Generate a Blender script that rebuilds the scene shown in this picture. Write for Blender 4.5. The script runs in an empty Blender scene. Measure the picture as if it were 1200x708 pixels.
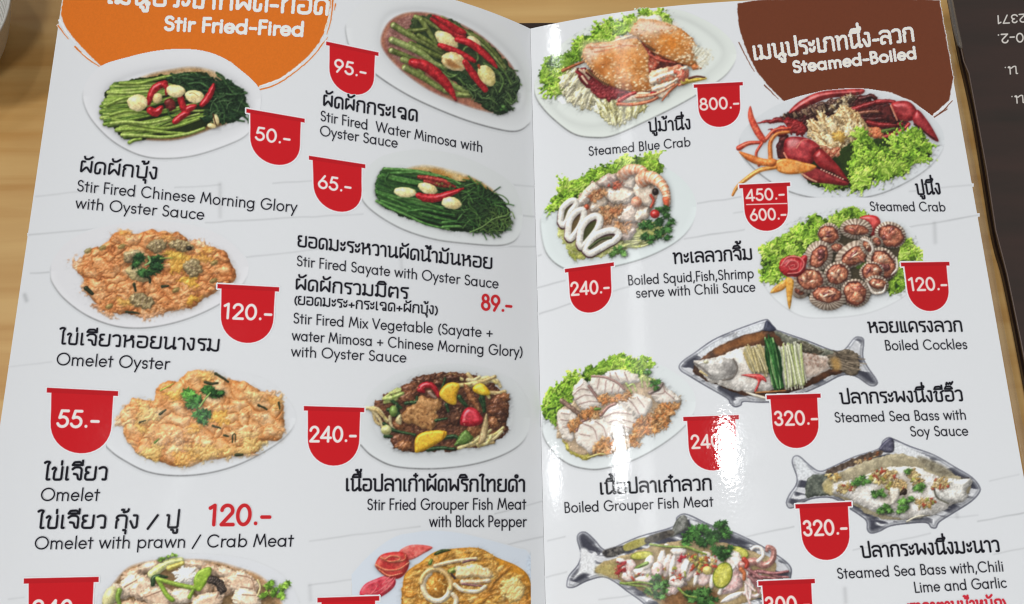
import bpy, math
import numpy as np

# ------------------------------------------------------------------ camera
F, PITCH, ROLL, YAW, CX, CH = 1056.6, 0.2908, 0.0388, -0.0544, -0.0183, 0.40
W_L, W_R, Y_TOP, Y_BOT = 0.1973, 0.1999, 0.2647, -0.045
P_L = (0.828, -0.9951, 0.5522)      # how the left leaf rises from the gutter
P_R = (0.3861, -0.3919, 0.1125)     # and the right one
Z_TABLE = -0.0075

_r = np.array([math.cos(YAW), math.sin(YAW), 0.0])
_u0 = np.array([-math.sin(YAW), math.cos(YAW), 0.0])
_fw = np.array([0, 0, -1.0]) * math.cos(PITCH) + _u0 * math.sin(PITCH)
_u = _u0 * math.cos(PITCH) + np.array([0, 0, 1.0]) * math.sin(PITCH)
CAM_R = _r * math.cos(ROLL) + _u * math.sin(ROLL)
CAM_U = -_r * math.sin(ROLL) + _u * math.cos(ROLL)
CAM_F = _fw
CAM_P = np.array([CX, 0.0, CH])

scene = bpy.context.scene
COL = scene.collection
from mathutils import Matrix
cam_d = bpy.data.cameras.new("camera")
cam = bpy.data.objects.new("camera", cam_d)
COL.objects.link(cam)
cam.matrix_world = Matrix(((CAM_R[0], CAM_U[0], -CAM_F[0], CX), (CAM_R[1], CAM_U[1], -CAM_F[1], 0.0),
                           (CAM_R[2], CAM_U[2], -CAM_F[2], CH), (0, 0, 0, 1)))
cam_d.sensor_width = 36.0
cam_d.lens = F / 1200.0 * 36.0
cam_d.clip_start = 0.01
cam_d.clip_end = 50.0
scene.camera = cam

# ------------------------------------------------------------------ light
world = bpy.data.worlds.new("World")
scene.world = world
world.use_nodes = True
bg = world.node_tree.nodes["Background"]
bg.inputs[0].default_value = (0.935, 0.97, 1.0, 1)
bg.inputs[1].default_value = 0.28
scene.view_settings.view_transform = 'Standard'
scene.view_settings.look = 'None'
scene.view_settings.exposure = 0.0
scene.view_settings.gamma = 1.0
scene.cycles.filter_width = 1.15


def prof(x):
    x = np.asarray(x, float)
    s = np.abs(x) / 0.2
    l = 0.2 * (P_L[0] * s + P_L[1] * s ** 2 + P_L[2] * s ** 3)
    r = 0.2 * (P_R[0] * s + P_R[1] * s ** 2 + P_R[2] * s ** 3)
    return np.where(x < 0, l, r)


def dprof(x):
    x = np.asarray(x, float)
    s = np.abs(x) / 0.2
    l = -(P_L[0] + 2 * P_L[1] * s + 3 * P_L[2] * s ** 2)
    r = P_R[0] + 2 * P_R[1] * s + 3 * P_R[2] * s ** 2
    return np.where(x < 0, l, r)


def rays(px, py):
    a = (np.asarray(px, float) - 600.0) / F
    b = (354.0 - np.asarray(py, float)) / F
    return a[..., None] * CAM_R + b[..., None] * CAM_U + CAM_F


def on_leaf(px, py, side, lift=0.0):
    """the point of a printed leaf that the photograph shows at a pixel"""
    d = rays(px, py)
    z = np.zeros(d.shape[:-1])
    x = z
    for _ in range(25):
        t = (z - CH) / d[..., 2]
        x = CX + t * d[..., 0]
        x = np.minimum(x, 0.0) if side < 0 else np.maximum(x, 0.0)
        z = 0.5 * z + 0.5 * prof(x)
    t = (z - CH) / d[..., 2]
    y = t * d[..., 1]
    s = dprof(x)
    n = 1.0 / np.sqrt(1 + s * s)
    return np.stack([x - s * n * lift, y, z + n * lift], -1)


def on_plane(px, py, z0, lift=0.0):
    d = rays(px, py)
    t = (z0 - CH) / d[..., 2]
    return np.stack([CX + t * d[..., 0], t * d[..., 1], np.full(t.shape, z0 + lift)], -1)


def to_px(P):
    d = np.asarray(P, float) - CAM_P
    w = d @ CAM_F
    return np.stack([600 + F * (d @ CAM_R) / w, 354 - F * (d @ CAM_U) / w], -1)


def overhead_lamp(px, py, size_x, size_y, power, height=2.3, col=(0.97, 0.985, 1.0), shape='ELLIPSE', side=1):
    """a lamp on the ceiling, where the leaf mirrors it at that spot"""
    P = on_leaf(np.array(float(px)), np.array(float(py)), side)
    s = float(dprof(P[0]))
    n = np.array([-s, 0, 1.0]) / math.sqrt(1 + s * s)
    v = P - CAM_P
    v /= np.linalg.norm(v)
    r = v - 2 * (v @ n) * n
    t = (height - P[2]) / r[2]
    ld = bpy.data.lights.new("overhead_lamp", 'AREA')
    ld.shape = shape
    ld.size, ld.size_y = size_x, size_y
    ld.energy = power
    ld.color = col
    o = bpy.data.objects.new("overhead_lamp", ld)
    COL.objects.link(o)
    o.location = P + t * r
    return o


overhead_lamp(852, 528, 0.17, 0.20, 5.5, height=2.6)
overhead_lamp(727, 532, 0.13, 0.24, 3.6, height=2.6)
overhead_lamp(650, 556, 0.12, 0.18, 2, height=2.6)
overhead_lamp(650, 50, 0.12, 0.12, 2.2, height=2.6)
overhead_lamp(742, 300, 0.16, 3.6, 4, height=2.6, shape='RECTANGLE')
for lx, ly, lp in ((-1.7, -0.7, 37), (0.1, -1.3, 22), (1.7, -0.7, 9)):      # unseen lamps added behind the viewer to brighten the pages
    ld = bpy.data.lights.new("overhead_lamp", 'AREA')
    ld.shape, ld.size, ld.energy, ld.color = 'DISK', 0.35, lp, (0.97, 0.985, 1.0)
    lo_ = bpy.data.objects.new("overhead_lamp", ld)
    COL.objects.link(lo_)
    lo_.location = (lx, ly, 2.6)


# ------------------------------------------------------------------ materials
def node_mat(name):
    m = bpy.data.materials.new(name)
    m.use_nodes = True
    nt = m.node_tree
    return m, nt, nt.nodes["Principled BSDF"]


def gloss_bump(nt, bsdf, scale=620.0, dist=1.9e-5):
    geo = nt.nodes.new("ShaderNodeNewGeometry")
    no = nt.nodes.new("ShaderNodeTexNoise")
    no.inputs["Scale"].default_value = scale
    no.inputs["Detail"].default_value = 1.5
    no.inputs["Roughness"].default_value = 0.45
    bu = nt.nodes.new("ShaderNodeBump")
    bu.inputs["Strength"].default_value = 1.0
    bu.inputs["Distance"].default_value = dist
    nt.links.new(geo.outputs["Position"], no.inputs["Vector"])
    nt.links.new(no.outputs["Fac"], bu.inputs["Height"])
    nt.links.new(bu.outputs["Normal"], bsdf.inputs["Normal"])


PAPER = 0.80
m_print, nt, b = node_mat("laminated_print")
at = nt.nodes.new("ShaderNodeAttribute")
at.attribute_name = "ink"
nt.links.new(at.outputs["Color"], b.inputs["Base Color"])
b.inputs["Roughness"].default_value = 0.04
gloss_bump(nt, b)

m_paper, nt, b = node_mat("laminated_paper")
b.inputs["Base Color"].default_value = (PAPER, PAPER, PAPER, 1)
b.inputs["Roughness"].default_value = 0.04
gloss_bump(nt, b)

for m in (m_print, m_paper):
    nt = m.node_tree
    b = nt.nodes["Principled BSDF"]
    geo = nt.nodes.new("ShaderNodeNewGeometry")
    no = nt.nodes.new("ShaderNodeTexNoise")
    no.inputs["Scale"].default_value = 38
    no.inputs["Detail"].default_value = 4
    mr = nt.nodes.new("ShaderNodeMapRange")
    mr.inputs["From Min"].default_value = 0.35
    mr.inputs["From Max"].default_value = 0.70
    mr.inputs["To Min"].default_value = 0.035
    mr.inputs["To Max"].default_value = 0.14
    nt.links.new(geo.outputs["Position"], no.inputs["Vector"])
    nt.links.new(no.outputs["Fac"], mr.inputs["Value"])
    nt.links.new(mr.outputs["Result"], b.inputs["Roughness"])

m_edges, nt, b = node_mat("paper_edges")
geo = nt.nodes.new("ShaderNodeNewGeometry")
wv = nt.nodes.new("ShaderNodeTexWave")
wv.bands_direction = 'Z'
wv.inputs["Scale"].default_value = 900
rp = nt.nodes.new("ShaderNodeValToRGB")
rp.color_ramp.elements[0].color = (0.25, 0.17, 0.09, 1)
rp.color_ramp.elements[1].color = (0.55, 0.45, 0.32, 1)
nt.links.new(geo.outputs["Position"], wv.inputs["Vector"])
nt.links.new(wv.outputs["Fac"], rp.inputs["Fac"])
nt.links.new(rp.outputs["Color"], b.inputs["Base Color"])
b.inputs["Roughness"].default_value = 0.6

m_cover, nt, b = node_mat("brown_cover")
no = nt.nodes.new("ShaderNodeTexNoise")
no.inputs["Scale"].default_value = 60
rp = nt.nodes.new("ShaderNodeValToRGB")
rp.color_ramp.elements[0].color = (0.020, 0.012, 0.009, 1)
rp.color_ramp.elements[1].color = (0.045, 0.024, 0.018, 1)
nt.links.new(no.outputs["Fac"], rp.inputs["Fac"])
nt.links.new(rp.outputs["Color"], b.inputs["Base Color"])
b.inputs["Roughness"].default_value = 0.22
gloss_bump(nt, b, 500, 1e-5)

m_dark, nt, b = node_mat("dark_menu_cover")
geo = nt.nodes.new("ShaderNodeNewGeometry")
mp = nt.nodes.new("ShaderNodeMapping")
mp.inputs["Scale"].default_value = (9, 60, 1)
no = nt.nodes.new("ShaderNodeTexNoise")
no.inputs["Scale"].default_value = 1.0
no.inputs["Detail"].default_value = 4
rp = nt.nodes.new("ShaderNodeValToRGB")
rp.color_ramp.elements[0].position = 0.3
rp.color_ramp.elements[0].color = (0.030, 0.022, 0.017, 1)
rp.color_ramp.elements[1].position = 0.7
rp.color_ramp.elements[1].color = (0.050, 0.028, 0.022, 1)
nt.links.new(geo.outputs["Position"], mp.inputs["Vector"])
nt.links.new(mp.outputs["Vector"], no.inputs["Vector"])
nt.links.new(no.outputs["Fac"], rp.inputs["Fac"])
nt.links.new(rp.outputs["Color"], b.inputs["Base Color"])
b.inputs["Roughness"].default_value = 0.25
gloss_bump(nt, b, 700, 0.8e-5)

m_film, nt, b = node_mat("clear_plastic_film")
no = nt.nodes.new("ShaderNodeTexNoise")
no.inputs["Scale"].default_value = 300
mr = nt.nodes.new("ShaderNodeMapRange")
mr.inputs["To Min"].default_value = 0.04
mr.inputs["To Max"].default_value = 0.16
nt.links.new(no.outputs["Fac"], mr.inputs["Value"])
nt.links.new(mr.outputs["Result"], b.inputs["Alpha"])
b.inputs["Base Color"].default_value = (0.55, 0.50, 0.44, 1)
b.inputs["Roughness"].default_value = 0.12

m_wood, nt, b = node_mat("pale_wood")
geo = nt.nodes.new("ShaderNodeNewGeometry")
mp = nt.nodes.new("ShaderNodeMapping")
mp.inputs["Scale"].default_value = (4.0, 80, 1)
mp.inputs["Rotation"].default_value = (0, 0, 0.05)
no = nt.nodes.new("ShaderNodeTexNoise")
no.inputs["Scale"].default_value = 1.0
no.inputs["Detail"].default_value = 6
no.inputs["Distortion"].default_value = 0.6
rp = nt.nodes.new("ShaderNodeValToRGB")
rp.color_ramp.elements[0].position = 0.34
rp.color_ramp.elements[0].color = (0.560, 0.292, 0.080, 1)
rp.color_ramp.elements[1].position = 0.66
rp.color_ramp.elements[1].color = (0.710, 0.440, 0.160, 1)
n2 = nt.nodes.new("ShaderNodeTexNoise")
n2.inputs["Scale"].default_value = 14
n2.inputs["Detail"].default_value = 3
mx = nt.nodes.new("ShaderNodeMix")
mx.data_type = 'RGBA'
mx.blend_type = 'MULTIPLY'
mx.inputs[0].default_value = 0.30
nt.links.new(geo.outputs["Position"], mp.inputs["Vector"])
nt.links.new(mp.outputs["Vector"], no.inputs["Vector"])
nt.links.new(geo.outputs["Position"], n2.inputs["Vector"])
nt.links.new(no.outputs["Fac"], rp.inputs["Fac"])
nt.links.new(rp.outputs["Color"], mx.inputs[6])
nt.links.new(n2.outputs["Fac"], mx.inputs[7])
nt.links.new(mx.outputs[2], b.inputs["Base Color"])
b.inputs["Roughness"].default_value = 0.42

m_ceramic, nt, b = node_mat("ceramic")
no = nt.nodes.new("ShaderNodeTexNoise")
no.inputs["Scale"].default_value = 90
rp = nt.nodes.new("ShaderNodeValToRGB")
rp.color_ramp.elements[0].color = (0.42, 0.40, 0.36, 1)
rp.color_ramp.elements[1].color = (0.56, 0.54, 0.50, 1)
nt.links.new(no.outputs["Fac"], rp.inputs["Fac"])
nt.links.new(rp.outputs["Color"], b.inputs["Base Color"])
b.inputs["Roughness"].default_value = 0.3


# ------------------------------------------------------------------ meshes
def mesh_obj(name, verts, faces, mats, parent=None, smooth=True, fmat=None):
    me = bpy.data.meshes.new(name)
    me.from_pydata([tuple(v) for v in verts], [], [tuple(f) for f in faces])
    for m in mats:
        me.materials.append(m)
    if fmat is not None:
        me.polygons.foreach_set("material_index", fmat)
    me.polygons.foreach_set("use_smooth", [smooth] * len(me.polygons))
    me.update()
    o = bpy.data.objects.new(name, me)
    COL.objects.link(o)
    if parent is not None:
        o.parent = parent
    return o


def empty(name, loc=(0, 0, 0)):
    o = bpy.data.objects.new(name, None)
    o.empty_display_size = 0.02
    o.location = loc
    COL.objects.link(o)
    return o


def srgb_lin(c):
    c = np.asarray(c, float)
    return np.where(c <= 0.04045, c / 12.92, ((np.clip(c, 0, None) + 0.055) / 1.055) ** 2.4)


# as the paper looks in the photograph on each leaf: printed colours are taken relative to it
SEEN = {-1: np.array([197, 201, 204]) / 255.0, 1: np.array([206, 211, 217]) / 255.0, 0: np.array([206, 211, 217]) / 255.0}


def sheet_from_grid(name, pts, keep, rgb, side, parent, mat=None):
    """a printed patch: grid of points (h, w, 3), which points carry ink, their colours"""
    h, w = keep.shape
    quad = keep[:-1, :-1] | keep[1:, :-1] | keep[:-1, 1:] | keep[1:, 1:]
    used = np.zeros((h, w), bool)
    used[:-1, :-1] |= quad
    used[1:, :-1] |= quad
    used[:-1, 1:] |= quad
    used[1:, 1:] |= quad
    idx = np.full((h, w), -1, np.int32)
    n = int(used.sum())
    idx[used] = np.arange(n)
    qi, qj = np.nonzero(quad)
    F4 = np.stack([idx[qi + 1, qj], idx[qi + 1, qj + 1], idx[qi, qj + 1], idx[qi, qj]], 1).astype(np.int32)
    V = pts[used].astype(np.float32)
    lin = srgb_lin(np.clip(rgb[used], 0, 1)) / srgb_lin(SEEN[side]) * PAPER
    lin = np.clip(lin, 0.004, 0.88).astype(np.float32)
    me = bpy.data.meshes.new(name)
    me.vertices.add(n)
    me.vertices.foreach_set("co", V.ravel())
    m = len(F4)
    me.loops.add(m * 4)
    me.loops.foreach_set("vertex_index", F4.ravel())
    me.polygons.add(m)
    me.polygons.foreach_set("loop_start", np.arange(0, 4 * m, 4, dtype=np.int32))
    me.polygons.foreach_set("use_smooth", np.ones(m, bool))
    me.update(calc_edges=True)
    ca = me.color_attributes.new("ink", 'FLOAT_COLOR', 'POINT')
    ca.data.foreach_set("color", np.concatenate([lin, np.ones((n, 1), np.float32)], 1).ravel())
    me.materials.append(mat or m_print)
    o = bpy.data.objects.new(name, me)
    COL.objects.link(o)
    if parent is not None:
        o.parent = parent
    return o


# ------------------------------------------------------------------ the press: inks on a canvas laid over a leaf
_T = np.random.RandomState(7).rand(256, 256)


def noise(x, y, seed=0):
    x = np.asarray(x, float) + seed * 37.17
    y = np.asarray(y, float) + seed * 91.73
    xi = np.floor(x).astype(int)
    yi = np.floor(y).astype(int)
    fx = x - xi
    fy = y - yi
    fx = fx * fx * (3 - 2 * fx)
    fy = fy * fy * (3 - 2 * fy)
    a = _T[yi & 255, xi & 255]
    b_ = _T[yi & 255, (xi + 1) & 255]
    c_ = _T[(yi + 1) & 255, xi & 255]
    d_ = _T[(yi + 1) & 255, (xi + 1) & 255]
    return (a * (1 - fx) + b_ * fx) * (1 - fy) + (c_ * (1 - fx) + d_ * fx) * fy


def fbm(x, y, seed=0, octs=3):
    s, a, t = 0.0, 0.5, 0.0
    for k in range(octs):
        s = s + a * noise(x * 2 ** k, y * 2 ** k, seed + 5 * k)
        t += a
        a *= 0.5
    return s / t


def spline(P, closed=True, n=6):
    P = np.asarray(P, float)
    m = len(P)
    if m < 3:
        return P
    out = []
    t = np.linspace(0, 1, n, endpoint=False)[:, None]
    for i in range(m if closed else m - 1):
        if closed:
            a, b_, c_, d_ = P[i - 1], P[i], P[(i + 1) % m], P[(i + 2) % m]
        else:
            b_, c_ = P[i], P[i + 1]
            a = P[i - 1] if i else 2 * b_ - c_
            d_ = P[i + 2] if i + 2 < m else 2 * c_ - b_
        out.append(0.5 * (2 * b_ + (c_ - a) * t + (2 * a - 5 * b_ + 4 * c_ - d_) * t ** 2 + (3 * b_ - a - 3 * c_ + d_) * t ** 3))
    if not closed:
        out.append(P[-1:])
    return np.concatenate(out)


def seg_dist(X, Y, P, closed, R=None):
    best = np.full(X.shape, 1e9)
    n = len(P)
    for i in range(n if closed else n - 1):
        a, b_ = P[i], P[(i + 1) % n]
        vx, vy = b_ - a
        L = vx * vx + vy * vy + 1e-12
        t = np.clip(((X - a[0]) * vx + (Y - a[1]) * vy) / L, 0, 1)
        d = np.hypot(X - a[0] - t * vx, Y - a[1] - t * vy)
        if R is not None:
            d = d - (R[i] * (1 - t) + R[min(i + 1, n - 1)] * t)
        best = np.minimum(best, d)
    return best


def poly_sdf(X, Y, P):
    d = seg_dist(X, Y, P, True)
    ins = np.zeros(X.shape, bool)
    n = len(P)
    for i in range(n):
        a, b_ = P[i], P[(i + 1) % n]
        if a[1] == b_[1]:
            continue
        c_ = ((a[1] > Y) != (b_[1] > Y)) & (X < (b_[0] - a[0]) * (Y - a[1]) / (b_[1] - a[1]) + a[0])
        ins ^= c_
    return np.where(ins, -d, d)


LV = np.array([-0.42, -0.62, 0.66])
HV = LV + np.array([0, 0, 1.0])
HV /= np.linalg.norm(HV)


def rgbc(c):
    return np.array(c, float) / 255.0


def crinkle(X, Y, sc, seed, stretch=1.0, warp=2.5):
    """ridged, folded texture in 0..1"""
    a = X + warp * (fbm(X * sc * .7, Y * sc * .7, seed + 50, 2) - .5) / sc
    b_ = Y + warp * (fbm(X * sc * .7, Y * sc * .7, seed + 60, 2) - .5) / sc
    r1 = 1 - np.abs(2 * noise(a * sc / stretch, b_ * sc, seed) - 1)
    r2 = 1 - np.abs(2 * noise(a * sc * 2.3 / stretch, b_ * sc * 2.3, seed + 7) - 1)
    r3 = noise(a * sc * 5, b_ * sc * 5, seed + 9)
    return 0.52 * r1 + 0.33 * r2 + 0.15 * r3


def puff(X, Y, sc, seed, stretch=1.0, warp=1.2):
    """rounded lumps pressed together, 0 in the creases, 1 on top"""
    a = (X + warp * (fbm(X * sc * 1.3, Y * sc * 1.3, seed + 50, 2) - .5) / sc) * sc / stretch
    b_ = (Y + warp * (fbm(X * sc * 1.3, Y * sc * 1.3, seed + 60, 2) - .5) / sc) * sc
    ai, bi = np.floor(a).astype(int), np.floor(b_).astype(int)
    d1 = np.full(X.shape, 9.0)
    d2 = np.full(X.shape, 9.0)
    for i in (-1, 0, 1):
        for j in (-1, 0, 1):
            u, v = ai + i, bi + j
            px = u + _T[(v + seed) & 255, (u * 3 + 17) & 255]
            py = v + _T[(v * 5 + 91) & 255, (u + seed * 3) & 255]
            d = np.hypot(a - px, b_ - py)
            d2 = np.minimum(d2, np.maximum(d, d1))
            d1 = np.minimum(d1, d)
    return np.clip((d2 - d1) * 1.5, 0, 1) ** 0.6 * np.clip(1.15 - d1 * .5, 0, 1)


def puffed(stops, sc, seed, gain=1.0, bias=0.0, stretch=1.0):
    return lambda X, Y: ramp((puff(X, Y, sc, seed, stretch) - .5) * gain + .5 + bias + .55 * (fbm(X * .07, Y * .07, seed + 3, 2) - .5) + .25 * (fbm(X * .4, Y * .4, seed + 5, 2) - .5), stops)


def ramp(t, stops):
    t = np.clip(t, 0, 1)
    n = len(stops) - 1
    out = np.zeros(t.shape + (3,))
    for i in range(3):
        out[..., i] = np.interp(t, np.linspace(0, 1, n + 1), [c[i] for c in stops]) / 255.0
    return out


def crinkled(stops, sc, seed, gain=1.5, bias=0.0, stretch=1.0, warp=2.5):
    return lambda X, Y: ramp((crinkle(X, Y, sc, seed, stretch, warp) - 0.5) * gain + 0.5 + bias + 0.5 * (fbm(X * .06, Y * .06, seed + 3, 2) - .5), stops)


def fibres(stops, ang, seed, along=0.05, across=0.75, gain=1.5):
    k, m = math.cos(math.radians(ang)), math.sin(math.radians(ang))

    def f(X, Y):
        u, v = X * k + Y * m, -X * m + Y * k
        v = v + 1.6 * (noise(X * .15, Y * .15, seed + 4) - .5) * 2
        t = 0.6 * noise(u * along, v * across, seed) + 0.25 * noise(u * along * 3, v * across * 2, seed + 1) + .15 * noise(X * .6, Y * .6, seed + 2)
        return ramp((t - .5) * gain + .5, stops)
    return f


class Canvas:
    def __init__(s, x0, y0, x1, y1, side, zoom=(0, 0, 1.0), ss=1.6, paper=None):
        s.ss, s.side = ss, side
        s.z = zoom
        xs = np.arange(x0, x1 + 1e-6, 1 / ss)
        ys = np.arange(y0, y1 + 1e-6, 1 / ss)
        s.X, s.Y = np.meshgrid(xs, ys)
        s.x0, s.y0 = x0, y0
        s.rgb = np.empty(s.X.shape + (3,))
        s.rgb[:] = SEEN[side] if paper is None else rgbc(paper)
        s.A = np.zeros(s.X.shape)
        s.rs = np.random.RandomState(int(x0 * 7 + y0 * 13) % 9999)

    def t(s, P):
        P = np.atleast_2d(np.asarray(P, float))
        return P / s.z[2] + np.array(s.z[:2])

    def win(s, lo, hi, pad):
        h, w = s.X.shape
        j0 = int(max(0, (lo[0] - pad - s.x0) * s.ss))
        j1 = int(min(w, (hi[0] + pad - s.x0) * s.ss + 2))
        i0 = int(max(0, (lo[1] - pad - s.y0) * s.ss))
        i1 = int(min(h, (hi[1] + pad - s.y0) * s.ss + 2))
        if j1 - j0 < 3 or i1 - i0 < 3:
            return None
        return slice(i0, i1), slice(j0, j1)

    def lay(s, w, d, col, edge=4.0, dome=1.0, bump=0.0, bs=0.5, spec=0.25, shin=18, amb=0.45, soft=0.9,
            alpha=1.0, shadow=0.35, sw=1.8, var=0.10, seed=0, ink=True, relief=None, rim=0.0):
        X, Y = s.X[w], s.Y[w]
        shadow, bump, amb, var, spec = shadow * 0.60, bump * 0.55, amb + (1 - amb) * 0.42, var * 1.3, spec * 0.85
        m = np.clip(0.5 - d / soft, 0, 1) * alpha
        depth = np.clip(-d / max(edge, 1e-3), 0, 1)
        h = dome * edge * np.sqrt(np.clip(1 - (1 - depth) ** 2, 0, 1))
        f = None
        if bump:
            f = fbm(X * bs, Y * bs, seed + 3, 3)
            h = h + bump * f
        if relief is not None:
            h = h + 0.62 * relief[1] * relief[0](X, Y)
        if dome or bump or relief:
            gy, gx = np.gradient(h, 1 / s.ss)
            nz = 1 / np.sqrt(1 + gx * gx + gy * gy)
            dif = (-gx * LV[0] - gy * LV[1] + LV[2]) * nz
            sh = amb + (1 - amb) * np.clip(dif, 0, None) / LV[2]
            sp = spec * np.clip((-gx * HV[0] - gy * HV[1] + HV[2]) * nz, 0, 1) ** shin * np.clip(depth * 2, 0, 1)
            if not dome:
                sp = sp * 0.6
        else:
            sh, sp = 1.0, 0.0
        if callable(col):
            base = col(X, Y)
        elif isinstance(col, np.ndarray):
            base = col
        elif isinstance(col[0], (tuple, list)):
            k = np.clip((fbm(X * (col[2] if len(col) > 2 else 0.25), Y * (col[2] if len(col) > 2 else 0.25), seed + 11, 3) - 0.28) / 0.44, 0, 1)[..., None]
            base = rgbc(col[0]) * (1 - k) + rgbc(col[1]) * k
        else:
            base = np.broadcast_to(rgbc(col), X.shape + (3,))
        if var:
            base = base * (1 + var * (fbm(X * 0.7, Y * 0.7, seed + 23, 2) - 0.5) * 2)[..., None]
        if rim:
            base = base * (1 + rim * (1 - depth) ** 2)[..., None]
        out = base * np.asarray(sh)[..., None] + np.asarray(sp)[..., None] if np.ndim(sh) else base
        if shadow:
            dy, dx = np.gradient(d, 1 / s.ss)
            k = shadow * np.exp(-np.maximum(d, 0) / sw) * (d > -0.5) * np.clip(0.55 + 0.55 * (dy * .85 + dx * .35), 0.08, 1.1)
            if ink:
                k = k * np.clip(s.A[w] * 2, 0, 1)
            s.rgb[w] *= (1 - k)[..., None]
        s.rgb[w] = s.rgb[w] * (1 - m[..., None]) + np.clip(out, 0, 1) * m[..., None]
        if ink:
            s.A[w] = np.maximum(s.A[w], m)

    def poly(s, P, col, wob=0.0, ws=0.2, smooth=True, seed=0, n=5, **k):
        P = s.t(P)
        if smooth:
            P = spline(P, True, n)
        w = s.win(P.min(0), P.max(0), 6 + wob)
        if w is None:
            return
        X, Y = s.X[w], s.Y[w]
        if wob:
            X = X + wob * 2 * (fbm(X * ws, Y * ws, seed + 1) - 0.5) * 2
            Y = Y + wob * 2 * (fbm(s.X[w] * ws, Y * ws, seed + 2) - 0.5) * 2
        s.lay(w, poly_sdf(X, Y, P), col, seed=seed, **k)

    def line(s, P, r0, r1, col, wob=0.0, mid=None, seed=0, n=5, edge=None, **k):
        P = spline(s.t(P), False, n)
        r0, r1 = r0 / s.z[2], r1 / s.z[2]
        tt = np.linspace(0, 1, len(P))
        R = r0 * (1 - tt) + r1 * tt
        if mid is not None:
            R = R + (mid / s.z[2] - (r0 + r1) / 2) * 4 * tt * (1 - tt)
        w = s.win(P.min(0), P.max(0), 5 + max(R))
        if w is None:
            return
        X, Y = s.X[w], s.Y[w]
        if wob:
            X = X + wob * 2 * (fbm(X * 0.3, Y * 0.3, seed + 1) - 0.5)
            Y = Y + wob * 2 * (fbm(X * 0.3, Y * 0.3, seed + 2) - 0.5)
        s.lay(w, seg_dist(X, Y, P, False, R), col, edge=edge or max(max(R), 0.5), seed=seed, **k)

    def blob(s, x, y, rx, ry, col, rot=0.0, frill=0.0, fk=7, seed=0, **k):
        (cx, cy), = s.t([(x, y)])
        rx, ry = rx / s.z[2], ry / s.z[2]
        r = max(rx, ry) * (1 + frill)
        w = s.win((cx - r, cy - r), (cx + r, cy + r), 5)
        if w is None:
            return
        c_, q = math.cos(math.radians(rot)), math.sin(math.radians(rot))
        dx, dy = s.X[w] - cx, s.Y[w] - cy
        u, v = (dx * c_ + dy * q) / rx, (-dx * q + dy * c_) / ry
        rr = np.hypot(u, v)
        if frill:
            th = np.arctan2(v, u)
            rr = rr / (1 + frill * (0.30 * np.sin(fk * th + seed) + 0.16 * np.sin((fk * 2 + 1) * th + seed * 2.3) + 0.9 * (fbm(dx * 0.33, dy * 0.33, seed, 2) - 0.5) * 2))
        k.setdefault("edge", min(rx, ry))
        s.lay(w, (rr - 1) * min(rx, ry), col, seed=seed, **k)

    def scatter(s, P, n):
        P = spline(s.t(P), True, 4)
        lo, hi = P.min(0), P.max(0)
        out = []
        while len(out) < n:
            q = lo + s.rs.rand(64, 2) * (hi - lo)
            d = poly_sdf(q[:, 0], q[:, 1], P)
            out += [tuple(a) for a in q[d < 0]]
        o = np.array(out[:n])
        return (o - np.array(s.z[:2])) * s.z[2]

    # ---- things a kitchen puts on a plate
    def plate(s, P, col, line=0.35, rim=None, lw=0.9, glow=0.0):
        Pp = spline(s.t(P), True, 8)
        w = s.win(Pp.min(0), Pp.max(0), 6)
        d = poly_sdf(s.X[w], s.Y[w], Pp)
        gy, gx = np.gradient(d, 1 / s.ss)
        m = np.clip(0.5 - d / 1.2, 0, 1)
        k = np.clip(-d / 9, 0, 1)[..., None]
        c0 = rgbc(col)
        body = c0 * (1 + 0.03 * (1 - k) * (gy[..., None] > 0)) + 0 * k
        s.rgb[w] = s.rgb[w] * (1 - m[..., None]) + np.clip(body, 0, 1) * m[..., None]
        down = np.clip(gy * 0.9 - gx * 0.25 + 0.02, 0, 1)
        e = line * np.exp(-(d / lw) ** 2) * down + 0.10 * line * np.exp(-np.abs(d - 2) / 2.5) * down
        s.rgb[w] *= (1 - e)[..., None]
        s.A[w] = np.maximum(s.A[w], np.maximum(m, (e > 0.02) * 1.0))
        if rim is not None:
            R = spline(s.t(rim), True, 8)
            d = poly_sdf(s.X[w], s.Y[w], R)
            gy, gx = np.gradient(d, 1 / s.ss)
            e = 0.05 * np.exp(-np.maximum(d, 0) / 5) * np.clip(d + 6, 0, 6) / 6 + 0.04 * np.exp(-np.abs(d + 2) / 3) * np.clip(-gy, 0, 1)
            s.rgb[w] *= (1 - e)[..., None]

    def lettuce(s, P, n, size, seed=0, cols=None, base=(44, 74, 14), lift=0.0):
        G = [(30, 58, 10), (66, 108, 18), (108, 156, 32), (146, 188, 52), (182, 212, 92)]
        rel = (lambda X, Y: crinkle(X, Y, .17, seed), 3.0)
        s.poly(P, crinkled(G, .17, seed, 1.2, -.14 + lift), wob=2.0, ws=.34, seed=seed, edge=4, dome=.5, relief=rel, shadow=0.3, amb=.35, spec=.10, soft=1.0)
        q = s.scatter(P, max(5, n // 4))
        q = q[np.argsort(q[:, 1])]
        for i, (x, y) in enumerate(q):
            a = size * (0.9 + 0.7 * s.rs.rand())
            sd = seed * 11 + i
            s.blob(x, y, a * 1.2, a * (0.62 + 0.35 * s.rs.rand()), crinkled(G, .19, sd, 1.1, .0 + lift + .26 * (s.rs.rand() - .5)), rot=(s.rs.rand() - .5) * 140, frill=0.7, fk=4 + s.rs.randint(5), seed=sd, edge=4.0,
                   dome=0.35, relief=(lambda X, Y, sd=sd: crinkle(X, Y, .19, sd), 3.4), spec=0.10, amb=0.36, shadow=0.6, sw=1.8, soft=1.0, rim=.40)

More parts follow.
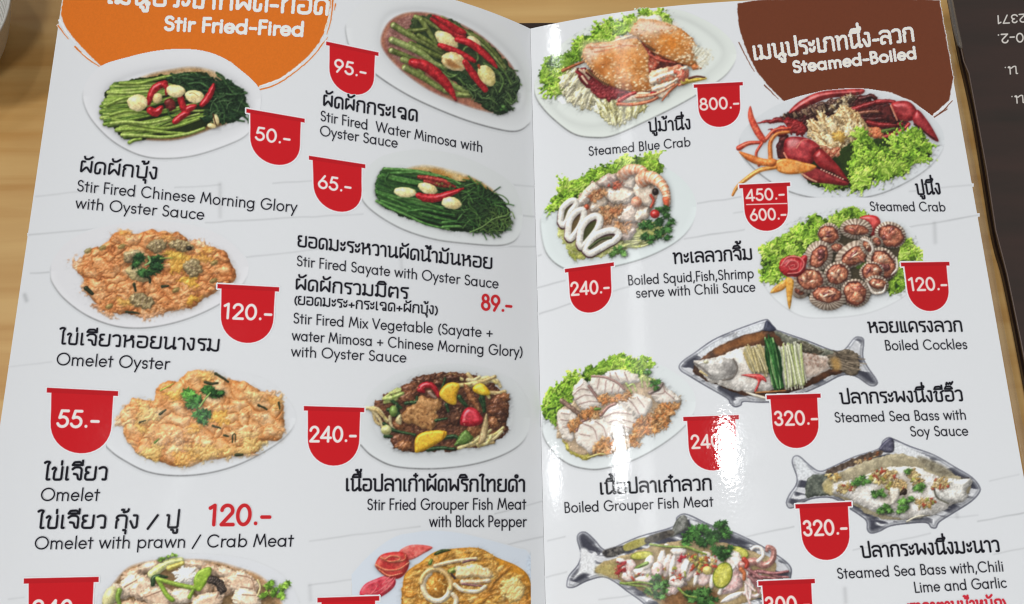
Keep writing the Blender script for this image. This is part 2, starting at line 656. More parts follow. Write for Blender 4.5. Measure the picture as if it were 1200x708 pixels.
    def herb(s, x, y, size, n=7, seed=0, cols=((40, 92, 28), (62, 120, 34), (28, 70, 22)), spread=1.0):
        """a spray of small lobed leaves"""
        r = np.random.RandomState(seed + 5)
        for i in range(n):
            a = r.rand() * 6.283
            d = size * spread * (0.1 + 0.9 * r.rand())
            c = cols[r.randint(len(cols))]
            hi = tuple(min(255, int(v * 1.45 + 10)) for v in c)
            lo = tuple(int(v * .62) for v in c)
            L = size * (0.55 + 0.35 * r.rand())
            cx, cy, rot = x + d * math.cos(a), y + d * 0.75 * math.sin(a), r.rand() * 6.283
            flat = .6 + .4 * r.rand()
            P = []
            for k in range(-5, 6):
                th = rot + k * .42
                q = L * ((1.0, .62)[k % 2] - .045 * abs(k))
                P.append((cx + q * math.cos(th), cy + q * math.sin(th) * flat))
            P.append((cx - .25 * L * math.cos(rot), cy - .25 * L * math.sin(rot)))
            s.poly(P, crinkled([lo, c, hi], .22, seed + i, 1.3, .0), wob=.5, ws=.5, seed=seed + i, n=2, edge=1.5, dome=.35, spec=0.08, amb=.5, shadow=.55, sw=1.2, soft=.8)

    def chili(s, P, r0, r1, mid=None, seed=0, col=((150, 12, 20), (205, 34, 40), 0.3)):
        s.line(P, r0, r1, col, mid=mid, seed=seed, spec=0.55, shin=30, shadow=0.5, dome=1.0, wob=0.5)

    def garlic(s, x, y, rx, ry, rot=0, seed=0, col=((206, 186, 120), (228, 212, 160), 0.2)):
        s.blob(x, y, rx, ry, col, rot=rot, frill=0.07, fk=3, seed=seed, edge=min(rx, ry) / s.z[2], dome=0.6, spec=0.3, shadow=0.55, amb=0.6)

    def crumbs(s, P, n, cols, size, seed=0, spec=0.25, shadow=0.4, fill=False):
        if fill:
            cs = np.array([c[0] if isinstance(c[0], tuple) else c for c in cols], float)
            mid = cs.mean(0)
            s.poly(P, puffed([tuple(mid * .55), tuple(mid * .85), tuple(mid), tuple(np.minimum(mid * 1.18 + 8, 255))], .38, seed, 1.0, .0, 1.2), wob=2.6, ws=.35, seed=seed, edge=2.5, dome=.6,
                   relief=(lambda X, Y: puff(X, Y, .38, seed), 1.6), spec=.15, shadow=.3, sw=1.3, soft=1.6, alpha=.9)
            n = int(n * .45)
        q = s.scatter(P, n)
        q = q[np.argsort(q[:, 1])]
        for i, (x, y) in enumerate(q):
            a = size * (0.5 + 0.9 * s.rs.rand())
            s.blob(x, y, a, a * (0.35 + 0.5 * s.rs.rand()), cols[s.rs.randint(len(cols))], rot=s.rs.rand() * 180, frill=0.9, fk=2 + s.rs.randint(4), seed=seed + i,
                   spec=spec * .6, shadow=shadow, sw=1.0, dome=0.55, amb=.5, soft=1.2, alpha=.9)

    def strands(s, P, n, length, ang, cols, r, seed=0, spread=18, bend=0.2, shadow=0.4, spec=0.2, lv=0.8):
        q = s.scatter(P, n)
        for i, (x, y) in enumerate(q):
            a = math.radians(ang + (s.rs.rand() - 0.5) * 2 * spread)
            L = length * (1 - lv / 2 + lv * s.rs.rand())
            b_ = (s.rs.rand() - 0.5) * bend * L
            dx, dy = math.cos(a) * L / 2, math.sin(a) * L / 2
            s.line([(x - dx, y - dy), (x - dy / L * b_ * 2, y + dx / L * b_ * 2), (x + dx, y + dy)], r, r * 0.8, cols[s.rs.randint(len(cols))], n=3, seed=seed + i,
                   spec=spec, shadow=shadow, sw=1.2, dome=.6, soft=1.1)

    def soften(s, k, grain=0.075):
        """the photograph behind the print: uneven light over the food, its grain, a soft screen"""
        off = np.clip(np.abs(s.rgb - SEEN[s.side]).max(-1) * 4 - .25, 0, 1)
        off = off * s.A
        g = 1 + off * (grain * 1.5 * (fbm(s.X * .95, s.Y * .95, 77, 2) - .5) * 2 + grain * (fbm(s.X * .28, s.Y * .28, 78, 2) - .5) * 2 + grain * 1.1 * (fbm(s.X * .07, s.Y * .07, 79, 2) - .5) * 2)
        lum = (s.rgb @ np.array([.3, .59, .11]))[..., None]
        q = off[..., None]
        s.rgb = s.rgb * (1 - q) + q * 0.94 * (s.rgb * .87 + lum * .13)
        s.rgb = s.rgb * g[..., None]
        for ax in (0, 1):
            a = np.roll(s.rgb, 1, ax)
            b_ = np.roll(s.rgb, -1, ax)
            s.rgb = s.rgb * (1 - 2 * k) + (a + b_) * k

    def done(s, name, label, parent, lift):
        pts = on_leaf(s.X, s.Y, s.side, lift)
        o = sheet_from_grid(name, pts, s.A > 0.03, s.rgb, s.side, parent)
        if label:
            o["label"] = label
        return o


# ------------------------------------------------------------------ lettering: round monoline strokes
def _arc(cx, cy, rx, ry, a0, a1, n=14):
    a = np.radians(np.linspace(a0, a1, n))
    return np.stack([cx + rx * np.cos(a), cy + ry * np.sin(a)], 1)


def _soft(P, r=0.14):
    """round the corners of a polyline"""
    P = [np.array(p, float) for p in P]
    if len(P) < 3:
        return np.array(P)
    out = [P[0]]
    for i in range(1, len(P) - 1):
        a, b_, c_ = P[i - 1], P[i], P[i + 1]
        la, lc = np.linalg.norm(a - b_), np.linalg.norm(c_ - b_)
        q = min(r, la / 2, lc / 2)
        p0, p1 = b_ + (a - b_) / max(la, 1e-9) * q, b_ + (c_ - b_) / max(lc, 1e-9) * q
        for t in (0, 0.25, 0.5, 0.75, 1):
            out.append((1 - t) ** 2 * p0 + 2 * t * (1 - t) * b_ + t * t * p1)
    out.append(P[-1])
    return np.array(out)


def _cat(*a):
    return np.concatenate([np.asarray(x, float) for x in a])


L_ = {}   # latin: (advance, [strokes]); cap height 1
X_, R_ = 0.64, 0.32
L_['a'] = (.78, [_arc(.34, R_, .28, R_, 0, 360, 24), [(.62, 0), (.62, X_)]])
L_['b'] = (.78, [_arc(.42, R_, .28, R_, 0, 360, 24), [(.14, 0), (.14, 1.02)]])
L_['c'] = (.62, [_arc(.36, R_, .28, R_, 48, 312)])
L_['d'] = (.78, [_arc(.34, R_, .28, R_, 0, 360, 24), [(.62, 0), (.62, 1.02)]])
L_['e'] = (.70, [_cat([(.09, .33), (.62, .33)], _arc(.35, R_, .27, R_, 0, 318))])
L_['f'] = (.42, [_cat(_arc(.32, .84, .13, .16, 70, 180), [(.19, 0)]), [(.05, X_), (.36, X_)]])
L_['g'] = (.78, [_arc(.34, R_, .28, R_, 0, 360, 24), _cat([(.62, X_)], _arc(.34, -.06, .28, .24, 0, -140))])
L_['h'] = (.70, [[(.13, 0), (.13, 1.02)], _cat([(.57, 0)], _arc(.35, .40, .22, .24, 0, 180), [(.13, .3)])])
L_['i'] = (.27, [[(.135, 0), (.135, X_)], [(.135, .86), (.135, .87)]])
L_['k'] = (.62, [[(.13, 0), (.13, 1.02)], [(.54, X_), (.15, .30)], [(.26, .40), (.58, 0)]])
L_['l'] = (.27, [[(.135, 0), (.135, 1.02)]])
L_['m'] = (1.08, [[(.13, 0), (.13, X_)], _cat([(.53, 0)], _arc(.33, .42, .20, .22, 0, 180)), _cat([(.94, 0)], _arc(.735, .42, .205, .22, 0, 180))])
L_['n'] = (.70, [[(.13, 0), (.13, X_)], _cat([(.57, 0)], _arc(.35, .40, .22, .24, 0, 180))])
L_['o'] = (.74, [_arc(.37, R_, .29, R_, 0, 360, 24)])
L_['p'] = (.78, [_arc(.42, R_, .28, R_, 0, 360, 24), [(.14, -.34), (.14, X_)]])
L_['q'] = (.78, [_arc(.34, R_, .28, R_, 0, 360, 24), [(.62, -.34), (.62, X_)]])
L_['r'] = (.44, [[(.13, 0), (.13, X_)], _arc(.36, .38, .23, .25, 180, 75)])
L_['s'] = (.54, [_cat(_arc(.27, .475, .17, .16, 25, 240), _arc(.27, .165, .18, .165, 65, -150))])
L_['t'] = (.42, [[(.2, 0), (.2, .88)], [(.04, X_), (.37, X_)]])
L_['u'] = (.70, [_cat([(.13, X_)], _arc(.35, .24, .22, .24, 180, 360), [(.57, X_)]), [(.57, 0), (.57, X_)]])
L_['v'] = (.60, [[(.05, X_), (.30, .02), (.55, X_)]])
L_['w'] = (.92, [[(.05, X_), (.25, .02), (.46, X_), (.67, .02), (.87, X_)]])
L_['x'] = (.58, [[(.06, X_), (.52, 0)], [(.52, X_), (.06, 0)]])
L_['y'] = (.60, [[(.05, X_), (.31, .04)], [(.55, X_), (.18, -.34)]])
L_['z'] = (.58, [[(.07, X_), (.5, X_), (.07, 0), (.52, 0)]])
L_['B'] = (.68, [[(.13, 0), (.13, 1)], _cat([(.13, 1), (.3, 1)], _arc(.32, .77, .2, .23, 90, -90), [(.13, .54)]), _cat([(.3, .54)], _arc(.34, .27, .24, .27, 90, -90), [(.13, 0)])])
L_['C'] = (.98, [_arc(.53, .5, .45, .5, 45, 315, 24)])
L_['F'] = (.58, [[(.13, 0), (.13, 1), (.52, 1)], [(.13, .52), (.48, .52)]])
L_['G'] = (1.06, [_cat(_arc(.53, .5, .45, .5, 45, 360, 26), [(.60, .5)])])
L_['L'] = (.54, [[(.13, 1), (.13, 0), (.5, 0)]])
L_['M'] = (1.06, [[(.08, 0), (.24, 1), (.53, .18), (.82, 1), (.98, 0)]])
L_['O'] = (1.12, [_arc(.56, .5, .48, .5, 0, 360, 32)])
L_['P'] = (.64, [[(.13, 0), (.13, 1)], _cat([(.13, 1), (.3, 1)], _arc(.32, .73, .24, .27, 90, -90), [(.13, .46)])])
L_['S'] = (.66, [_cat(_arc(.33, .755, .21, .235, 30, 245), _arc(.33, .26, .24, .26, 68, -155))])
L_['V'] = (.80, [[(.05, 1), (.40, .02), (.75, 1)]])
L_['W'] = (1.30, [[(.05, 1), (.34, .03), (.64, 1), (.94, .03), (1.24, 1)]])
L_[' '] = (.36, [])
L_[','] = (.28, [[(.15, .06), (.08, -.17)]])
L_['.'] = (.30, [[(.15, .05), (.15, .06)]])
L_['/'] = (.70, [[(.08, -.1), (.60, 1.0)]])
L_['-'] = (.50, [[(.08, .38), (.42, .38)]])
L_['+'] = (.74, [[(.10, .36), (.62, .36)], [(.36, .10), (.36, .62)]])
L_['('] = (.40, [_arc(.62, .42, .46, .68, 128, 232)])
L_[')'] = (.40, [_arc(-.22, .42, .46, .68, 52, -52)])
L_['0'] = (.72, [_arc(.36, .5, .27, .5, 0, 360, 28)])
L_['1'] = (.50, [[(.10, .86), (.30, 1), (.30, 0)]])
L_['2'] = (.68, [_cat(_arc(.33, .72, .24, .28, 175, -25), [(.10, 0), (.62, 0)])])
L_['3'] = (.66, [_arc(.31, .76, .20, .24, 160, -85), _arc(.31, .27, .24, .27, 85, -165)])
L_['4'] = (.74, [[(.52, 0), (.52, 1), (.07, .25), (.68, .25)]])
L_['5'] = (.66, [_cat([(.55, 1), (.22, 1), (.14, .56)], _arc(.31, .31, .26, .31, 120, -155))])
L_['6'] = (.70, [_arc(.35, .30, .26, .30, 0, 360, 24), [(.46, 1), (.13, .42)]])
L_['7'] = (.64, [[(.07, 1), (.57, 1), (.22, 0)]])
L_['8'] = (.70, [_arc(.35, .77, .20, .23, 0, 360, 20), _arc(.35, .27, .26, .27, 0, 360, 24)])
L_['9'] = (.70, [_arc(.35, .70, .26, .30, 0, 360, 24), [(.24, 0), (.57, .58)]])

T_ = {}   # thai, no loops: (advance, [strokes]); consonant height 1
T_['ก'] = (.86, [[(.12, 0), (.12, .56), (.24, .66), (.08, .78), (.20, 1), (.62, 1), (.72, .84), (.72, 0)]])
T_['ภ'] = (.92, [[(-.02, 0), (.16, 0), (.16, .56), (.28, .66), (.12, .78), (.24, 1), (.66, 1), (.76, .84), (.76, 0)]])
T_['ผ'] = (.92, [[(.32, .98), (.12, 1), (.12, 0), (.46, .52), (.78, 0), (.78, 1)]])
T_['พ'] = (.98, [[(.02, 1), (.18, 1), (.18, 0), (.50, .56), (.82, 0), (.82, 1)]])
T_['ด'] = (.86, [[(.42, .40), (.40, .06), (.30, 0), (.16, 0), (.09, .12), (.09, .8), (.24, 1), (.60, 1), (.73, .82), (.73, 0)]])
T_['ค'] = (.86, [[(.34, .44), (.40, .34), (.20, .30), (.20, 0), (.09, .12), (.09, .8), (.24, 1), (.60, 1), (.73, .82), (.73, 0)]])
T_['ต'] = (.88, [[(.38, .42), (.26, .38), (.20, 0), (.09, .12), (.09, .8), (.18, 1), (.40, .84), (.62, 1), (.74, .82), (.74, 0)]])
T_['บ'] = (.88, [[(.06, 1), (.17, 1), (.17, 0), (.74, 0), (.74, 1)]])
T_['ป'] = (.88, [[(.06, 1), (.17, 1), (.17, 0), (.74, 0), (.74, 1.42)]])
T_['ง'] = (.64, [[(.24, 1), (.46, 1), (.46, .1), (.38, 0), (.26, 0), (.06, .52)]])
T_['ร'] = (.66, [[(.60, 1), (.40, .98), (.10, 1), (.10, .66), (.40, .60), (.52, .48), (.52, 0), (.34, .02)]])
T_['เ'] = (.40, [[(.14, 1), (.14, 0), (.26, .02)]])
T_['แ'] = (.74, [[(.14, 1), (.14, 0), (.26, .02)], [(.48, 1), (.48, 0), (.60, .02)]])
T_['ฉ'] = (.90, [[(.32, .62), (.10, .66), (.10, .84), (.24, 1), (.58, 1), (.72, .84), (.72, 0)], [(.72, .06), (.56, 0), (.40, .04), (.40, .26), (.56, .30), (.72, .12)]])
T_['ะ'] = (.52, [[(.08, .78), (.12, .60), (.32, .62), (.40, .88)], [(.08, .28), (.12, .10), (.32, .12), (.40, .38)]])
T_['ย'] = (.88, [[(.34, 1), (.10, 1), (.10, .64), (.34, .56), (.10, .48), (.10, .10), (.20, 0), (.64, 0), (.74, .10), (.74, 1)]])
T_['อ'] = (.86, [[(.34, .48), (.10, .50), (.10, .10), (.22, 0), (.58, 0), (.72, .14), (.72, .86), (.58, 1), (.10, .98)]])
T_['ม'] = (.94, [[(.07, 1), (.19, 1), (.19, 0), (.04, .04), (.08, .18), (.30, .14), (.46, 0), (.76, 0), (.76, 1)]])
T_['น'] = (.94, [[(.07, 1), (.18, 1), (.18, 0), (.40, 0), (.60, .24), (.72, .14), (.88, .12), (.84, 0), (.72, .02), (.72, 1)]])
T_['ห'] = (.90, [[(.06, 1), (.17, 1), (.17, 0)], [(.17, .50), (.40, .58), (.66, .80), (.72, .96), (.56, 1), (.54, .82), (.74, .56), (.74, 0)]])
T_['ว'] = (.68, [[(.06, .90), (.20, 1), (.42, 1), (.54, .84), (.54, 0), (.34, .02)]])
T_['า'] = (.58, [[(.04, .88), (.14, 1), (.32, 1), (.44, .84), (.44, 0)]])
T_['ไ'] = (.46, [[(.00, 1.36), (.12, 1.46), (.34, 1.42), (.22, 1.18), (.22, 0), (.40, .02)]])
T_['ข'] = (.82, [[(.04, .86), (.16, 1), (.28, .88), (.18, .62), (.18, 0), (.68, 0), (.68, 1)]])
T_['ซ'] = (.86, [[(.04, .86), (.16, 1), (.28, .88), (.18, .62), (.18, 0), (.66, 0), (.66, .72), (.58, .84), (.84, 1)]])
T_['จ'] = (.80, [[(.06, .84), (.20, 1), (.52, 1), (.66, .84), (.66, 0), (.48, .04), (.40, .42), (.18, .46)]])
T_['ล'] = (.88, [[(.32, .10), (.12, .02), (.10, .44), (.24, .58), (.50, .58), (.74, .40)], [(.08, .88), (.22, 1), (.58, 1), (.74, .84), (.74, 0)]])
T_['ท'] = (.90, [[(.06, 1), (.17, 1), (.17, 0)], [(.17, .62), (.44, .98), (.64, 1), (.74, .86), (.74, 0)]])
M_ = {}   # marks, x measured from the right stem of the consonant
M_['ั'] = [[(-.50, 1.42), (-.44, 1.22), (-.22, 1.22), (.02, 1.44)]]
M_['ิ'] = [[(-.62, 1.18), (-.52, 1.40), (-.14, 1.42), (.02, 1.18), (-.62, 1.18)]]
M_['ี'] = [[(-.62, 1.18), (-.52, 1.40), (-.14, 1.42), (.02, 1.18), (-.62, 1.18)], [(.02, 1.18), (.02, 1.52)]]
M_['ื'] = [[(-.62, 1.18), (-.52, 1.40), (-.14, 1.42), (.02, 1.18), (-.62, 1.18)], [(.02, 1.18), (.02, 1.52)], [(-.16, 1.40), (-.16, 1.54)]]
M_['ึ'] = [[(-.62, 1.18), (-.52, 1.40), (-.14, 1.42), (.02, 1.18), (-.62, 1.18)], _arc(.0, 1.44, .09, .09, 0, 360, 10)]
M_['่'] = [[(-.06, 1.22), (-.06, 1.48)]]
M_['้'] = [[(-.34, 1.46), (-.20, 1.48), (-.24, 1.24), (.04, 1.34), (.06, 1.50)]]
M_['๊'] = [[(-.46, 1.24), (-.40, 1.46), (-.26, 1.28), (-.12, 1.46), (-.06, 1.24), (.10, 1.50)]]
M_['๋'] = [[(-.20, 1.34), (.06, 1.34)], [(-.07, 1.20), (-.07, 1.48)]]
M_['ุ'] = [[(-.14, -.20), (.00, -.18), (.00, -.46)]]
M_['ู'] = [[(-.36, -.18), (-.24, -.20), (-.22, -.44), (.00, -.44), (.00, -.16)]]
UPPER, TONES = 'ัิีืึ', '่้๊๋'


def set_text(txt):
    """strokes of a line of text in letter units, and its width"""
    x, out = 0.0, []
    stem = 0.0
    up = False
    tall = False
    narrow = 0.0
    for ch in txt:
        if ch == 'ำ':
            out.append(_arc(stem - .02, 1.30, .10, .10, 0, 360, 12))
            ch = 'า'
        if ch in M_:
            dy = 0.34 if (ch in TONES and up) else 0.0
            dx = -0.16 if (tall and ch not in 'ุู') else 0.0
            for P in M_[ch]:
                out.append(_soft(P, .08) + np.array([stem + dx, dy]))
            if ch in UPPER:
                up = True
            continue
        th = ch in T_
        adv, st = T_[ch] if th else L_[ch]
        for P in st:
            P = np.asarray(P, float)
            if th:
                P = _soft(P, .15)
            out.append(P + np.array([x, 0]))
        stem = x + adv - .14
        up, tall = False, ch == 'ป'
        x += adv + (.04 if th else .035)
    return out, x


def print_text(name, lines, side, parent, lift, label=None, ss=2.0, place=None, paper=None, mat=None):
    """lines: (text, baseline start px, baseline end px, letter height px, stroke width in heights, colour)"""
    todo, lo, hi = [], np.array([1e9, 1e9]), np.array([-1e9, -1e9])
    for txt, p0, p1, hgt, wt, col in lines:
        st, wd = set_text(txt)
        p0, p1 = np.array(p0, float), np.array(p1, float)
        ex = (p1 - p0) / wd
        if place is None:
            mid = (p0 + p1) / 2
            P = on_leaf(mid[0], mid[1], side)
            q = to_px(np.stack([P, P + np.array([0, 0.01, 0])]))
            up = (q[1] - q[0])
        else:
            up = np.array([-ex[1], ex[0]]) if False else np.array([ex[1], -ex[0]])
        ey = up / np.linalg.norm(up) * hgt
        for S in st:
            Q = p0 + S[:, :1] * ex + S[:, 1:] * ey
            todo.append((Q, wt * hgt / 2, col))
            lo, hi = np.minimum(lo, Q.min(0)), np.maximum(hi, Q.max(0))
    lo, hi = np.floor(lo - 3), np.ceil(hi + 3)
    c = Canvas(lo[0], lo[1], hi[0], hi[1], side, ss=ss, paper=paper)
    for Q, r, col in todo:
        w = c.win(Q.min(0), Q.max(0), 3 + r)
        if w is None:
            continue
        d = seg_dist(c.X[w], c.Y[w], Q, False) - r
        m = np.clip(0.5 - d / 0.8, 0, 1)
        k = np.maximum(c.A[w], m)
        grow = np.where(c.A[w] < 1, (k - c.A[w]) / np.maximum(1 - c.A[w], 1e-6), 0)[..., None]
        c.rgb[w] = c.rgb[w] * (1 - grow) + rgbc(col) * grow
        c.A[w] = k
    pts = on_leaf(c.X, c.Y, side, lift) if place is None else place(c.X, c.Y)
    o = sheet_from_grid(name, pts, c.A > 0.02, c.rgb, side, parent, mat)
    if label:
        o["label"] = label
    return o


# ------------------------------------------------------------------ the table
v = [(-1.2, -0.7, Z_TABLE), (1.2, -0.7, Z_TABLE), (1.2, 1.0, Z_TABLE), (-1.2, 1.0, Z_TABLE)]
v += [(x, y, z - 0.03) for x, y, z in v]
table = mesh_obj("table", v, [(0, 1, 2, 3), (7, 6, 5, 4), (0, 4, 5, 1), (1, 5, 6, 2), (2, 6, 7, 3), (3, 7, 4, 0)], [m_wood], smooth=False)
table["label"] = "pale brown wooden table top under both menus and the bowl"
table["category"] = "table"

# ------------------------------------------------------------------ the open booklet
book = empty("menu_booklet", (0, 0.11, Z_TABLE))
bpy.context.view_layer.update()
book["label"] = "open glossy white Thai menu booklet with food pictures and red price tags"
book["category"] = "menu"


def keep_place(o):
    """the booklet's Empty stands on the table: undo its offset for a child built in place"""
    o.matrix_parent_inverse = book.matrix_world.inverted()
    return o


def leaf(name, x0, x1, y0, y1, top, thick, mats, parent, n=150):
    xs = np.linspace(x0, x1, n)
    ys = np.linspace(y0, y1, 24)
    zs, ds = prof(xs), dprof(xs)
    nn = 1 / np.sqrt(1 + ds * ds)
    V, Fc, fm = [], [], []

    def row(off):
        b0 = len(V)
        for j in range(len(ys)):
            for i in range(n):
                V.append((xs[i] - ds[i] * nn[i] * off, ys[j], zs[i] + nn[i] * off))
        return b0
    a = row(top)
    b_ = row(top - thick)
    m = len(ys)
    fl = x1 < x0
    for j in range(m - 1):
        for i in range(n - 1):
            q = (a + j * n + i, a + j * n + i + 1, a + (j + 1) * n + i + 1, a + (j + 1) * n + i)
            Fc.append(q[::-1] if fl else q)
            fm.append(0)
            q = tuple(k - a + b_ for k in q)
            Fc.append(q if fl else q[::-1])
            fm.append(0)
    rim = [j * n for j in range(m)][::-1] + list(range(1, n)) + [j * n + n - 1 for j in range(1, m)] + [(m - 1) * n + i for i in range(n - 2, 0, -1)]
    base = len(V)
    for k in rim:
        V.append(V[a + k])
    for k in rim:
        V.append(V[b_ + k])
    R = len(rim)
    for k in range(R):
        q = (base + k, base + R + k, base + R + (k + 1) % R, base + (k + 1) % R)
        Fc.append(q[::-1] if fl else q)
        fm.append(1)
    return mesh_obj(name, V, Fc, mats, parent, True, fm)


# cover board lying on the table, showing past the leaves at the head of the spine
def board(name, x0, x1, y0, y1, z0, z1, mat, parent, r=0.004):
    V, Fc = [], []
    n = 6
    ring = []
    for cx_, cy_, a0 in ((x1 - r, y1 - r, 0), (x0 + r, y1 - r, 90), (x0 + r, y0 + r, 180), (x1 - r, y0 + r, 270)):
        for k in range(n):
            a = math.radians(a0 + 90 * k / (n - 1))
            ring.append((cx_ + r * math.cos(a), cy_ + r * math.sin(a)))
    N = len(ring)
    for z, ins in ((z0, 0), (z1 - 0.0006, 0), (z1, 0.0006)):
        for x, y in ring:
            mx_, my_ = (x0 + x1) / 2, (y0 + y1) / 2
            V.append((x - ins * np.sign(x - mx_), y - ins * np.sign(y - my_), z))
    for L in range(2):
        for k in range(N):
            Fc.append((L * N + k, L * N + (k + 1) % N, (L + 1) * N + (k + 1) % N, (L + 1) * N + k))
    Fc.append(tuple(range(2 * N, 3 * N)))
    Fc.append(tuple(range(N))[::-1])
    return mesh_obj(name, V, Fc, [mat], parent, False)


keep_place(board("cover", -0.204, 0.2035, Y_BOT - 0.003, 0.2715, Z_TABLE + 0.0002, Z_TABLE + 0.0030, m_cover, book))
PAGES = {}
for side, W in ((-1, W_L), (1, W_R)):
    pg = leaf("page", side * 0.00005, side * W, Y_BOT, Y_TOP, 0.0, 0.00035, [m_paper, m_paper], book)
    keep_place(pg)
    pg["label"] = "stir fried menu page with an orange heading" if side < 0 else "steamed and boiled menu page with a brown heading"
    PAGES[side] = pg
    bl = leaf("page_block", side * 0.0004, side * (W - 0.0012), Y_BOT + 0.001, Y_TOP - 0.0012, -0.0005, 0.0022, [m_paper, m_edges], book, n=90)
    keep_place(bl)
# clear film pocket standing out past the right leaf
def film(name, px_in, px_out, parent):
    V, Fc = [], []
    n = len(px_in)
    for k in range(n):
        a = on_leaf(np.array(px_in[k][0]), np.array(px_in[k][1]), 1)
        b_ = on_plane(np.array(px_out[k][0]), np.array(px_out[k][1]), 0.0125)
        for t in (0, 0.33, 0.66, 1):
            p = a * (1 - t) + b_ * t
            p[2] += 0.0012 * math.sin(math.pi * t) - 0.0004
            V.append(tuple(p))
    for k in range(n):
        for t in (0, 1, 2, 3):
            x, y, z = V[k * 4 + t]
            V.append((x, y, z - 0.00025))
    o = n * 4
    for k in range(n - 1):
        for t in range(3):
            i = k * 4 + t
            Fc.append((i, i + 4, i + 5, i + 1))
            Fc.append((o + i, o + i + 1, o + i + 5, o + i + 4))
        Fc.append((k * 4 + 3, k * 4 + 7, o + k * 4 + 7, o + k * 4 + 3))
        Fc.append((k * 4, o + k * 4, o + k * 4 + 4, k * 4 + 4))
    return mesh_obj(name, V, Fc, [m_film], parent)


fi = [(1106.5, 36), (1119, 113), (1135, 190), (1150, 272), (1167, 370), (1183, 455), (1197, 530), (1212, 612), (1228, 700), (1240, 765)]
fo = [(1112.5, 36), (1126, 113), (1142.5, 190), (1158, 272), (1175, 370), (1191, 455), (1206, 530), (1221, 612), (1237, 700), (1249, 765)]
keep_place(film("plastic_pocket", fi, fo, book))


def printed(o):
    o.matrix_parent_inverse = o.parent.matrix_world.inverted()
    return o


bpy.context.view_layer.update()

# ------------------------------------------------------------------ the closed dark menu on the right
D0 = Z_TABLE + 0.0058                      # its top
edge_px = [(1106, -60), (1117, 0), (1128.5, 60), (1146, 140), (1167.5, 270), (1181, 322), (1197, 400), (1216, 500), (1262, 740)]
E = [on_plane(np.array(float(a)), np.array(float(b_)), D0) for a, b_ in edge_px]
dark = empty("closed_menu", (float(E[3][0]) + 0.1, float(E[3][1]), Z_TABLE))
bpy.context.view_layer.update()
dark["label"] = "closed dark brown menu with upside down white lettering beside the open booklet"
dark["category"] = "menu"


def dark_part(o):
    o.matrix_parent_inverse = dark.matrix_world.inverted()
    return o


Es = spline(np.array([e[:2] for e in E]), False, 6)
dv = np.array([0.985, 0.12]) * 0.21


def slab(name, z0, z1, inset, mats, wob=0.0):
    n = len(Es)
    V, Fc, fm = [], [], []
    for z in (z0, z1):
        for p in Es:
            V.append((p[0] + inset, p[1], z))
        for p in Es:
            V.append((p[0] + dv[0] - inset, p[1] + dv[1], z))
    for k in range(n - 1):
        Fc.append((2 * n + k, 2 * n + n + k, 2 * n + n + k + 1, 2 * n + k + 1)[::-1]); fm.append(0)
        Fc.append((k, n + k, n + k + 1, k + 1)); fm.append(0)
        Fc.append((k, k + 1, 2 * n + k + 1, 2 * n + k)); fm.append(1)
        Fc.append((n + k, 3 * n + k, 3 * n + k + 1, n + k + 1)); fm.append(1)
    for k in (0, n - 1):
        Fc.append((k, n + k, 3 * n + k, 2 * n + k)); fm.append(1)
    return dark_part(mesh_obj(name, V, Fc, mats, dark, False, fm))


slab("cover", Z_TABLE + 0.0002, Z_TABLE + 0.0022, 0.0, [m_cover, m_cover])
slab("page_block", Z_TABLE + 0.0024, D0 - 0.0018, 0.0016, [m_cover, m_cover])
slab("cover", D0 - 0.0016, D0, 0.0, [m_dark, m_cover])
# rolled clear edge of its plastic sleeve
tv, tf = [], []
roll = [(1103, -60), (1113.5, 0), (1119, 30), (1124.5, 52), (1126.8, 57)]
rr = [0.0010, 0.0010, 0.0011, 0.0009, 0.0003]
C_ = [on_plane(np.array(float(a)), np.array(float(b_)), D0 + 0.0008) for a, b_ in roll]
for k, p in enumerate(C_):
    for a in range(10):
        th = a * 2 * math.pi / 10
        tv.append((p[0] + rr[k] * 1.5 * math.cos(th), p[1], p[2] + rr[k] * math.sin(th)))
for k in range(len(C_) - 1):
    for a in range(10):
        tf.append((k * 10 + a, k * 10 + (a + 1) % 10, (k + 1) * 10 + (a + 1) % 10, (k + 1) * 10 + a))
tf.append(tuple(range(40, 50)))
dark_part(mesh_obj("plastic_edge", tv, tf, [m_film], dark))
tv, tf = [], []
C_ = [on_plane(np.array(float(a) - 0.6), np.array(float(b_)), D0 + 0.0002) for a, b_ in ((1127, 58), (1130, 72), (1136, 86), (1146, 140), (1157, 200), (1167.5, 270), (1181, 322), (1197, 400), (1216, 500), (1262, 740))]
for p in C_:
    for a in range(6):
        th = a * math.pi / 3
        tv.append((p[0] + 0.00035 * math.cos(th), p[1], p[2] + 0.00035 * math.sin(th)))
for k in range(len(C_) - 1):
    for a in range(6):
        tf.append((k * 6 + a, k * 6 + (a + 1) % 6, (k + 1) * 6 + (a + 1) % 6, (k + 1) * 6 + a))
m_rim, nt, b = node_mat("pale_cover_edge")  # thin edge line, paler than the cover and mottled by noise
no = nt.nodes.new("ShaderNodeTexNoise")
no.inputs["Scale"].default_value = 120
rp = nt.nodes.new("ShaderNodeValToRGB")
rp.color_ramp.elements[0].color = (0.05, 0.03, 0.025, 1)
rp.color_ramp.elements[1].color = (0.20, 0.14, 0.11, 1)
nt.links.new(no.outputs["Fac"], rp.inputs["Fac"])
nt.links.new(rp.outputs["Color"], b.inputs["Base Color"])
b.inputs["Roughness"].default_value = 0.3
dark_part(mesh_obj("cover_edge", tv, tf, [m_rim], dark))


def on_dark(px, py):
    return on_plane(px, py, D0, 0.00006)


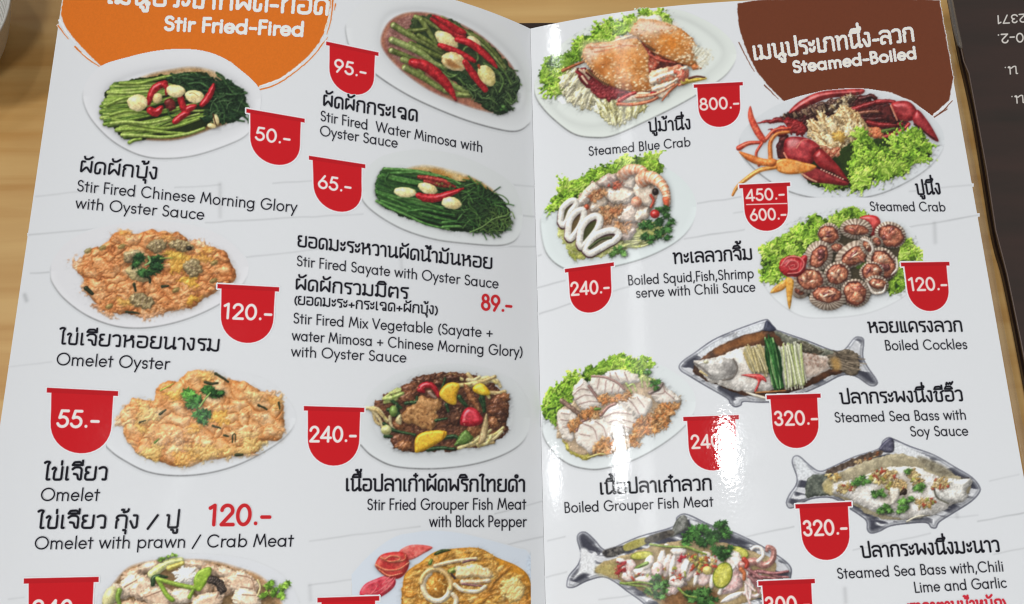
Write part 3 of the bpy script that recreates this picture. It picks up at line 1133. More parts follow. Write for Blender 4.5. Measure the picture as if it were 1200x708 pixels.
INKW = (205, 203, 200)
DK = (46, 38, 34)
for name, L in (("phone_number", [("2371", (1203, 16.6), (1166.2, 18.8), 9.2, .17, INKW)]),
                ("phone_number", [("80-2.", (1210, 38.6), (1167.4, 40.8), 10, .17, INKW)]),
                ("lettering", [("น.", (1192.6, 77.6), (1175.6, 78.9), 8.6, .17, INKW)]),
                ("lettering", [("น.", (1200.6, 111.6), (1183.4, 113), 8.6, .17, INKW)])):
    dark_part(print_text(name, L, 0, dark, 0, place=on_dark, paper=DK))

# ------------------------------------------------------------------ the ribbed bowl at the upper left
bz = Z_TABLE
rimz = 0.034
c0 = on_plane(np.array(-104.0), np.array(5.0), rimz)
e0 = on_plane(np.array(12.0), np.array(5.0), rimz)
BR = float(np.linalg.norm(c0 - e0))
bowl = empty("ribbed_bowl", (float(c0[0]), float(c0[1]), bz))
bpy.context.view_layer.update()
bowl["label"] = "pale grey ribbed ceramic bowl at the edge of the table, casting a round shadow"
bowl["category"] = "bowl"
H_ = rimz - bz
P = [(0.0, 0.0006), (0.44, 0.0006), (0.45, 0.003)]
for k in range(50):
    t = k / 49
    P.append((0.46 + 0.54 * t + 0.004 * math.sin(k * 2.1), 0.003 + (H_ - 0.003) * t ** 1.25))
P += [(0.995, H_ + 0.0012)]
for k in range(90):
    t = 1 - k / 89
    P.append((0.42 + 0.565 * t, 0.006 + (H_ - 0.006) * t ** 1.35 + 0.0011 * math.sin(k * 0.85) * min(1, 3 * t)))
P.append((0.0, 0.006))
V, Fc = [], []
NS = 96
for r, z in P:
    for a in range(NS):
        th = a * 2 * math.pi / NS
        V.append((max(r, 1e-4) * BR * math.cos(th), max(r, 1e-4) * BR * math.sin(th), z))
for k in range(len(P) - 1):
    for a in range(NS):
        Fc.append((k * NS + a, k * NS + (a + 1) % NS, (k + 1) * NS + (a + 1) % NS, (k + 1) * NS + a))
mesh_obj("bowl_body", V, Fc, [m_ceramic], bowl)

# ------------------------------------------------------------------ print: headings
UM = 1e-6


def ragged(c, P, col, seed, strokes, wob=0.8):
    c.poly(P, col, wob=wob * .45, ws=0.35, smooth=False, seed=seed, dome=0, var=0.02, shadow=0, soft=0.9)
    for S, w0, w1, cc in strokes:
        c.line(S, w0, w1, cc, dome=0, var=0.0, shadow=0, wob=0.5, seed=seed + int(S[0][0]) % 50, edge=1)


OR = (194, 101, 24)
def edge_px(pts):
    return [tuple(q) for q in to_px(np.array([(x, y, float(prof(x))) for x, y in pts]))]


c = Canvas(60, -40, 400, 110, -1)
ragged(c, edge_px([(0.0003 - W_L, Y_TOP - .0005), (0.0003 - W_L, 0.2475), (0.0003 - W_L, 0.2290), (0.0003 - W_L, 0.2235)]) + [(76, 30), (84, 42), (93, 52), (106, 66), (118, 77), (128, 78), (160, 64), (200, 60), (240, 62), (270, 72), (290, 90), (301, 103),
           (312, 98), (328, 92), (345, 80), (362, 65), (374, 50), (381, 36), (386, 18), (388, 0), (389, -40)], OR, 3,
       [([(70, 24), (78, 38), (88, 50)], 0.9, 0.3, SEEN[-1] * 255), ([(68, 30), (80, 46)], 0.8, 0.4, OR), ([(88, 55), (104, 70), (120, 80)], 1.0, 0.4, OR),
        ([(96, 62), (108, 71)], 0.5, 0.3, SEEN[-1] * 255), ([(302, 106), (322, 100), (344, 86), (366, 67), (379, 50)], 0.8, 0.5, OR),
        ([(304, 101), (330, 92), (352, 76)], 0.5, 0.25, SEEN[-1] * 255), ([(390, 0), (388, 22), (383, 40)], 0.9, 0.4, OR), ([(393, 5), (392, 12)], 0.8, 0.4, OR),
        ([(386, 2), (385, 20), (380, 36)], 0.45, 0.3, SEEN[-1] * 255), ([(372, 60), (384, 44)], 0.4, 0.3, OR)])
printed(c.done("heading_splash", "orange brushed heading patch", PAGES[-1], 40 * UM))
BW = (101, 51, 29)
c = Canvas(855, -10, 1130, 150, 1)
ragged(c, [(864.5, 4), (864, 15), (866, 30), (870, 46), (877, 64), (887, 84), (898, 98), (912, 112), (922, 122), (945, 112), (990, 104), (1040, 107), (1070, 119), (1091, 137),
           (1098, 131), (1104, 125), (1112, 118)] + edge_px([(W_R + .0001, .2215), (W_R + .0001, .24), (W_R + .0001, Y_TOP), (.17, Y_TOP), (.14, Y_TOP), (.11, Y_TOP)]), BW, 5,
       [([(1092, 139), (1104, 131), (1116, 118)], 0.8, 0.5, BW), ([(1101, 133), (1110, 128)], 0.9, 0.4, BW), ([(1094, 134), (1106, 126)], 0.5, 0.2, SEEN[1] * 255),
        ([(1104, 128), (1117, 116)], 0.5, 0.2, SEEN[1] * 255), ([(866, 50), (876, 70), (884, 84)], 0.6, 0.3, BW), ([(896, 100), (912, 116)], 0.8, 0.3, BW)])
printed(c.done("heading_splash", "dark brown brushed heading patch", PAGES[1], 40 * UM))

# ------------------------------------------------------------------ print: pale brick joints behind everything
def joints(side, L):
    pts = np.array([p for a, b_, _ in L for p in (a, b_)], float)
    lo, hi = pts.min(0) - 4, pts.max(0) + 4
    c = Canvas(lo[0], lo[1], hi[0], hi[1], side, ss=1.0)
    for k, (a, b_, wgt) in enumerate(L):
        P = np.array([a, b_], float)
        w = c.win(P.min(0), P.max(0), 5)
        if w is None:
            continue
        X, Y = c.X[w], c.Y[w]
        d = seg_dist(X, Y + 1.2 * (noise(X * 0.06, Y * 0.06, k) - 0.5), P, False)
        wide = 1.1 if abs(a[1] - b_[1]) < abs(a[0] - b_[0]) else 2.6
        s_ = wgt * .8 * (0.65 + 0.5 * noise(X * 0.03, Y * 0.03, k + 40)) * np.exp(-(d / wide) ** 2)
        c.rgb[w] *= (1 - np.clip(s_, 0, .4))[..., None]
        c.A[w] = np.maximum(c.A[w], s_ > 0.006)
    printed(c.done("brick_pattern", "faint grey brick joint pattern", PAGES[side], 18 * UM))


joints(-1, [((42, 230), (116, 222), .10), ((150, 262), (330, 244), .0), ((34, 275), (152, 266), .12), ((205, 220), (258, 217), .10), ((258, 216), (258, 254), .09), ((241, 261), (425, 251), .10),
            ((320, 215), (372, 211), .09), ((286, 302), (416, 287), .11), ((36, 320), (60, 319), .14), ((29, 346), (31, 352), .16), ((594, 216), (628, 219), .11), ((609, 252), (629, 254), .12),
            ((592, 289), (630, 289), .14), ((363, 634), (492, 617), .10), ((584, 640), (637, 629), .13), ((580, 602), (637, 587), .12), ((362, 686), (440, 676), .09), ((363, 686), (364, 703), .10),
            ((470, 300), (471, 318), .08), ((12, 430), (60, 424), .07), ((28, 700), (10, 702), .08)])
joints(1, [((815, 239), (868, 231), .13), ((802, 280), (872, 269), .14), ((1066, 224), (1139, 217), .10), ((1057, 268), (1146, 252), .14), ((1095, 262), (1096, 284), .12), ((630, 337), (662, 329), .12),
           ((632, 368), (670, 355), .12), ((716, 342), (738, 336), .10), ((1146, 611), (1200, 601), .14), ((858, 633), (930, 617), .12), ((1000, 645), (1090, 625), .10), ((1165, 650), (1206, 641), .10),
           ((642, 634), (662, 629), .10), ((640, 677), (664, 670), .12), ((702, 703), (760, 695), .10), ((1160, 564), (1194, 556), .08), ((1120, 600), (1122, 606), .10), ((990, 690), (991, 706), .12),
           ((860, 250), (895, 245), .08), ((631, 300), (634, 299), .12), ((1040, 612), (1146, 604), .07), ((988, 160), (1000, 159), .0)])

# ------------------------------------------------------------------ print: captions
K = (10, 10, 18)
CW = (222, 214, 206)
RD = (176, 28, 34)
TH, LA = .200, .126


def cap(side, label, *lines, name="caption"):
    return printed(print_text(name, list(lines), side, PAGES[side], 130 * UM, label))


c = cap(-1, "orange heading lettering", ("เมนูประเภทผัด-ทอด", (125, 3.2), (386.5, 17.0), 17, .16, CW), ("Stir Fried-Fired", (191.8, 34.9), (357.2, 42.2), 15.2, .165, CW), name="heading_text")
c = cap(1, "brown heading lettering", ("เมนูประเภทนึ่ง-ลวก", (883, 70), (1073, 47.2), 14.8, .145, CW), ("Steamed-Boiled", (929.5, 85.2), (1075.5, 68), 12.6, .15, CW), name="heading_text")
cap(-1, "water mimosa caption", ("ผัดผักกระเฉด", (378, 123.8), (490.5, 142.3), 12.2, TH, K), ("Stir Fired  Water Mimosa with", (375.2, 141.2), (566, 178.7), 11.3, LA, K), ("Oyster Sauce", (374.6, 158.6), (466.5, 173.4), 11.3, LA, K))
cap(-1, "morning glory caption", ("ผัดผักบุ้ง", (92.6, 201.6), (186, 210), 12.8, TH, K), ("Stir Fired Chinese Morning Glory", (89.6, 223.7), (348.2, 249), 12.4, LA, K), ("with Oyster Sauce", (88, 243.8), (239.8, 257.6), 12.4, LA, K))
cap(-1, "sayate caption", ("ยอดมะระหวานผัดน้ำมันหอย", (348.4, 288.4), (578, 315), 11.8, TH, K), ("Stir Fired Sayate with Oyster Sauce", (347.4, 311.2), (584.6, 338.2), 11.4, LA, K))
cap(-1, "mixed vegetable caption", ("ผัดผักรวมมิตร", (345.6, 339.2), (479.2, 350), 12, TH, K), ("(ยอดมะระ+กระเฉด+ผักบุ้ง)", (344, 356.2), (514.2, 368.4), 9.0, .2, K),
    ("Stir Fired Mix Vegetable (Sayate +", (343.4, 378.5), (578.2, 395.8), 11.6, LA, K), ("water Mimosa + Chinese Morning Glory)", (342, 398.6), (613.6, 418.2), 11.6, LA, K), ("with Oyster Sauce", (341, 417.4), (476.8, 424.8), 11.6, LA, K))
cap(-1, "red price", ("89.-", (563.6, 362.4), (600.6, 366), 17, .19, RD), name="price_text")
cap(-1, "oyster omelet caption", ("ไข่เจียวหอยนางรม", (69.2, 402.8), (259, 411.4), 12.8, TH, K), ("Omelet Oyster", (65.4, 427.4), (198.8, 432.8), 13.6, LA, K))
cap(-1, "omelet caption", ("ไข่เจียว", (50.6, 562.2), (127, 562.2), 14.6, TH, K), ("Omelet", (46.8, 586.6), (116.8, 586.5), 14.2, LA, K))
cap(-1, "prawn and crab omelet caption", ("ไข่เจียว กุ้ง / ปู", (43.2, 619), (211.4, 618.2), 14.4, TH, K), ("Omelet with prawn / Crab Meat", (39.8, 643.4), (344.2, 640), 14, LA, K))
cap(-1, "red price", ("120.-", (242.6, 615), (318.4, 614.6), 22.6, .19, RD), name="price_text")
cap(-1, "black pepper grouper caption", ("เนื้อปลาเก๋าผัดพริกไทยดำ", (404.6, 574.8), (616.4, 575.6), 13.2, TH, K), ("Stir Fried Grouper Fish Meat", (430, 597.4), (616.8, 596.8), 12.4, LA, K), ("with Black Pepper", (503, 617.2), (617.2, 617.2), 12.4, LA, K))
cap(1, "blue crab caption", ("ปูม้านึ่ง", (760.4, 154.4), (811, 150.8), 10.8, TH, K), ("Steamed Blue Crab", (689.8, 182.6), (809.8, 171.2), 10.2, LA, K))
cap(1, "boiled seafood caption", ("ทะเลลวกจิ้ม", (789.4, 308.8), (883.4, 303.6), 11.6, TH, K), ("Boiled Squid,Fish,Shrimp", (736, 334.2), (884, 325.6), 11, LA, K), ("serve with Chili Sauce", (745.4, 348.9), (886, 341.4), 11, LA, K))
cap(1, "steamed crab caption", ("ปูนึ่ง", (1074.2, 228), (1104, 227), 11.8, TH, K), ("Steamed Crab", (1019.8, 247), (1108.8, 247.6), 10.4, LA, K))
cap(1, "cockles caption", ("หอยแครงลวก", (1018, 389.6), (1129.4, 388), 11.6, TH, K), ("Boiled Cockles", (1037.4, 410.4), (1134.4, 408.8), 11.2, LA, K))
cap(1, "soy sauce sea bass caption", ("ปลากระพงนึ่งซีอิ๊ว", (985.2, 473), (1130, 469.4), 12, TH, K), ("Steamed Sea Bass with", (978.4, 494.8), (1133.2, 491.4), 11.3, LA, K), ("Soy Sauce", (1067, 511.2), (1135.6, 510.3), 11.3, LA, K))
cap(1, "boiled grouper caption", ("เนื้อปลาเก๋าลวก", (702.8, 579), (835.6, 573.6), 12.4, TH, K), ("Boiled Grouper Fish Meat", (661.2, 600.8), (836.6, 593.2), 11.6, LA, K))
cap(1, "lime and garlic sea bass caption", ("ปลากระพงนึ่งมะนาว", (1009.8, 653.2), (1173, 645.9), 12.6, TH, K), ("Steamed Sea Bass with,Chili", (981.4, 678), (1177, 669.2), 11.8, LA, K), ("Lime and Garlic", (1071.6, 694.3), (1180.4, 688.2), 11.8, LA, K))
cap(1, "red note under the sea bass", ("(ราคาตามน้ำหนัก)", (1062, 720.5), (1181, 714.6), 12.6, .22, (186, 36, 52)))

# ------------------------------------------------------------------ print: price tags
RED = (178, 17, 26)
WHT = (232, 208, 206)


def tag_(side, A, B, C, texts, bar=0.0):
    A, B, C = (np.array(p, float) for p in (A, B, C))
    ex = B - A
    wd = np.linalg.norm(ex)
    ey = C - (A + B) / 2
    H = np.linalg.norm(ey)
    lo = np.minimum(np.minimum(A, B), np.minimum(A + ey, B + ey)) - 5
    hi = np.maximum(np.maximum(A, B), np.maximum(A + ey, B + ey)) + 5
    c = Canvas(math.floor(lo[0]), math.floor(lo[1]), math.ceil(hi[0]), math.ceil(hi[1]), side, ss=2.0)

    def q(u, v_):
        return A + ex * u + ey * v_
    bt = 0.075
    lip = np.array([q(0, 0), q(1, 0), q(1, bt), q(0, bt)])
    U = [q(.065, bt * .5), q(.935, bt * .5), q(.928, .35)]
    for k in range(0, 19):
        a = math.pi * k / 18
        U.append(q(.5 + .428 * math.cos(a) * (1 if abs(math.cos(a)) < .99 else 1), .52 + .48 * math.sin(a) ** 0.9))
    U += [q(.072, .35)]
    d = np.minimum(poly_sdf(c.X, c.Y, lip), poly_sdf(c.X, c.Y, np.array(U)))
    rim = np.clip(0.5 - (d - 1.1) / 0.9, 0, 1)
    red = np.clip(0.5 - d / 0.9, 0, 1)
    c.rgb = c.rgb * (1 - rim[..., None]) + np.minimum(SEEN[side] * 1.06, 1) * rim[..., None]
    c.rgb = c.rgb * (1 - red[..., None]) + rgbc(RED) * red[..., None]
    under = np.clip(0.5 - poly_sdf(c.X, c.Y, lip) / 0.9, 0, 1)[..., None] * 0.22
    c.rgb = c.rgb * (1 - under) + rgbc((120, 8, 18)) * under
    c.A = rim
    for txt, p0, p1, h in texts:
        if txt == '_':
            d = seg_dist(c.X, c.Y, np.array([p0, p1], float), False) - 0.6
            m = np.clip(0.5 - d, 0, 1)[..., None]
            c.rgb = c.rgb * (1 - m) + rgbc(WHT) * m
            continue
        st, w_ = set_text(txt)
        p0, p1 = np.array(p0, float), np.array(p1, float)
        e1 = (p1 - p0) / w_
        P = on_leaf(np.array((p0[0] + p1[0]) / 2), np.array((p0[1] + p1[1]) / 2), side)
        g = to_px(np.stack([P, P + np.array([0, .01, 0])]))
        e2 = (g[1] - g[0]) / np.linalg.norm(g[1] - g[0]) * h
        cov = np.zeros(c.X.shape)
        for S in st:
            cov = np.maximum(cov, np.clip(0.5 - (seg_dist(c.X, c.Y, p0 + S[:, :1] * e1 + S[:, 1:] * e2, False) - h * .094) / 1.0, 0, 1))
        c.rgb = c.rgb * (1 - cov[..., None]) + rgbc(WHT) * cov[..., None]
    return printed(c.done("price_tag", "red tag reading " + " ".join(t[0] for t in texts if t[0] != '_'), PAGES[side], 100 * UM))


tag_(-1, (382.3, 48.9), (443.5, 61.7), (411.5, 110.6), [("95.-", (391, 83.4), (430, 91.6), 14)])
tag_(-1, (288.8, 127.6), (357, 139.4), (322, 193), [("50.-", (298.4, 163.4), (341, 169.6), 14.2)])
tag_(-1, (362, 182.7), (428, 192.9), (396, 248), [("65.-", (372, 219.6), (412.4, 226), 14.2)])
tag_(-1, (255, 333), (327.2, 336.8), (288.6, 402), [("120.-", (260.6, 372.6), (319.6, 375.4), 16.6)])
tag_(-1, (55, 454.5), (138.5, 458.6), (93.5, 531.3), [("55.-", (65.6, 499.8), (117, 501.2), 18.6)])
tag_(-1, (356.2, 476), (426.8, 478), (390.3, 545.8), [("240.-", (362, 517.2), (418.4, 517.6), 16.8)])
tag_(-1, (28, 678), (115.7, 676.1), (70, 757), [("240.-", (36, 723), (104, 722.4), 19)])
tag_(-1, (372, 700.7), (444.3, 698.5), (408, 771), [("240.-", (378, 742), (438, 741), 17)])
tag_(1, (813, 99.3), (870.3, 96.3), (844, 148.9), [("800.-", (819.8, 129), (867.4, 126.4), 12.8)])
tag_(1, (866.2, 216.8), (925.7, 214), (899.4, 270.7), [("450.-", (874, 235.6), (920.6, 233), 12.6), ("_", (874.8, 239.9), (922, 238.6), 1), ("600.-", (879, 258.6), (922.6, 256.6), 12.6)])
tag_(1, (662, 315.5), (719.2, 307.6), (693.5, 366.3), [("240.-", (668.8, 346), (715.2, 342.8), 14.4)])
tag_(1, (1055.5, 308), (1112.2, 307), (1090, 364.7), [("120.-", (1065.4, 340.2), (1111.4, 339.6), 14.2)])
tag_(1, (800.7, 488.8), (865.6, 486.6), (836, 551.4), [("240.-", (810, 525.2), (859, 523.4), 14.6)])
tag_(1, (898.3, 463.4), (961.4, 461.4), (934, 525.2), [("320.-", (907.6, 498.2), (959.8, 497), 15.4)])
tag_(1, (932, 591.1), (997.5, 588.2), (969.5, 656.3), [("320.-", (941.6, 627.6), (994.4, 625.6), 16.6)])
tag_(1, (888.5, 681.3), (954.6, 678.4), (926, 748), [("300.-", (897, 717.6), (950.6, 715.6), 17)])


# ------------------------------------------------------------------ print: the dishes of the left page
DISH = 70 * UM
STEM = [((96, 124, 34), (134, 160, 58), 0.3), ((72, 102, 24), (112, 142, 44), 0.3), ((118, 146, 50), (158, 178, 84), 0.3), ((52, 80, 20), (90, 120, 36), 0.3)]
LEAFD = [((20, 44, 20), (40, 76, 34), 0.4), ((14, 32, 16), (30, 58, 28), 0.4), ((34, 66, 30), (62, 100, 50), 0.5)]


def finish(c, name_label, side, name="dish_picture"):
    c.soften(0.235)
    return printed(c.done(name, name_label, PAGES[side], DISH))


# water morning glory
c = Canvas(92, 50, 314, 192, -1, (90, 50, 5.059))
c.plate([(35, 330), (50, 250), (95, 180), (172, 130), (300, 92), (450, 57), (600, 42), (740, 52), (860, 92), (960, 160), (1060, 250), (1090, 330), (1068, 450), (1010, 545), (900, 605), (700, 670), (520, 688), (380, 670), (250, 610), (150, 530), (70, 430)],
        (199, 202, 205), .30, rim=[(150, 360), (200, 240), (420, 160), (650, 140), (820, 160), (980, 260), (1030, 380), (960, 490), (720, 560), (420, 600), (230, 560)])
c.poly([(330, 240), (430, 190), (560, 162), (680, 148), (800, 168), (880, 222), (860, 300), (600, 330), (380, 300)], ((196, 166, 122), (170, 132, 84), 0.1), dome=0, shadow=0, soft=4)
c.poly([(330, 560), (500, 580), (640, 565), (800, 510), (900, 470), (800, 440), (500, 500)], ((150, 104, 52), (116, 78, 34), 0.15), dome=0, shadow=.2, soft=3)
c.poly([(165, 330), (180, 285), (250, 240), (420, 205), (620, 180), (760, 180), (800, 300), (800, 430), (740, 510), (520, 560), (310, 575), (230, 520), (195, 450)], (30, 42, 14), wob=1.2, dome=0, shadow=.3)
for k in range(34):
    y = 245 + k * 9.6
    x = 250 - 95 * math.sin((k + 2) / 36 * 3.0) + c.rs.randint(-14, 15) + (60 if k > 26 else 0)
    x2 = 560 + c.rs.rand() * 240
    yy = 190 + (y - 240) * .80 + 60 * (k / 34) * 0 + 10 * math.sin(k)
    c.line([(x, y), ((x + x2) / 2, (y + yy) / 2 + c.rs.randint(-10, 16) + 10), (x2, yy + c.rs.randint(-8, 10) + (30 if k > 20 else 0) - (k > 24) * 20)], 9 + 3 * c.rs.rand(), 6, STEM[c.rs.randint(4)], seed=k, spec=.22, shadow=.5, sw=1.3)
for P, st in (([(258, 242), (380, 240), (520, 205), (700, 185)], 0), ([(185, 296), (300, 300), (420, 290)], 2), ([(185, 370), (260, 335), (330, 318)], 0), ([(200, 430), (300, 405), (420, 415)], 0), ([(215, 455), (320, 480), (450, 505), (560, 505), (700, 460), (770, 432)], 0),
              ([(205, 480), (300, 470), (420, 478), (555, 450)], 2), ([(235, 520), (360, 515), (520, 532), (640, 540)], 0), ([(268, 548), (380, 552), (520, 560), (660, 540), (755, 508)], 2), ([(312, 592), (340, 578), (380, 572)], 0)):
    c.line(P, 11, 9, STEM[st], seed=st, spec=.25, shadow=.55, sw=1.4)
c.poly([(530, 218), (620, 182), (760, 192), (840, 225), (910, 225), (985, 300), (1012, 380), (985, 440), (890, 478), (790, 470), (730, 450), (790, 400), (700, 330), (620, 270)], ((18, 38, 20), (34, 66, 34), 0.3), wob=1.6, bump=2.4, bs=.55, edge=5, shadow=.4, spec=.12)
c.strands([(560, 215), (760, 195), (900, 235), (1000, 340), (985, 440), (860, 470), (760, 440), (720, 330)], 70, 110, 35, LEAFD, 6, seed=8, spread=45, bend=.5, shadow=.45, spec=.18)
c.strands([(740, 330), (960, 300), (990, 420), (860, 470), (770, 440)], 14, 70, -30, [((44, 76, 40), (84, 116, 66), .6)], 3, seed=9, spread=40, bend=.5)
c.chili([(425, 362), (440, 310), (470, 265), (520, 243)], 13, 20, 22, 1)
c.chili([(512, 250), (535, 270), (530, 310)], 13, 6, 15, 2)
c.garlic(478, 330, 28, 32, 20, 3, ((186, 160, 96), (214, 196, 140), .2))
c.garlic(360, 357, 60, 50, 0, 4)
c.poly([(516, 350), (550, 330), (580, 350), (580, 395), (540, 402)], ((84, 20, 20), (120, 34, 28), .3), wob=.8, shadow=.4)
c.chili([(435, 402), (470, 415), (500, 385)], 22, 14, 24, 5)
c.chili([(612, 320), (622, 352), (636, 400)], 15, 17, 22, 6)
c.chili([(655, 395), (680, 385), (705, 374)], 17, 8, 19, 7)
c.chili([(582, 468), (610, 445), (640, 425), (660, 420)], 17, 13, 20, 8)
c.garlic(586, 288, 56, 38, 8, 9)
c.garlic(698, 320, 58, 38, 8, 10)
c.line([(668, 302), (690, 300), (720, 318)], 3, 2, (150, 128, 70), dome=0, shadow=0)
c.chili([(742, 368), (775, 330), (800, 285), (812, 248)], 16, 8, 20, 11)
c.line([(540, 395), (548, 430), (570, 445)], 5, 4, (40, 72, 24), shadow=.4)
c.garlic(826, 460, 18, 34, -12, 12)
c.garlic(800, 494, 28, 15, 10, 13)
c.line([(808, 425), (820, 470), (828, 490)], 4, 3, (70, 40, 20), dome=0, shadow=.2)
finish(c, "picture of water spinach stems with chilies and garlic on a white oval plate", -1)

# water mimosa
c = Canvas(403, -6, 626, 158, -1, (400, 0, 4.426))
c.plate([(22, 160), (40, 90), (110, 20), (260, -20), (420, -24), (600, 8), (720, 60), (860, 150), (940, 240), (985, 400), (985, 600), (960, 655), (900, 682), (800, 668), (640, 622), (460, 550), (320, 480), (180, 388), (60, 280)],
        (197, 201, 203), .42, rim=[(190, 190), (240, 70), (400, 40), (600, 80), (780, 180), (920, 330), (960, 500), (900, 590), (760, 590), (560, 530), (360, 420), (230, 300)])
c.poly([(205, 215), (235, 130), (300, 80), (390, 64), (520, 85), (700, 170), (840, 290), (905, 390), (890, 500), (820, 580), (720, 570), (600, 530), (460, 470), (330, 380), (240, 290)], ((164, 104, 74), (142, 76, 60), 0.12), dome=0, shadow=.15, soft=3, bump=.4, bs=.4)
c.poly([(225, 205), (260, 130), (330, 85), (420, 80), (520, 130), (450, 260), (330, 330), (260, 290)], ((126, 74, 66), (160, 112, 100), 0.3), dome=0, shadow=0, soft=5, bump=.8, bs=.5)
c.poly([(360, 100), (520, 90), (700, 180), (840, 300), (912, 420), (900, 520), (840, 588), (760, 570), (640, 470), (480, 330), (400, 240)], ((28, 44, 18), (48, 66, 26), .3), wob=1.5, dome=.4, shadow=.3)
ST = [((90, 104, 40), (132, 146, 72), .3), ((70, 84, 28), (110, 122, 52), .3), ((104, 122, 52), (146, 160, 88), .3)]
for P, r, k in (([(520, 92), (600, 140), (720, 200), (800, 280), (850, 350)], 9, 0), ([(560, 130), (680, 180), (770, 250), (830, 320)], 8, 1), ([(640, 160), (760, 260), (860, 380)], 7, 2),
                ([(385, 88), (440, 110), (510, 155)], 12, 0), ([(415, 105), (450, 160), (490, 220)], 14, 0), ([(350, 160), (400, 158), (440, 150)], 12, 1), ([(270, 132), (350, 180), (430, 220), (520, 270)], 17, 0),
                ([(400, 185), (460, 220), (520, 260)], 13, 1), ([(360, 228), (430, 260), (520, 300)], 15, 1), ([(262, 208), (340, 240), (420, 280), (480, 330), (540, 355)], 18, 2), ([(258, 262), (330, 290), (400, 320), (440, 350)], 15, 1),
                ([(320, 310), (380, 330), (420, 380)], 16, 0), ([(330, 350), (420, 400), (500, 450), (540, 470)], 17, 0), ([(520, 400), (590, 450), (665, 480)], 17, 2), ([(540, 470), (600, 490), (668, 496)], 16, 0)):
    c.line(P, r, r * .8, ST[k], seed=int(P[0][0]), spec=.3, shadow=.55, sw=1.6)
for x, y in ((268, 132), (262, 208), (258, 262), (326, 352)):
    c.blob(x, y, 9, 13, (168, 176, 110), rot=30, shadow=.2)
c.poly([(540, 370), (640, 380), (700, 450), (800, 440), (860, 380), (915, 430), (918, 480), (880, 560), (850, 585), (790, 582), (720, 530), (620, 440)], ((26, 50, 22), (46, 76, 34), .4), wob=2, bump=2.4, bs=.6, edge=5, shadow=.4, spec=.12)
c.strands([(560, 370), (700, 420), (860, 360), (915, 460), (850, 580), (720, 530)], 80, 60, 55, [((44, 66, 30), (78, 104, 56), .6), ((18, 38, 16), (40, 64, 28), .6), ((60, 92, 40), (98, 130, 68), .6)], 4, seed=4, spread=70, bend=.9, shadow=.45)
for P in ([(520, 350), (550, 380), (600, 400), (640, 440)], [(630, 270), (650, 245), (690, 255), (710, 300), (690, 330)], [(600, 390), (560, 400), (520, 370)], [(800, 330), (850, 380), (880, 440)], [(740, 330), (800, 360), (840, 420), (820, 480)]):
    c.line(P, 6, 5, ((60, 92, 36), (96, 128, 60), .4), spec=.2, shadow=.5)
c.chili([(468, 98), (540, 150), (600, 185), (632, 190)], 9, 15, 17, 1)
c.chili([(475, 82), (540, 115), (600, 155), (634, 170)], 6, 14, 16, 2)
c.garlic(545, 208, 68, 36, 33, 3)
c.garlic(686, 220, 42, 26, 40, 4, ((190, 168, 108), (220, 202, 150), .2))
c.chili([(598, 206), (660, 222), (720, 262), (770, 310), (806, 350)], 12, 7, 19, 5)
c.chili([(510, 236), (570, 258), (630, 285), (690, 318)], 12, 10, 18, 6)
c.garlic(584, 320, 68, 46, 22, 7, ((206, 172, 104), (226, 204, 150), .2))
c.poly([(545, 305), (600, 330), (620, 350), (560, 345)], (168, 112, 56), wob=1, dome=0, shadow=0, soft=3)
c.chili([(640, 322), (680, 380), (720, 430), (746, 466)], 14, 15, 20, 8)
c.garlic(754, 392, 40, 60, -32, 9, ((196, 178, 96), (222, 208, 140), .2))
c.line([(712, 340), (716, 356)], 8, 4, (150, 60, 30), dome=0, shadow=0)
c.chili([(370, 325), (440, 345), (510, 400), (560, 460), (594, 520)], 22, 5, 27, 10)
c.herb(840, 560, 24, 9, 12, cols=((36, 70, 24), (56, 92, 36), (22, 48, 18)))
finish(c, "picture of water mimosa with chilies and garlic in brown sauce", -1)

# sayate shoots
c = Canvas(422, 172, 614, 296, -1, (420, 170, 5.665))
c.plate([(15, 330), (30, 230), (90, 120), (200, 60), (400, 30), (640, 60), (860, 150), (1020, 260), (1080, 400), (1085, 520), (1060, 610), (1000, 655), (900, 668), (720, 655), (520, 630), (330, 575), (180, 500), (60, 410)],
        (193, 198, 199), .34)
c.poly([(300, 180), (430, 140), (600, 170), (740, 215), (860, 280), (900, 330), (700, 300), (480, 220)], ((204, 176, 116), (176, 126, 52), .12), dome=0, shadow=0, soft=5)
c.poly([(720, 215), (800, 245), (880, 300), (890, 325), (800, 300), (700, 240)], (186, 132, 52), dome=0, shadow=0, soft=3)
c.poly([(125, 290), (165, 200), (170, 155), (260, 152), (430, 170), (620, 225), (780, 270), (900, 320), (990, 400), (1010, 500), (960, 570), (860, 582), (640, 575), (480, 530), (330, 490), (180, 420), (120, 340)], (20, 38, 16), wob=1.5, dome=0, shadow=.35)
SY = [((34, 82, 26), (70, 124, 48), .3), ((26, 62, 22), (52, 98, 38), .3), ((50, 104, 34), (92, 146, 66), .3), ((18, 46, 20), (38, 74, 32), .3)]
for k in range(44):
    t = k / 43
    x, y = 170 - 45 * math.sin(t * 3.14) + c.rs.randint(-8, 12), 158 + t * 240
    x2 = 480 + c.rs.rand() * 380
    y2 = 190 + t * 300 + (x2 - 480) * .28
    c.line([(x, y), ((x + x2) / 2, (y + y2) / 2 + 18 * (t - .2)), (x2, y2)], 8 + 3 * c.rs.rand(), 5, SY[c.rs.randint(4)], seed=k, spec=.2, shadow=.5, sw=1.3)
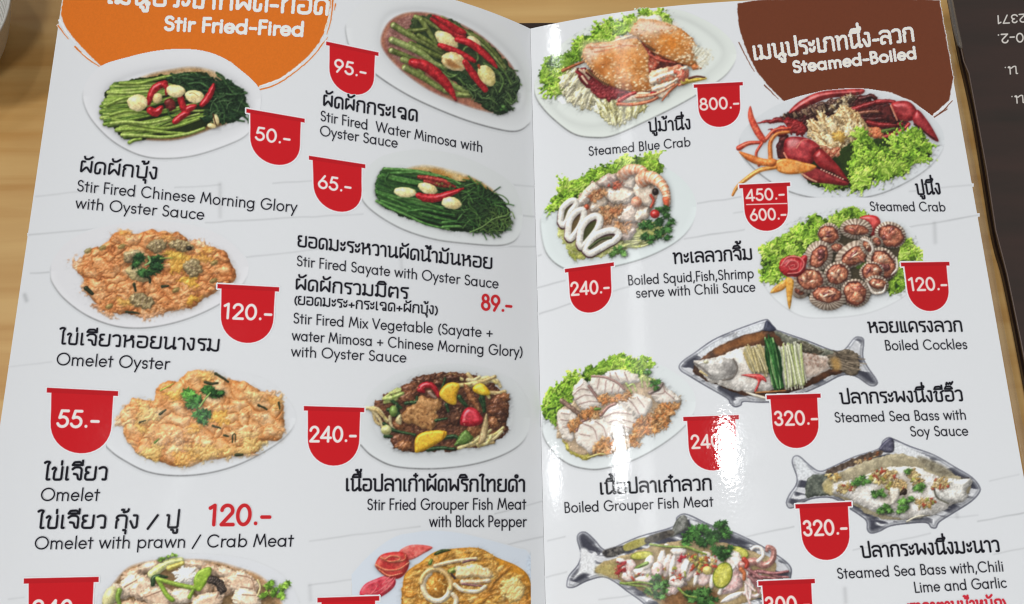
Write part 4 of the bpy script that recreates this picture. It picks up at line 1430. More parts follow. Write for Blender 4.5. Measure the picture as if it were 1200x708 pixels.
for P, k in (([(172, 160), (300, 165), (440, 182), (600, 225), (720, 280)], 2), ([(200, 188), (330, 184), (400, 182), (520, 210)], 2), ([(165, 205), (250, 235), (390, 262)], 0), ([(125, 318), (250, 372), (340, 415), (420, 470)], 0),
             ([(122, 372), (210, 420), (330, 470), (450, 525), (600, 560)], 2), ([(265, 350), (400, 365), (560, 425)], 2), ([(330, 440), (450, 430), (560, 455), (680, 470)], 0), ([(560, 515), (680, 505), (780, 490)], 0), ([(560, 545), (680, 540), (790, 560)], 2), ([(200, 190), (180, 240), (230, 300)], 1)):
    c.line(P, 10, 7, SY[k], seed=k + 60, spec=.25, shadow=.5, sw=1.4)
c.poly([(620, 320), (740, 240), (880, 320), (980, 400), (1005, 500), (960, 565), (860, 580), (700, 560), (640, 470), (660, 400)], ((22, 42, 18), (40, 70, 30), .5), wob=2, bump=2, bs=.6, edge=5, shadow=.3, spec=.1)
c.strands([(640, 330), (760, 260), (920, 340), (1000, 470), (930, 570), (720, 550), (640, 460)], 80, 120, 25, SY + [((44, 84, 30), (84, 126, 54), .6)], 3.6, seed=3, spread=60, bend=.7, shadow=.45)
c.strands([(860, 440), (990, 440), (1005, 510), (940, 575), (820, 570)], 46, 60, -20, [((74, 110, 38), (110, 146, 64), .6), ((40, 70, 24), (70, 100, 40), .6)], 3, seed=5, spread=80, bend=1.2, shadow=.4)
c.line([(900, 320), (960, 340), (995, 375), (985, 395), (950, 370)], 3, 3, (62, 98, 40), shadow=.1)
c.line([(740, 580), (820, 545), (900, 490), (980, 470)], 4, 3, ((96, 132, 58), (120, 154, 80), .4), shadow=.4)
c.chili([(400, 212), (470, 222), (560, 240), (640, 280)], 12, 8, 18, 1, col=((130, 28, 26), (186, 60, 50), .4))
c.chili([(440, 240), (520, 262), (600, 280)], 11, 6, 15, 2, col=((120, 24, 22), (176, 50, 40), .4))
c.crumbs([(500, 240), (600, 240), (620, 290), (520, 290)], 14, [(176, 110, 60), (150, 40, 30), (120, 130, 50)], 8, 3)
c.garlic(310, 314, 76, 34, 5, 3, ((210, 194, 124), (230, 218, 166), .2))
c.garlic(460, 290, 66, 36, 20, 4, ((210, 194, 124), (230, 218, 166), .2))
c.chili([(400, 335), (450, 352), (530, 350), (610, 322), (695, 290)], 20, 6, 27, 5)
c.garlic(618, 386, 66, 40, 10, 6, ((212, 192, 120), (232, 216, 160), .2))
finish(c, "picture of dark green sayate shoots with garlic and a red chili", -1)

# oyster omelet
OM = ((176, 92, 36), (214, 138, 70), .16)


def omelet(c, P, seed, base, patches, tone, sc=.15):
    c.poly([(x + 6, y + 10) for x, y in P], (150, 140, 130), dome=0, shadow=0, soft=9, alpha=.4, wob=1.5)
    rel = (lambda X, Y: puff(X, Y, sc, seed, 1.5) + .25 * puff(X, Y, sc * 2.1, seed + 2, 1.6), 2.7)
    c.poly(P, puffed(tone, sc, seed, .62, base, 1.5), wob=1.6, ws=.13, seed=seed, edge=8, dome=.9, relief=rel, spec=.20, amb=.42, var=.05, shadow=.25, soft=1.0)
    q = c.scatter(P, 22)
    for i, (x, y) in enumerate(q[np.argsort(q[:, 1])]):
        a = 36 + 40 * c.rs.rand()
        c.blob(x, y, a * 1.25, a * (.4 + .3 * c.rs.rand()), puffed(tone, sc * 1.25, seed + i, .55, base + .05 + .2 * (c.rs.rand() - .5), 1.4), rot=c.rs.randint(-35, 30), frill=.5, fk=2 + i % 3, seed=seed + i, edge=5, dome=.7,
               relief=(lambda X, Y, i=i: puff(X, Y, sc * 1.25, seed + i, 1.4), 1.9), spec=.30, amb=.52, alpha=.75, shadow=.14, sw=1.8, soft=2.4)
    for x, y, rx, ry, rot, col in patches:
        c.blob(x, y, rx, ry, col, rot=rot, frill=.6, fk=3, seed=int(x), edge=5, dome=.5, relief=(lambda X, Y: puff(X, Y, .09, 5), 2.0), spec=.25, shadow=.14, soft=3.2, alpha=.72)


def oyster(c, x, y, rx, ry, rot, seed):
    c.blob(x, y, rx, ry, ((118, 98, 58), (166, 146, 98), .35), rot=rot, frill=.2, fk=4, seed=seed, edge=3.5, bump=2.5, bs=.5, spec=.3, shadow=.5)
    a = math.radians(rot)
    for k in range(5):
        t = -.7 + k * .33
        dx, dy = math.cos(a) * rx * t, math.sin(a) * rx * t
        nx, ny = -math.sin(a) * ry * .7, math.cos(a) * ry * .7
        c.line([(x + dx - nx, y + dy - ny), (x + dx + 8, y + dy), (x + dx + nx * .6, y + dy + ny)], 3, 2, [(78, 62, 46), (176, 160, 120), (104, 80, 66)][k % 3], dome=.3, shadow=.1, alpha=.6, wob=1.0, soft=1.6)


c = Canvas(58, 256, 292, 388, -1, (50, 255, 5.0))
c.plate([(45, 330), (60, 250), (150, 140), (300, 70), (600, 20), (850, 40), (1050, 110), (1190, 240), (1200, 330), (1150, 420), (1050, 500), (900, 575), (740, 625), (580, 648), (420, 635), (260, 575), (130, 480), (60, 390)], (198, 200, 203), .34)
omelet(c, [(205, 310), (225, 250), (270, 190), (370, 150), (430, 90), (470, 75), (540, 95), (650, 70), (740, 90), (800, 92), (860, 140), (950, 170), (1010, 170), (1080, 215), (1120, 290), (1125, 370), (1040, 420), (940, 480), (900, 515), (780, 545), (600, 565), (430, 560), (330, 520), (260, 430), (230, 360)],
       3, -.02, [(800, 260, 70, 60, 0, (214, 160, 48)), (860, 370, 50, 40, 10, (220, 168, 40)), (770, 220, 60, 26, 10, (196, 158, 50)), (880, 480, 40, 22, -20, (222, 170, 44)), (950, 240, 46, 26, 20, (212, 148, 50)), (740, 120, 40, 22, 10, (204, 140, 60)), (480, 500, 50, 20, 10, (190, 148, 56)), (480, 90, 40, 18, 0, (222, 146, 60)), (970, 190, 40, 20, 10, (216, 152, 56))],
       [(136, 70, 28), (182, 102, 46), (206, 130, 68), (220, 152, 92), (232, 180, 126)], .088)
c.poly([(480, 210), (560, 190), (600, 240), (500, 270)], ((176, 158, 110), (140, 120, 84), .4), wob=1, shadow=.2)
oyster(c, 670, 168, 56, 40, -15, 1)
oyster(c, 810, 165, 70, 34, 8, 2)
oyster(c, 880, 295, 52, 58, -60, 3)
oyster(c, 582, 488, 76, 44, 15, 4)
c.blob(560, 330, 74, 44, ((196, 178, 120), (168, 146, 92), .3), rot=20, shadow=.4, frill=.15)
oyster(c, 505, 240, 30, 24, 0, 5)
c.blob(858, 180, 18, 14, (40, 36, 26), shadow=.2)
for P, r in (([(535, 390), (545, 430)], 9), ([(600, 340), (625, 355), (628, 380)], 10), ([(700, 405), (735, 400)], 8), ([(535, 260), (528, 300)], 8), ([(255, 415), (290, 445)], 14), ([(490, 552), (560, 560)], 7)):
    c.line(P, r, r * .7, (34, 44, 24), shadow=.3, wob=.5)
for x, y in ((462, 170), (265, 195), (1000, 370), (350, 178), (780, 425), (1005, 265), (390, 520)):
    c.blob(x, y, 24, 14, ((110, 106, 50), (140, 120, 60), .5), rot=-30, frill=.3, shadow=.25, alpha=.8)
for x, y, q in ((570, 240, 40), (590, 320, 36), (650, 300, 40), (690, 245, 32), (640, 250, 34), (545, 270, 26), (670, 290, 32)):
    c.herb(x, y, q * 1.3, 7, int(x), cols=((34, 72, 30), (50, 96, 40), (24, 56, 26)), spread=.6)
c.line([(620, 230), (630, 260), (600, 280)], 7, 5, (120, 160, 90), shadow=.3)
c.line([(690, 240), (760, 236)], 5, 2, (120, 150, 60), shadow=.2)
finish(c, "picture of an orange oyster omelet topped with coriander", -1)

# plain omelet
c = Canvas(124, 424, 350, 560, -1, (120, 420, 5.0565))
c.plate([(15, 500), (20, 400), (80, 250), (250, 120), (500, 60), (800, 80), (1000, 150), (1120, 280), (1140, 380), (1080, 470), (950, 560), (780, 640), (600, 685), (420, 695), (260, 670), (120, 600), (45, 545)], (196, 200, 203), .40)
omelet(c, [(100, 330), (150, 270), (200, 235), (300, 245), (320, 190), (370, 140), (450, 130), (520, 80), (580, 70), (690, 90), (750, 130), (860, 150), (940, 190), (1010, 215), (1060, 260), (1080, 380), (1060, 470), (950, 500), (920, 560), (820, 575), (730, 590), (600, 610), (480, 645), (340, 610), (250, 580), (200, 550), (150, 490), (120, 410)],
       9, .06,
       [(260, 330, 66, 70, 20, (212, 172, 96)), (300, 560, 60, 46, 0, (218, 178, 90)), (600, 555, 110, 44, 5, (216, 170, 84)), (880, 520, 76, 50, -15, (214, 178, 96)), (750, 550, 60, 40, 0, (212, 160, 84)), (480, 590, 70, 46, 5, (218, 156, 60)), (430, 215, 60, 30, -5, (224, 170, 60)),
        (690, 350, 60, 46, 0, (226, 166, 56)), (890, 220, 50, 26, 25, (220, 186, 120)), (620, 110, 50, 30, 10, (216, 168, 84)), (420, 540, 40, 20, -20, (226, 200, 140)), (850, 450, 60, 22, 0, (218, 180, 110)), (965, 340, 24, 14, 0, (236, 214, 170)), (230, 420, 40, 22, 40, (216, 176, 84)), (1030, 260, 40, 46, 40, (216, 150, 64)), (560, 410, 60, 26, -20, (224, 160, 60))],
       [(142, 76, 28), (192, 116, 52), (214, 146, 82), (224, 168, 108), (236, 196, 146)], .056)
for P, r in (([(608, 140), (640, 150), (682, 148)], 9), ([(670, 90), (720, 120), (745, 140)], 8), ([(925, 278), (975, 302)], 7), ([(720, 455), (745, 462)], 6), ([(770, 498), (772, 455), (788, 452), (786, 495)], 4), ([(340, 330), (375, 305)], 7), ([(220, 380), (255, 368)], 5), ([(655, 400), (700, 415)], 7), ([(790, 572), (830, 570)], 9), ([(1045, 260), (1050, 300)], 6)):
    c.line(P, r, r * .7, (44, 50, 26), shadow=.25, wob=.6)
c.line([(310, 500), (335, 478)], 6, 3, (84, 130, 40), shadow=.2)
c.line([(345, 190), (420, 150)], 6, 3, (160, 170, 60), shadow=.2)
for x, y, q in ((520, 220, 44), (510, 270, 36), (560, 250, 40), (580, 330, 40), (620, 330, 34), (590, 370, 30), (620, 180, 34), (670, 210, 34), (640, 200, 34), (700, 212, 22)):
    c.herb(x, y, q * 1.3, 7, int(x + y), cols=((52, 108, 34), (76, 138, 46), (36, 84, 28)) if x < 560 else ((36, 84, 30), (50, 104, 38), (28, 68, 26)), spread=.6)
c.line([(575, 290), (610, 240), (640, 205)], 6, 4, (130, 170, 80), shadow=.35)
finish(c, "picture of a golden omelet with a coriander sprig", -1)

# black pepper grouper
c = Canvas(418, 426, 626, 556, -1, (415, 425, 5.445))
c.plate([(30, 500), (40, 380), (100, 200), (300, 60), (600, 10), (850, 40), (1030, 130), (1110, 270), (1118, 400), (1080, 500), (980, 575), (820, 635), (640, 668), (440, 678), (250, 660), (120, 600), (50, 535)], (194, 199, 201), .42,
        rim=[(120, 400), (200, 200), (480, 70), (800, 80), (980, 200), (1010, 400), (880, 530), (560, 600), (260, 560)])
c.poly([(120, 290), (200, 210), (340, 130), (480, 80), (660, 60), (830, 100), (930, 190), (985, 260), (970, 380), (980, 440), (880, 510), (740, 545), (480, 568), (300, 555), (200, 450)], ((66, 34, 22), (110, 62, 34), .3), wob=2, dome=.6, bump=2, bs=.4, shadow=.3)
PB = [((84, 44, 28), (134, 78, 46), .35), ((60, 32, 22), (100, 58, 36), .35), ((120, 66, 34), (166, 108, 62), .35)]
ON = [((188, 168, 112), (208, 192, 146), .4), ((168, 140, 80), (200, 176, 120), .4), ((196, 178, 96), (214, 200, 140), .4)]
c.strands([(120, 290), (230, 280), (260, 420), (180, 430)], 8, 120, 50, ON, 11, seed=1, spread=25, bend=.5)
c.strands([(560, 70), (840, 90), (930, 190), (860, 210), (600, 110)], 10, 110, 15, ON, 13, seed=2, spread=40, bend=.6)
c.strands([(700, 500), (860, 450), (980, 430), (880, 510), (760, 545)], 10, 120, -22, ON, 12, seed=3, spread=20, bend=.5)
c.strands([(240, 180), (330, 160), (330, 220), (200, 240)], 8, 110, -18, [((140, 156, 66), (182, 190, 110), .4)], 10, seed=4)
for x, y, rx, ry, rot, k in ((360, 180, 60, 50, 0, 0), (450, 110, 70, 30, 0, 1), (340, 220, 70, 40, -30, 0), (620, 100, 60, 26, 0, 1), (300, 500, 66, 56, 20, 0), (320, 530, 50, 34, 0, 2), (640, 340, 60, 70, 30, 1), (930, 260, 60, 60, 20, 0), (900, 300, 50, 40, 0, 0),
                              (890, 380, 40, 36, 0, 2), (940, 340, 40, 46, 0, 1), (760, 430, 44, 44, 0, 2), (590, 280, 40, 40, 0, 1), (280, 400, 40, 30, 40, 2), (960, 220, 30, 26, 0, 2), (540, 130, 40, 26, 0, 1)):
    c.blob(x, y, rx, ry, PB[k], rot=rot, frill=.25, fk=5, seed=int(x), edge=5, bump=1.5, bs=.3, spec=.4, shin=24, shadow=.5)
c.poly([(690, 140), (720, 150), (770, 220), (800, 300), (780, 310), (740, 250)], PB[2], wob=1, edge=4, spec=.4, shadow=.5)
c.poly([(300, 330), (360, 270), (410, 220), (450, 215), (480, 230), (540, 230), (560, 270), (520, 320), (540, 350), (520, 400), (480, 430), (400, 400), (320, 380)], ((150, 98, 48), (190, 136, 76), .3), wob=1.2, edge=6, dome=.8, bump=.7, bs=.3, spec=.25, shadow=.55, seed=5)
c.crumbs([(330, 330), (430, 240), (530, 260), (500, 400), (380, 370)], 22, [(92, 52, 24), (120, 74, 34)], 5, 5, shadow=.1)
for P, r in (([(220, 300), (280, 340), (270, 260)], 14), ([(190, 390), (250, 430), (330, 450), (390, 462)], 11), ([(200, 470), (240, 470)], 13), ([(670, 220), (700, 260), (715, 275)], 16), ([(815, 210), (825, 260), (830, 310)], 17), ([(800, 230), (820, 280)], 9),
             ([(470, 555), (540, 545), (640, 552)], 14), ([(580, 480), (640, 470), (670, 490)], 15), ([(330, 260), (390, 250), (400, 220)], 12), ([(520, 370), (590, 355)], 9), ([(580, 100), (560, 160)], 8), ([(240, 240), (300, 290)], 12), ([(590, 270), (600, 310)], 13)):
    c.line(P, r, r * .7, ((22, 48, 24), (48, 84, 40), .4), spec=.4, shadow=.5, wob=.6)
c.poly([(640, 520), (680, 450), (720, 430), (755, 480), (740, 510), (680, 530)], ((70, 104, 34), (98, 134, 54), .4), wob=1, edge=4, spec=.3, shadow=.4)
c.line([(205, 232), (260, 218), (310, 196)], 17, 11, ((124, 148, 60), (170, 186, 104), .4), shadow=.4)
c.blob(250, 310, 26, 36, ((84, 116, 40), (120, 150, 70), .3), shadow=.4)
c.poly([(790, 520), (810, 430), (835, 340), (848, 330), (855, 420), (835, 500)], ((190, 168, 118), (164, 136, 86), .2), edge=3, spec=.3, shadow=.45)
c.poly([(270, 350), (300, 330), (300, 395), (265, 380)], ON[0], edge=3, shadow=.3)
c.blob(205, 430, 34, 32, ((176, 176, 100), (196, 194, 140), .3), shadow=.4)
c.line([(480, 190), (500, 210), (520, 225)], 12, 8, (150, 120, 104), shadow=.3)
c.poly([(400, 180), (420, 138), (470, 120), (515, 140), (548, 200), (535, 225), (495, 170), (455, 165), (450, 195)], ((150, 14, 22), (190, 30, 40), .3), edge=4, spec=.6, shadow=.5)
c.poly([(542, 200), (560, 160), (600, 130), (650, 128), (674, 150), (655, 210), (650, 265), (610, 265), (560, 230)], ((206, 148, 14), (226, 178, 36), .2), edge=5, dome=.7, spec=.4, shadow=.5)
c.poly([(755, 165), (780, 140), (820, 135), (860, 175), (865, 205), (820, 208), (770, 190)], ((212, 164, 14), (230, 194, 40), .2), edge=5, dome=.7, spec=.4, shadow=.5)
c.poly([(675, 390), (690, 320), (730, 285), (780, 300), (818, 350), (815, 385), (770, 405), (710, 405)], ((160, 14, 26), (206, 40, 56), .3), edge=6, dome=.9, spec=.6, shadow=.5)
c.poly([(386, 560), (392, 480), (440, 445), (520, 432), (588, 440), (580, 480), (520, 520), (440, 560), (400, 575)], ((204, 150, 12), (224, 176, 30), .2), edge=4, dome=.6, spec=.35, shadow=.5)
c.line([(575, 445), (560, 490), (500, 530), (430, 566)], 4, 4, (150, 100, 10), dome=0, shadow=0)
c.crumbs([(200, 250), (500, 90), (900, 150), (960, 350), (700, 520), (300, 540)], 60, [(230, 200, 150), (200, 140, 90), (50, 24, 16)], 4, 9, shadow=.1, spec=.5)
finish(c, "picture of black pepper grouper with red and yellow peppers", -1)

# fish with celery at the foot of the page
c = Canvas(112, 646, 352, 770, -1, (110, 640, 5.0))
c.plate([(30, 500), (20, 300), (90, 180), (300, 80), (600, 50), (900, 80), (1110, 180), (1200, 330), (1200, 480), (1080, 600), (700, 640), (200, 620)], (196, 200, 204), .3)
c.poly([(60, 330), (110, 230), (200, 130), (330, 90), (520, 80), (700, 90), (850, 130), (980, 180), (1090, 300), (1090, 420), (1000, 540), (600, 580), (180, 540), (70, 450)], ((196, 156, 116), (170, 126, 78), .1), dome=0, shadow=.15, soft=4)
c.poly([(80, 340), (120, 250), (200, 150), (330, 105), (520, 95), (700, 105), (850, 150), (960, 210), (1050, 300), (1060, 420), (960, 520), (600, 550), (200, 520), (90, 440)], ((150, 118, 78), (120, 90, 52), .2), wob=2, dome=0, shadow=.2)
FL = [((190, 158, 128), (212, 188, 162), .25), ((176, 138, 104), (206, 174, 142), .25), ((204, 180, 150), (224, 206, 184), .25)]
for x, y, rx, ry, rot, k in ((230, 170, 80, 40, -25, 1), (330, 120, 70, 30, -15, 0), (600, 110, 90, 28, 5, 0), (700, 140, 70, 34, 15, 1), (780, 160, 70, 36, 20, 0), (200, 240, 110, 52, -40, 2), (290, 250, 80, 70, -30, 0), (120, 280, 60, 50, -50, 2), (560, 180, 80, 60, 0, 2), (640, 230, 70, 60, 10, 1),
                              (380, 300, 110, 64, 10, 0), (520, 290, 70, 50, 0, 2), (760, 240, 60, 60, 30, 1), (870, 220, 100, 70, 25, 0), (900, 310, 90, 60, 10, 2), (660, 330, 110, 54, -20, 0), (200, 380, 130, 60, -10, 1), (420, 400, 140, 60, 5, 2), (640, 430, 140, 60, 0, 0), (860, 400, 120, 60, 0, 1), (300, 480, 150, 50, 5, 0), (600, 510, 160, 40, 0, 1), (950, 460, 90, 50, -10, 2)):
    c.blob(x, y, rx, ry, FL[k], rot=rot, frill=.16, fk=4, seed=int(x + y), edge=7, dome=.8, bump=.4, bs=.2, spec=.35, shadow=.5, sw=2)
for P in ([(840, 170), (920, 190), (945, 260)], [(860, 240), (930, 250)], [(870, 285), (950, 290)], [(720, 300), (740, 260), (760, 220)], [(300, 300), (400, 260)], [(180, 240), (250, 200)]):
    c.line(P, 4, 3, (140, 100, 76), dome=0, shadow=0, alpha=.8)
c.blob(540, 175, 72, 52, ((224, 218, 206), (236, 232, 224), .3), frill=.3, fk=6, bump=2, bs=.5, shadow=.3)
c.line([(340, 165), (400, 120), (450, 95), (510, 85)], 26, 20, ((178, 186, 104), (206, 208, 150), .2), shadow=.45)
c.line([(440, 130), (520, 100)], 16, 12, ((190, 172, 70), (204, 188, 90), .2), shadow=.3)
for x, y in ((400, 70), (440, 60), (470, 50), (385, 85)):
    c.herb(x, y, 20, 4, int(x), cols=((96, 140, 40), (130, 168, 60)), spread=.5)
c.blob(95, 300, 40, 70, ((190, 184, 122), (206, 200, 150), .2), rot=25, shadow=.4)
c.line([(150, 260), (140, 300), (150, 340)], 16, 12, ((112, 148, 44), (140, 172, 64), .2), shadow=.4)
c.chili([(345, 225), (350, 190), (380, 178), (430, 182)], 12, 5, 14, 3, col=((28, 50, 24), (50, 78, 38), .4))
c.line([(372, 190), (400, 240), (430, 290), (460, 315)], 13, 14, ((120, 160, 36), (156, 190, 62), .2), shadow=.5)
c.line([(385, 195), (450, 215), (530, 235), (610, 250)], 12, 14, ((128, 164, 44), (164, 192, 70), .2), shadow=.5)
c.line([(560, 300), (580, 262)], 12, 10, (120, 156, 40), shadow=.4)
c.poly([(595, 250), (585, 200), (610, 150), (660, 125), (690, 130), (680, 180), (650, 230), (620, 265)], ((112, 150, 28), (150, 184, 52), .2), edge=3, dome=.6, shadow=.5)
c.poly([(660, 215), (680, 175), (730, 185), (770, 225), (775, 255), (740, 280), (715, 235)], ((36, 30, 28), (86, 72, 60), .8), wob=1, bump=2.5, bs=.9, shadow=.4)
for x, y in ((1020, 240), (1050, 270), (1090, 250), (1120, 230), (1040, 210), (1090, 290), (1000, 290)):
    c.herb(x, y, 34, 5, int(x + y), cols=((92, 142, 30), (126, 174, 50), (70, 116, 24)), spread=.6)
c.line([(960, 200), (975, 240), (960, 290)], 6, 5, (200, 190, 130), shadow=.3)
finish(c, "picture of pale fish pieces with celery cut off by the page foot", -1)

# curry squid at the foot of the page
c = Canvas(412, 618, 622.5, 770, -1, (410, 620, 5.217))
c.plate([(-60, 420), (60, 220), (250, 60), (400, 20), (520, 10), (700, 30), (1000, 110), (1098, 160), (1108, 400), (1108, 700), (400, 720), (40, 640)], (190, 199, 208), .05)
c.poly([(1098, 160), (1108, 170), (1108, 420), (1090, 360), (1080, 200)], (182, 194, 206), dome=0, shadow=0, soft=4)
c.poly([(325, 330), (350, 260), (430, 205), (520, 140), (640, 120), (790, 118), (900, 175), (1020, 225), (1092, 290), (1108, 400), (1108, 650), (400, 660), (320, 540)], ((196, 124, 14), (176, 104, 14), .1), dome=.6, edge=4, shadow=.2, seed=3)
c.poly([(330, 340), (380, 260), (450, 205), (540, 150), (660, 125), (790, 125), (890, 190), (980, 260), (1070, 320), (1085, 420), (1060, 600), (420, 640), (330, 520)], ((190, 122, 34), (218, 158, 62), .14), wob=2, dome=.8, edge=6, bump=4, bs=.22, spec=.3, shadow=.2, seed=4)
q = c.scatter([(340, 340), (460, 210), (660, 130), (790, 130), (900, 200), (1080, 330), (1060, 600), (420, 620)], 150)
for i, (x, y) in enumerate(q[np.argsort(q[:, 1])]):
    c.blob(x, y, 26 + 20 * c.rs.rand(), 12 + 8 * c.rs.rand(), [(204, 138, 40), (218, 160, 66), (188, 116, 28), (222, 176, 100)][c.rs.randint(4)], rot=c.rs.randint(-60, 30), frill=.3, seed=i, edge=2.6, dome=.8, spec=.35, shadow=.25, alpha=.8)


def ring(c, x, y, rx, ry, rot, r, seed, col=((210, 190, 150), (232, 218, 190), .2), a0=0, a1=360):
    a = np.radians(np.linspace(a0, a1, 16))
    q = np.stack([rx * np.cos(a), ry * np.sin(a)], 1)
    k, m = math.cos(math.radians(rot)), math.sin(math.radians(rot))
    P = np.stack([x + q[:, 0] * k - q[:, 1] * m, y + q[:, 0] * m + q[:, 1] * k], 1)
    c.line(P, r, r, col, seed=seed, spec=.35, shadow=.5, n=2)


c.blob(515, 350, 80, 84, ((190, 116, 22), (208, 142, 50), .3), bump=2, bs=.3, shadow=.3, frill=.1)
ring(c, 530, 350, 82, 90, -10, 17, 3, a0=20, a1=250)
ring(c, 525, 345, 92, 100, -10, 15, 4, ((214, 170, 92), (226, 190, 130), .2), a0=200, a1=380)
c.line([(520, 225), (600, 205), (680, 190), (770, 180)], 13, 10, ((206, 170, 120), (226, 200, 164), .3), shadow=.5)
c.line([(690, 205), (740, 190), (765, 192)], 6, 5, (110, 70, 76), shadow=.2)
c.poly([(515, 150), (560, 125), (620, 128), (570, 145), (525, 160)], ((28, 44, 18), (70, 84, 30), .4), shadow=.3)
c.line([(490, 210), (500, 190)], 12, 8, (96, 120, 40), shadow=.3)
c.poly([(600, 250), (640, 232), (665, 240), (640, 268), (605, 270)], ((104, 128, 36), (150, 160, 70), .4), shadow=.4)
c.poly([(645, 290), (650, 235), (720, 215), (800, 220), (880, 270), (870, 300), (760, 300), (680, 305)], ((212, 172, 104), (230, 206, 160), .25), wob=1.4, edge=5, spec=.4, shadow=.45)
c.line([(690, 325), (760, 325), (850, 315)], 18, 12, ((206, 160, 110), (228, 200, 170), .3), shadow=.5)
c.line([(690, 335), (760, 345), (830, 350)], 7, 5, ((128, 80, 84), (150, 100, 100), .3), shadow=.2)
c.line([(640, 340), (690, 375), (780, 380), (826, 352)], 13, 12, ((222, 196, 150), (234, 216, 186), .2), shadow=.45)
c.line([(640, 300), (620, 275)], 7, 5, (56, 36, 40), shadow=.3)
c.poly([(920, 330), (980, 290), (1060, 330), (1060, 420), (960, 440)], ((222, 178, 88), (228, 194, 120), .2), wob=2, edge=5, bump=2, bs=.4, spec=.4, shadow=.25)
c.line([(630, 400), (650, 430), (640, 480)], 14, 16, ((216, 190, 150), (232, 214, 184), .2), shadow=.4)
c.crumbs([(400, 300), (700, 180), (1000, 300), (1000, 500), (450, 560)], 60, [(238, 200, 120), (230, 180, 90)], 7, 5, spec=.6, shadow=.1)  # printed highlights of the curry, put in as pale flecks
TOM = ((196, 36, 36), (216, 74, 58), .2)
c.poly([(300, 140), (350, 105), (420, 96), (505, 112), (450, 150), (370, 190), (330, 175)], ((204, 62, 58), (222, 104, 92), .3), edge=3, dome=.5, spec=.2, shadow=.2)
c.poly([(60, 400), (90, 340), (160, 305), (230, 285), (278, 310), (265, 360), (190, 415), (120, 430)], ((188, 28, 48), (210, 66, 76), .2), edge=4, dome=.6, spec=.3, shadow=.2)
c.poly([(155, 215), (190, 160), (270, 140), (340, 150), (362, 210), (340, 270), (290, 305), (220, 290), (170, 250)], TOM, edge=6, dome=.9, shadow=.3)
for P, r in (([(160, 220), (220, 250), (300, 245), (360, 205)], 7), ([(190, 175), (250, 200), (330, 190), (340, 160)], 6), ([(215, 185), (250, 165), (300, 170), (300, 190), (240, 200)], 6), ([(180, 250), (240, 285), (320, 270)], 5)):
    c.line(P, r, r * .6, ((222, 96, 62), (232, 130, 90), .3), shadow=.4, spec=.3)
c.strands([(150, 330), (250, 310), (240, 360), (150, 400)], 10, 60, -40, [(222, 110, 110)], 2.5, seed=3, shadow=.1)
finish(c, "picture of yellow curry squid with a tomato rose cut off by the page foot", -1)


# ------------------------------------------------------------------ print: the dishes of the right page
# blue crab
c = Canvas(626, 9, 866, 166, 1, (620, 5, 4.424))
c.plate([(25, 440), (40, 380), (120, 250), (300, 120), (520, 55), (680, 30), (800, 36), (960, 110), (1050, 190), (1075, 260), (1050, 330), (980, 400), (800, 510), (600, 610), (440, 680), (340, 692), (230, 672), (120, 590), (50, 510)], (206, 214, 212), .42,
        rim=[(90, 440), (200, 270), (560, 90), (760, 60), (940, 150), (1010, 260), (900, 380), (600, 540), (360, 630), (180, 590)])
c.lettuce([(50, 380), (70, 310), (100, 270), (160, 265), (220, 230), (240, 180), (330, 150), (420, 100), (470, 85), (560, 65), (640, 45), (700, 50), (740, 80), (720, 110), (560, 130), (400, 210), (280, 260), (220, 340), (160, 440), (90, 430)], 70, 34, 2, cols=((104, 150, 26), (150, 190, 44), (176, 206, 70), (70, 116, 18)))
CB = [(150, 142, 96), (196, 190, 150), (222, 218, 190), (234, 232, 214)]
c.poly([(160, 420), (175, 365), (260, 330), (380, 430), (372, 470), (330, 530), (285, 550), (200, 500)], fibres(CB, 120, 3, .06, .5, 1.7), wob=2.6, ws=.3, edge=4, dome=.7, relief=(lambda X, Y: crinkle(X, Y, .15, 3), 1.6), shadow=.35)
for k, (x, y, r_) in enumerate(((190, 400, -60), (215, 440, -55), (250, 475, -60), (290, 490, -70), (330, 480, -75), (240, 400, -50), (300, 440, -60))):
    c.blob(x, y, 46, 20, fibres(CB, r_, k, .06, .6, 1.4), rot=r_, frill=.35, fk=5, seed=k, edge=4, dome=.8, shadow=.4, sw=1.6)
CG = [(150, 140, 66), (204, 200, 140), (226, 224, 180), (236, 234, 208)]
c.poly([(330, 530), (400, 480), (480, 460), (600, 500), (590, 560), (520, 600), (442, 632), (380, 590)], fibres(CG, 75, 4, .06, .5, 1.7), wob=2.6, ws=.3, edge=4, dome=.7, relief=(lambda X, Y: crinkle(X, Y, .15, 4), 1.6), shadow=.3)
for k, (x, y, r_) in enumerate(((370, 520, 60), (400, 560, 65), (440, 590, 80), (480, 570, 95), (520, 560, 100), (560, 540, 110), (430, 530, 70), (480, 510, 85))):
    c.blob(x, y, 44, 17, fibres(CG, r_, k, .06, .6, 1.4), rot=r_, frill=.35, fk=5, seed=k + 20, edge=4, dome=.8, shadow=.38, sw=1.6)
c.poly([(250, 350), (300, 330), (400, 400), (480, 440), (520, 460), (460, 490), (370, 490), (290, 420)], ((120, 28, 34), (164, 50, 54), .5), wob=2, bump=2, bs=.5, shadow=.4)
c.strands([(260, 350), (330, 350), (340, 400), (280, 410)], 12, 60, 40, [(150, 34, 40), (96, 20, 26), (210, 180, 150)], 6, seed=6)
c.line([(175, 345), (230, 320), (285, 298)], 9, 6, ((150, 70, 34), (176, 96, 50), .3), shadow=.3)
c.poly([(580, 200), (650, 230), (740, 280), (800, 310), (780, 340), (700, 340), (620, 370), (600, 300)], ((70, 28, 22), (120, 40, 30), .4), wob=1.5, shadow=.3)
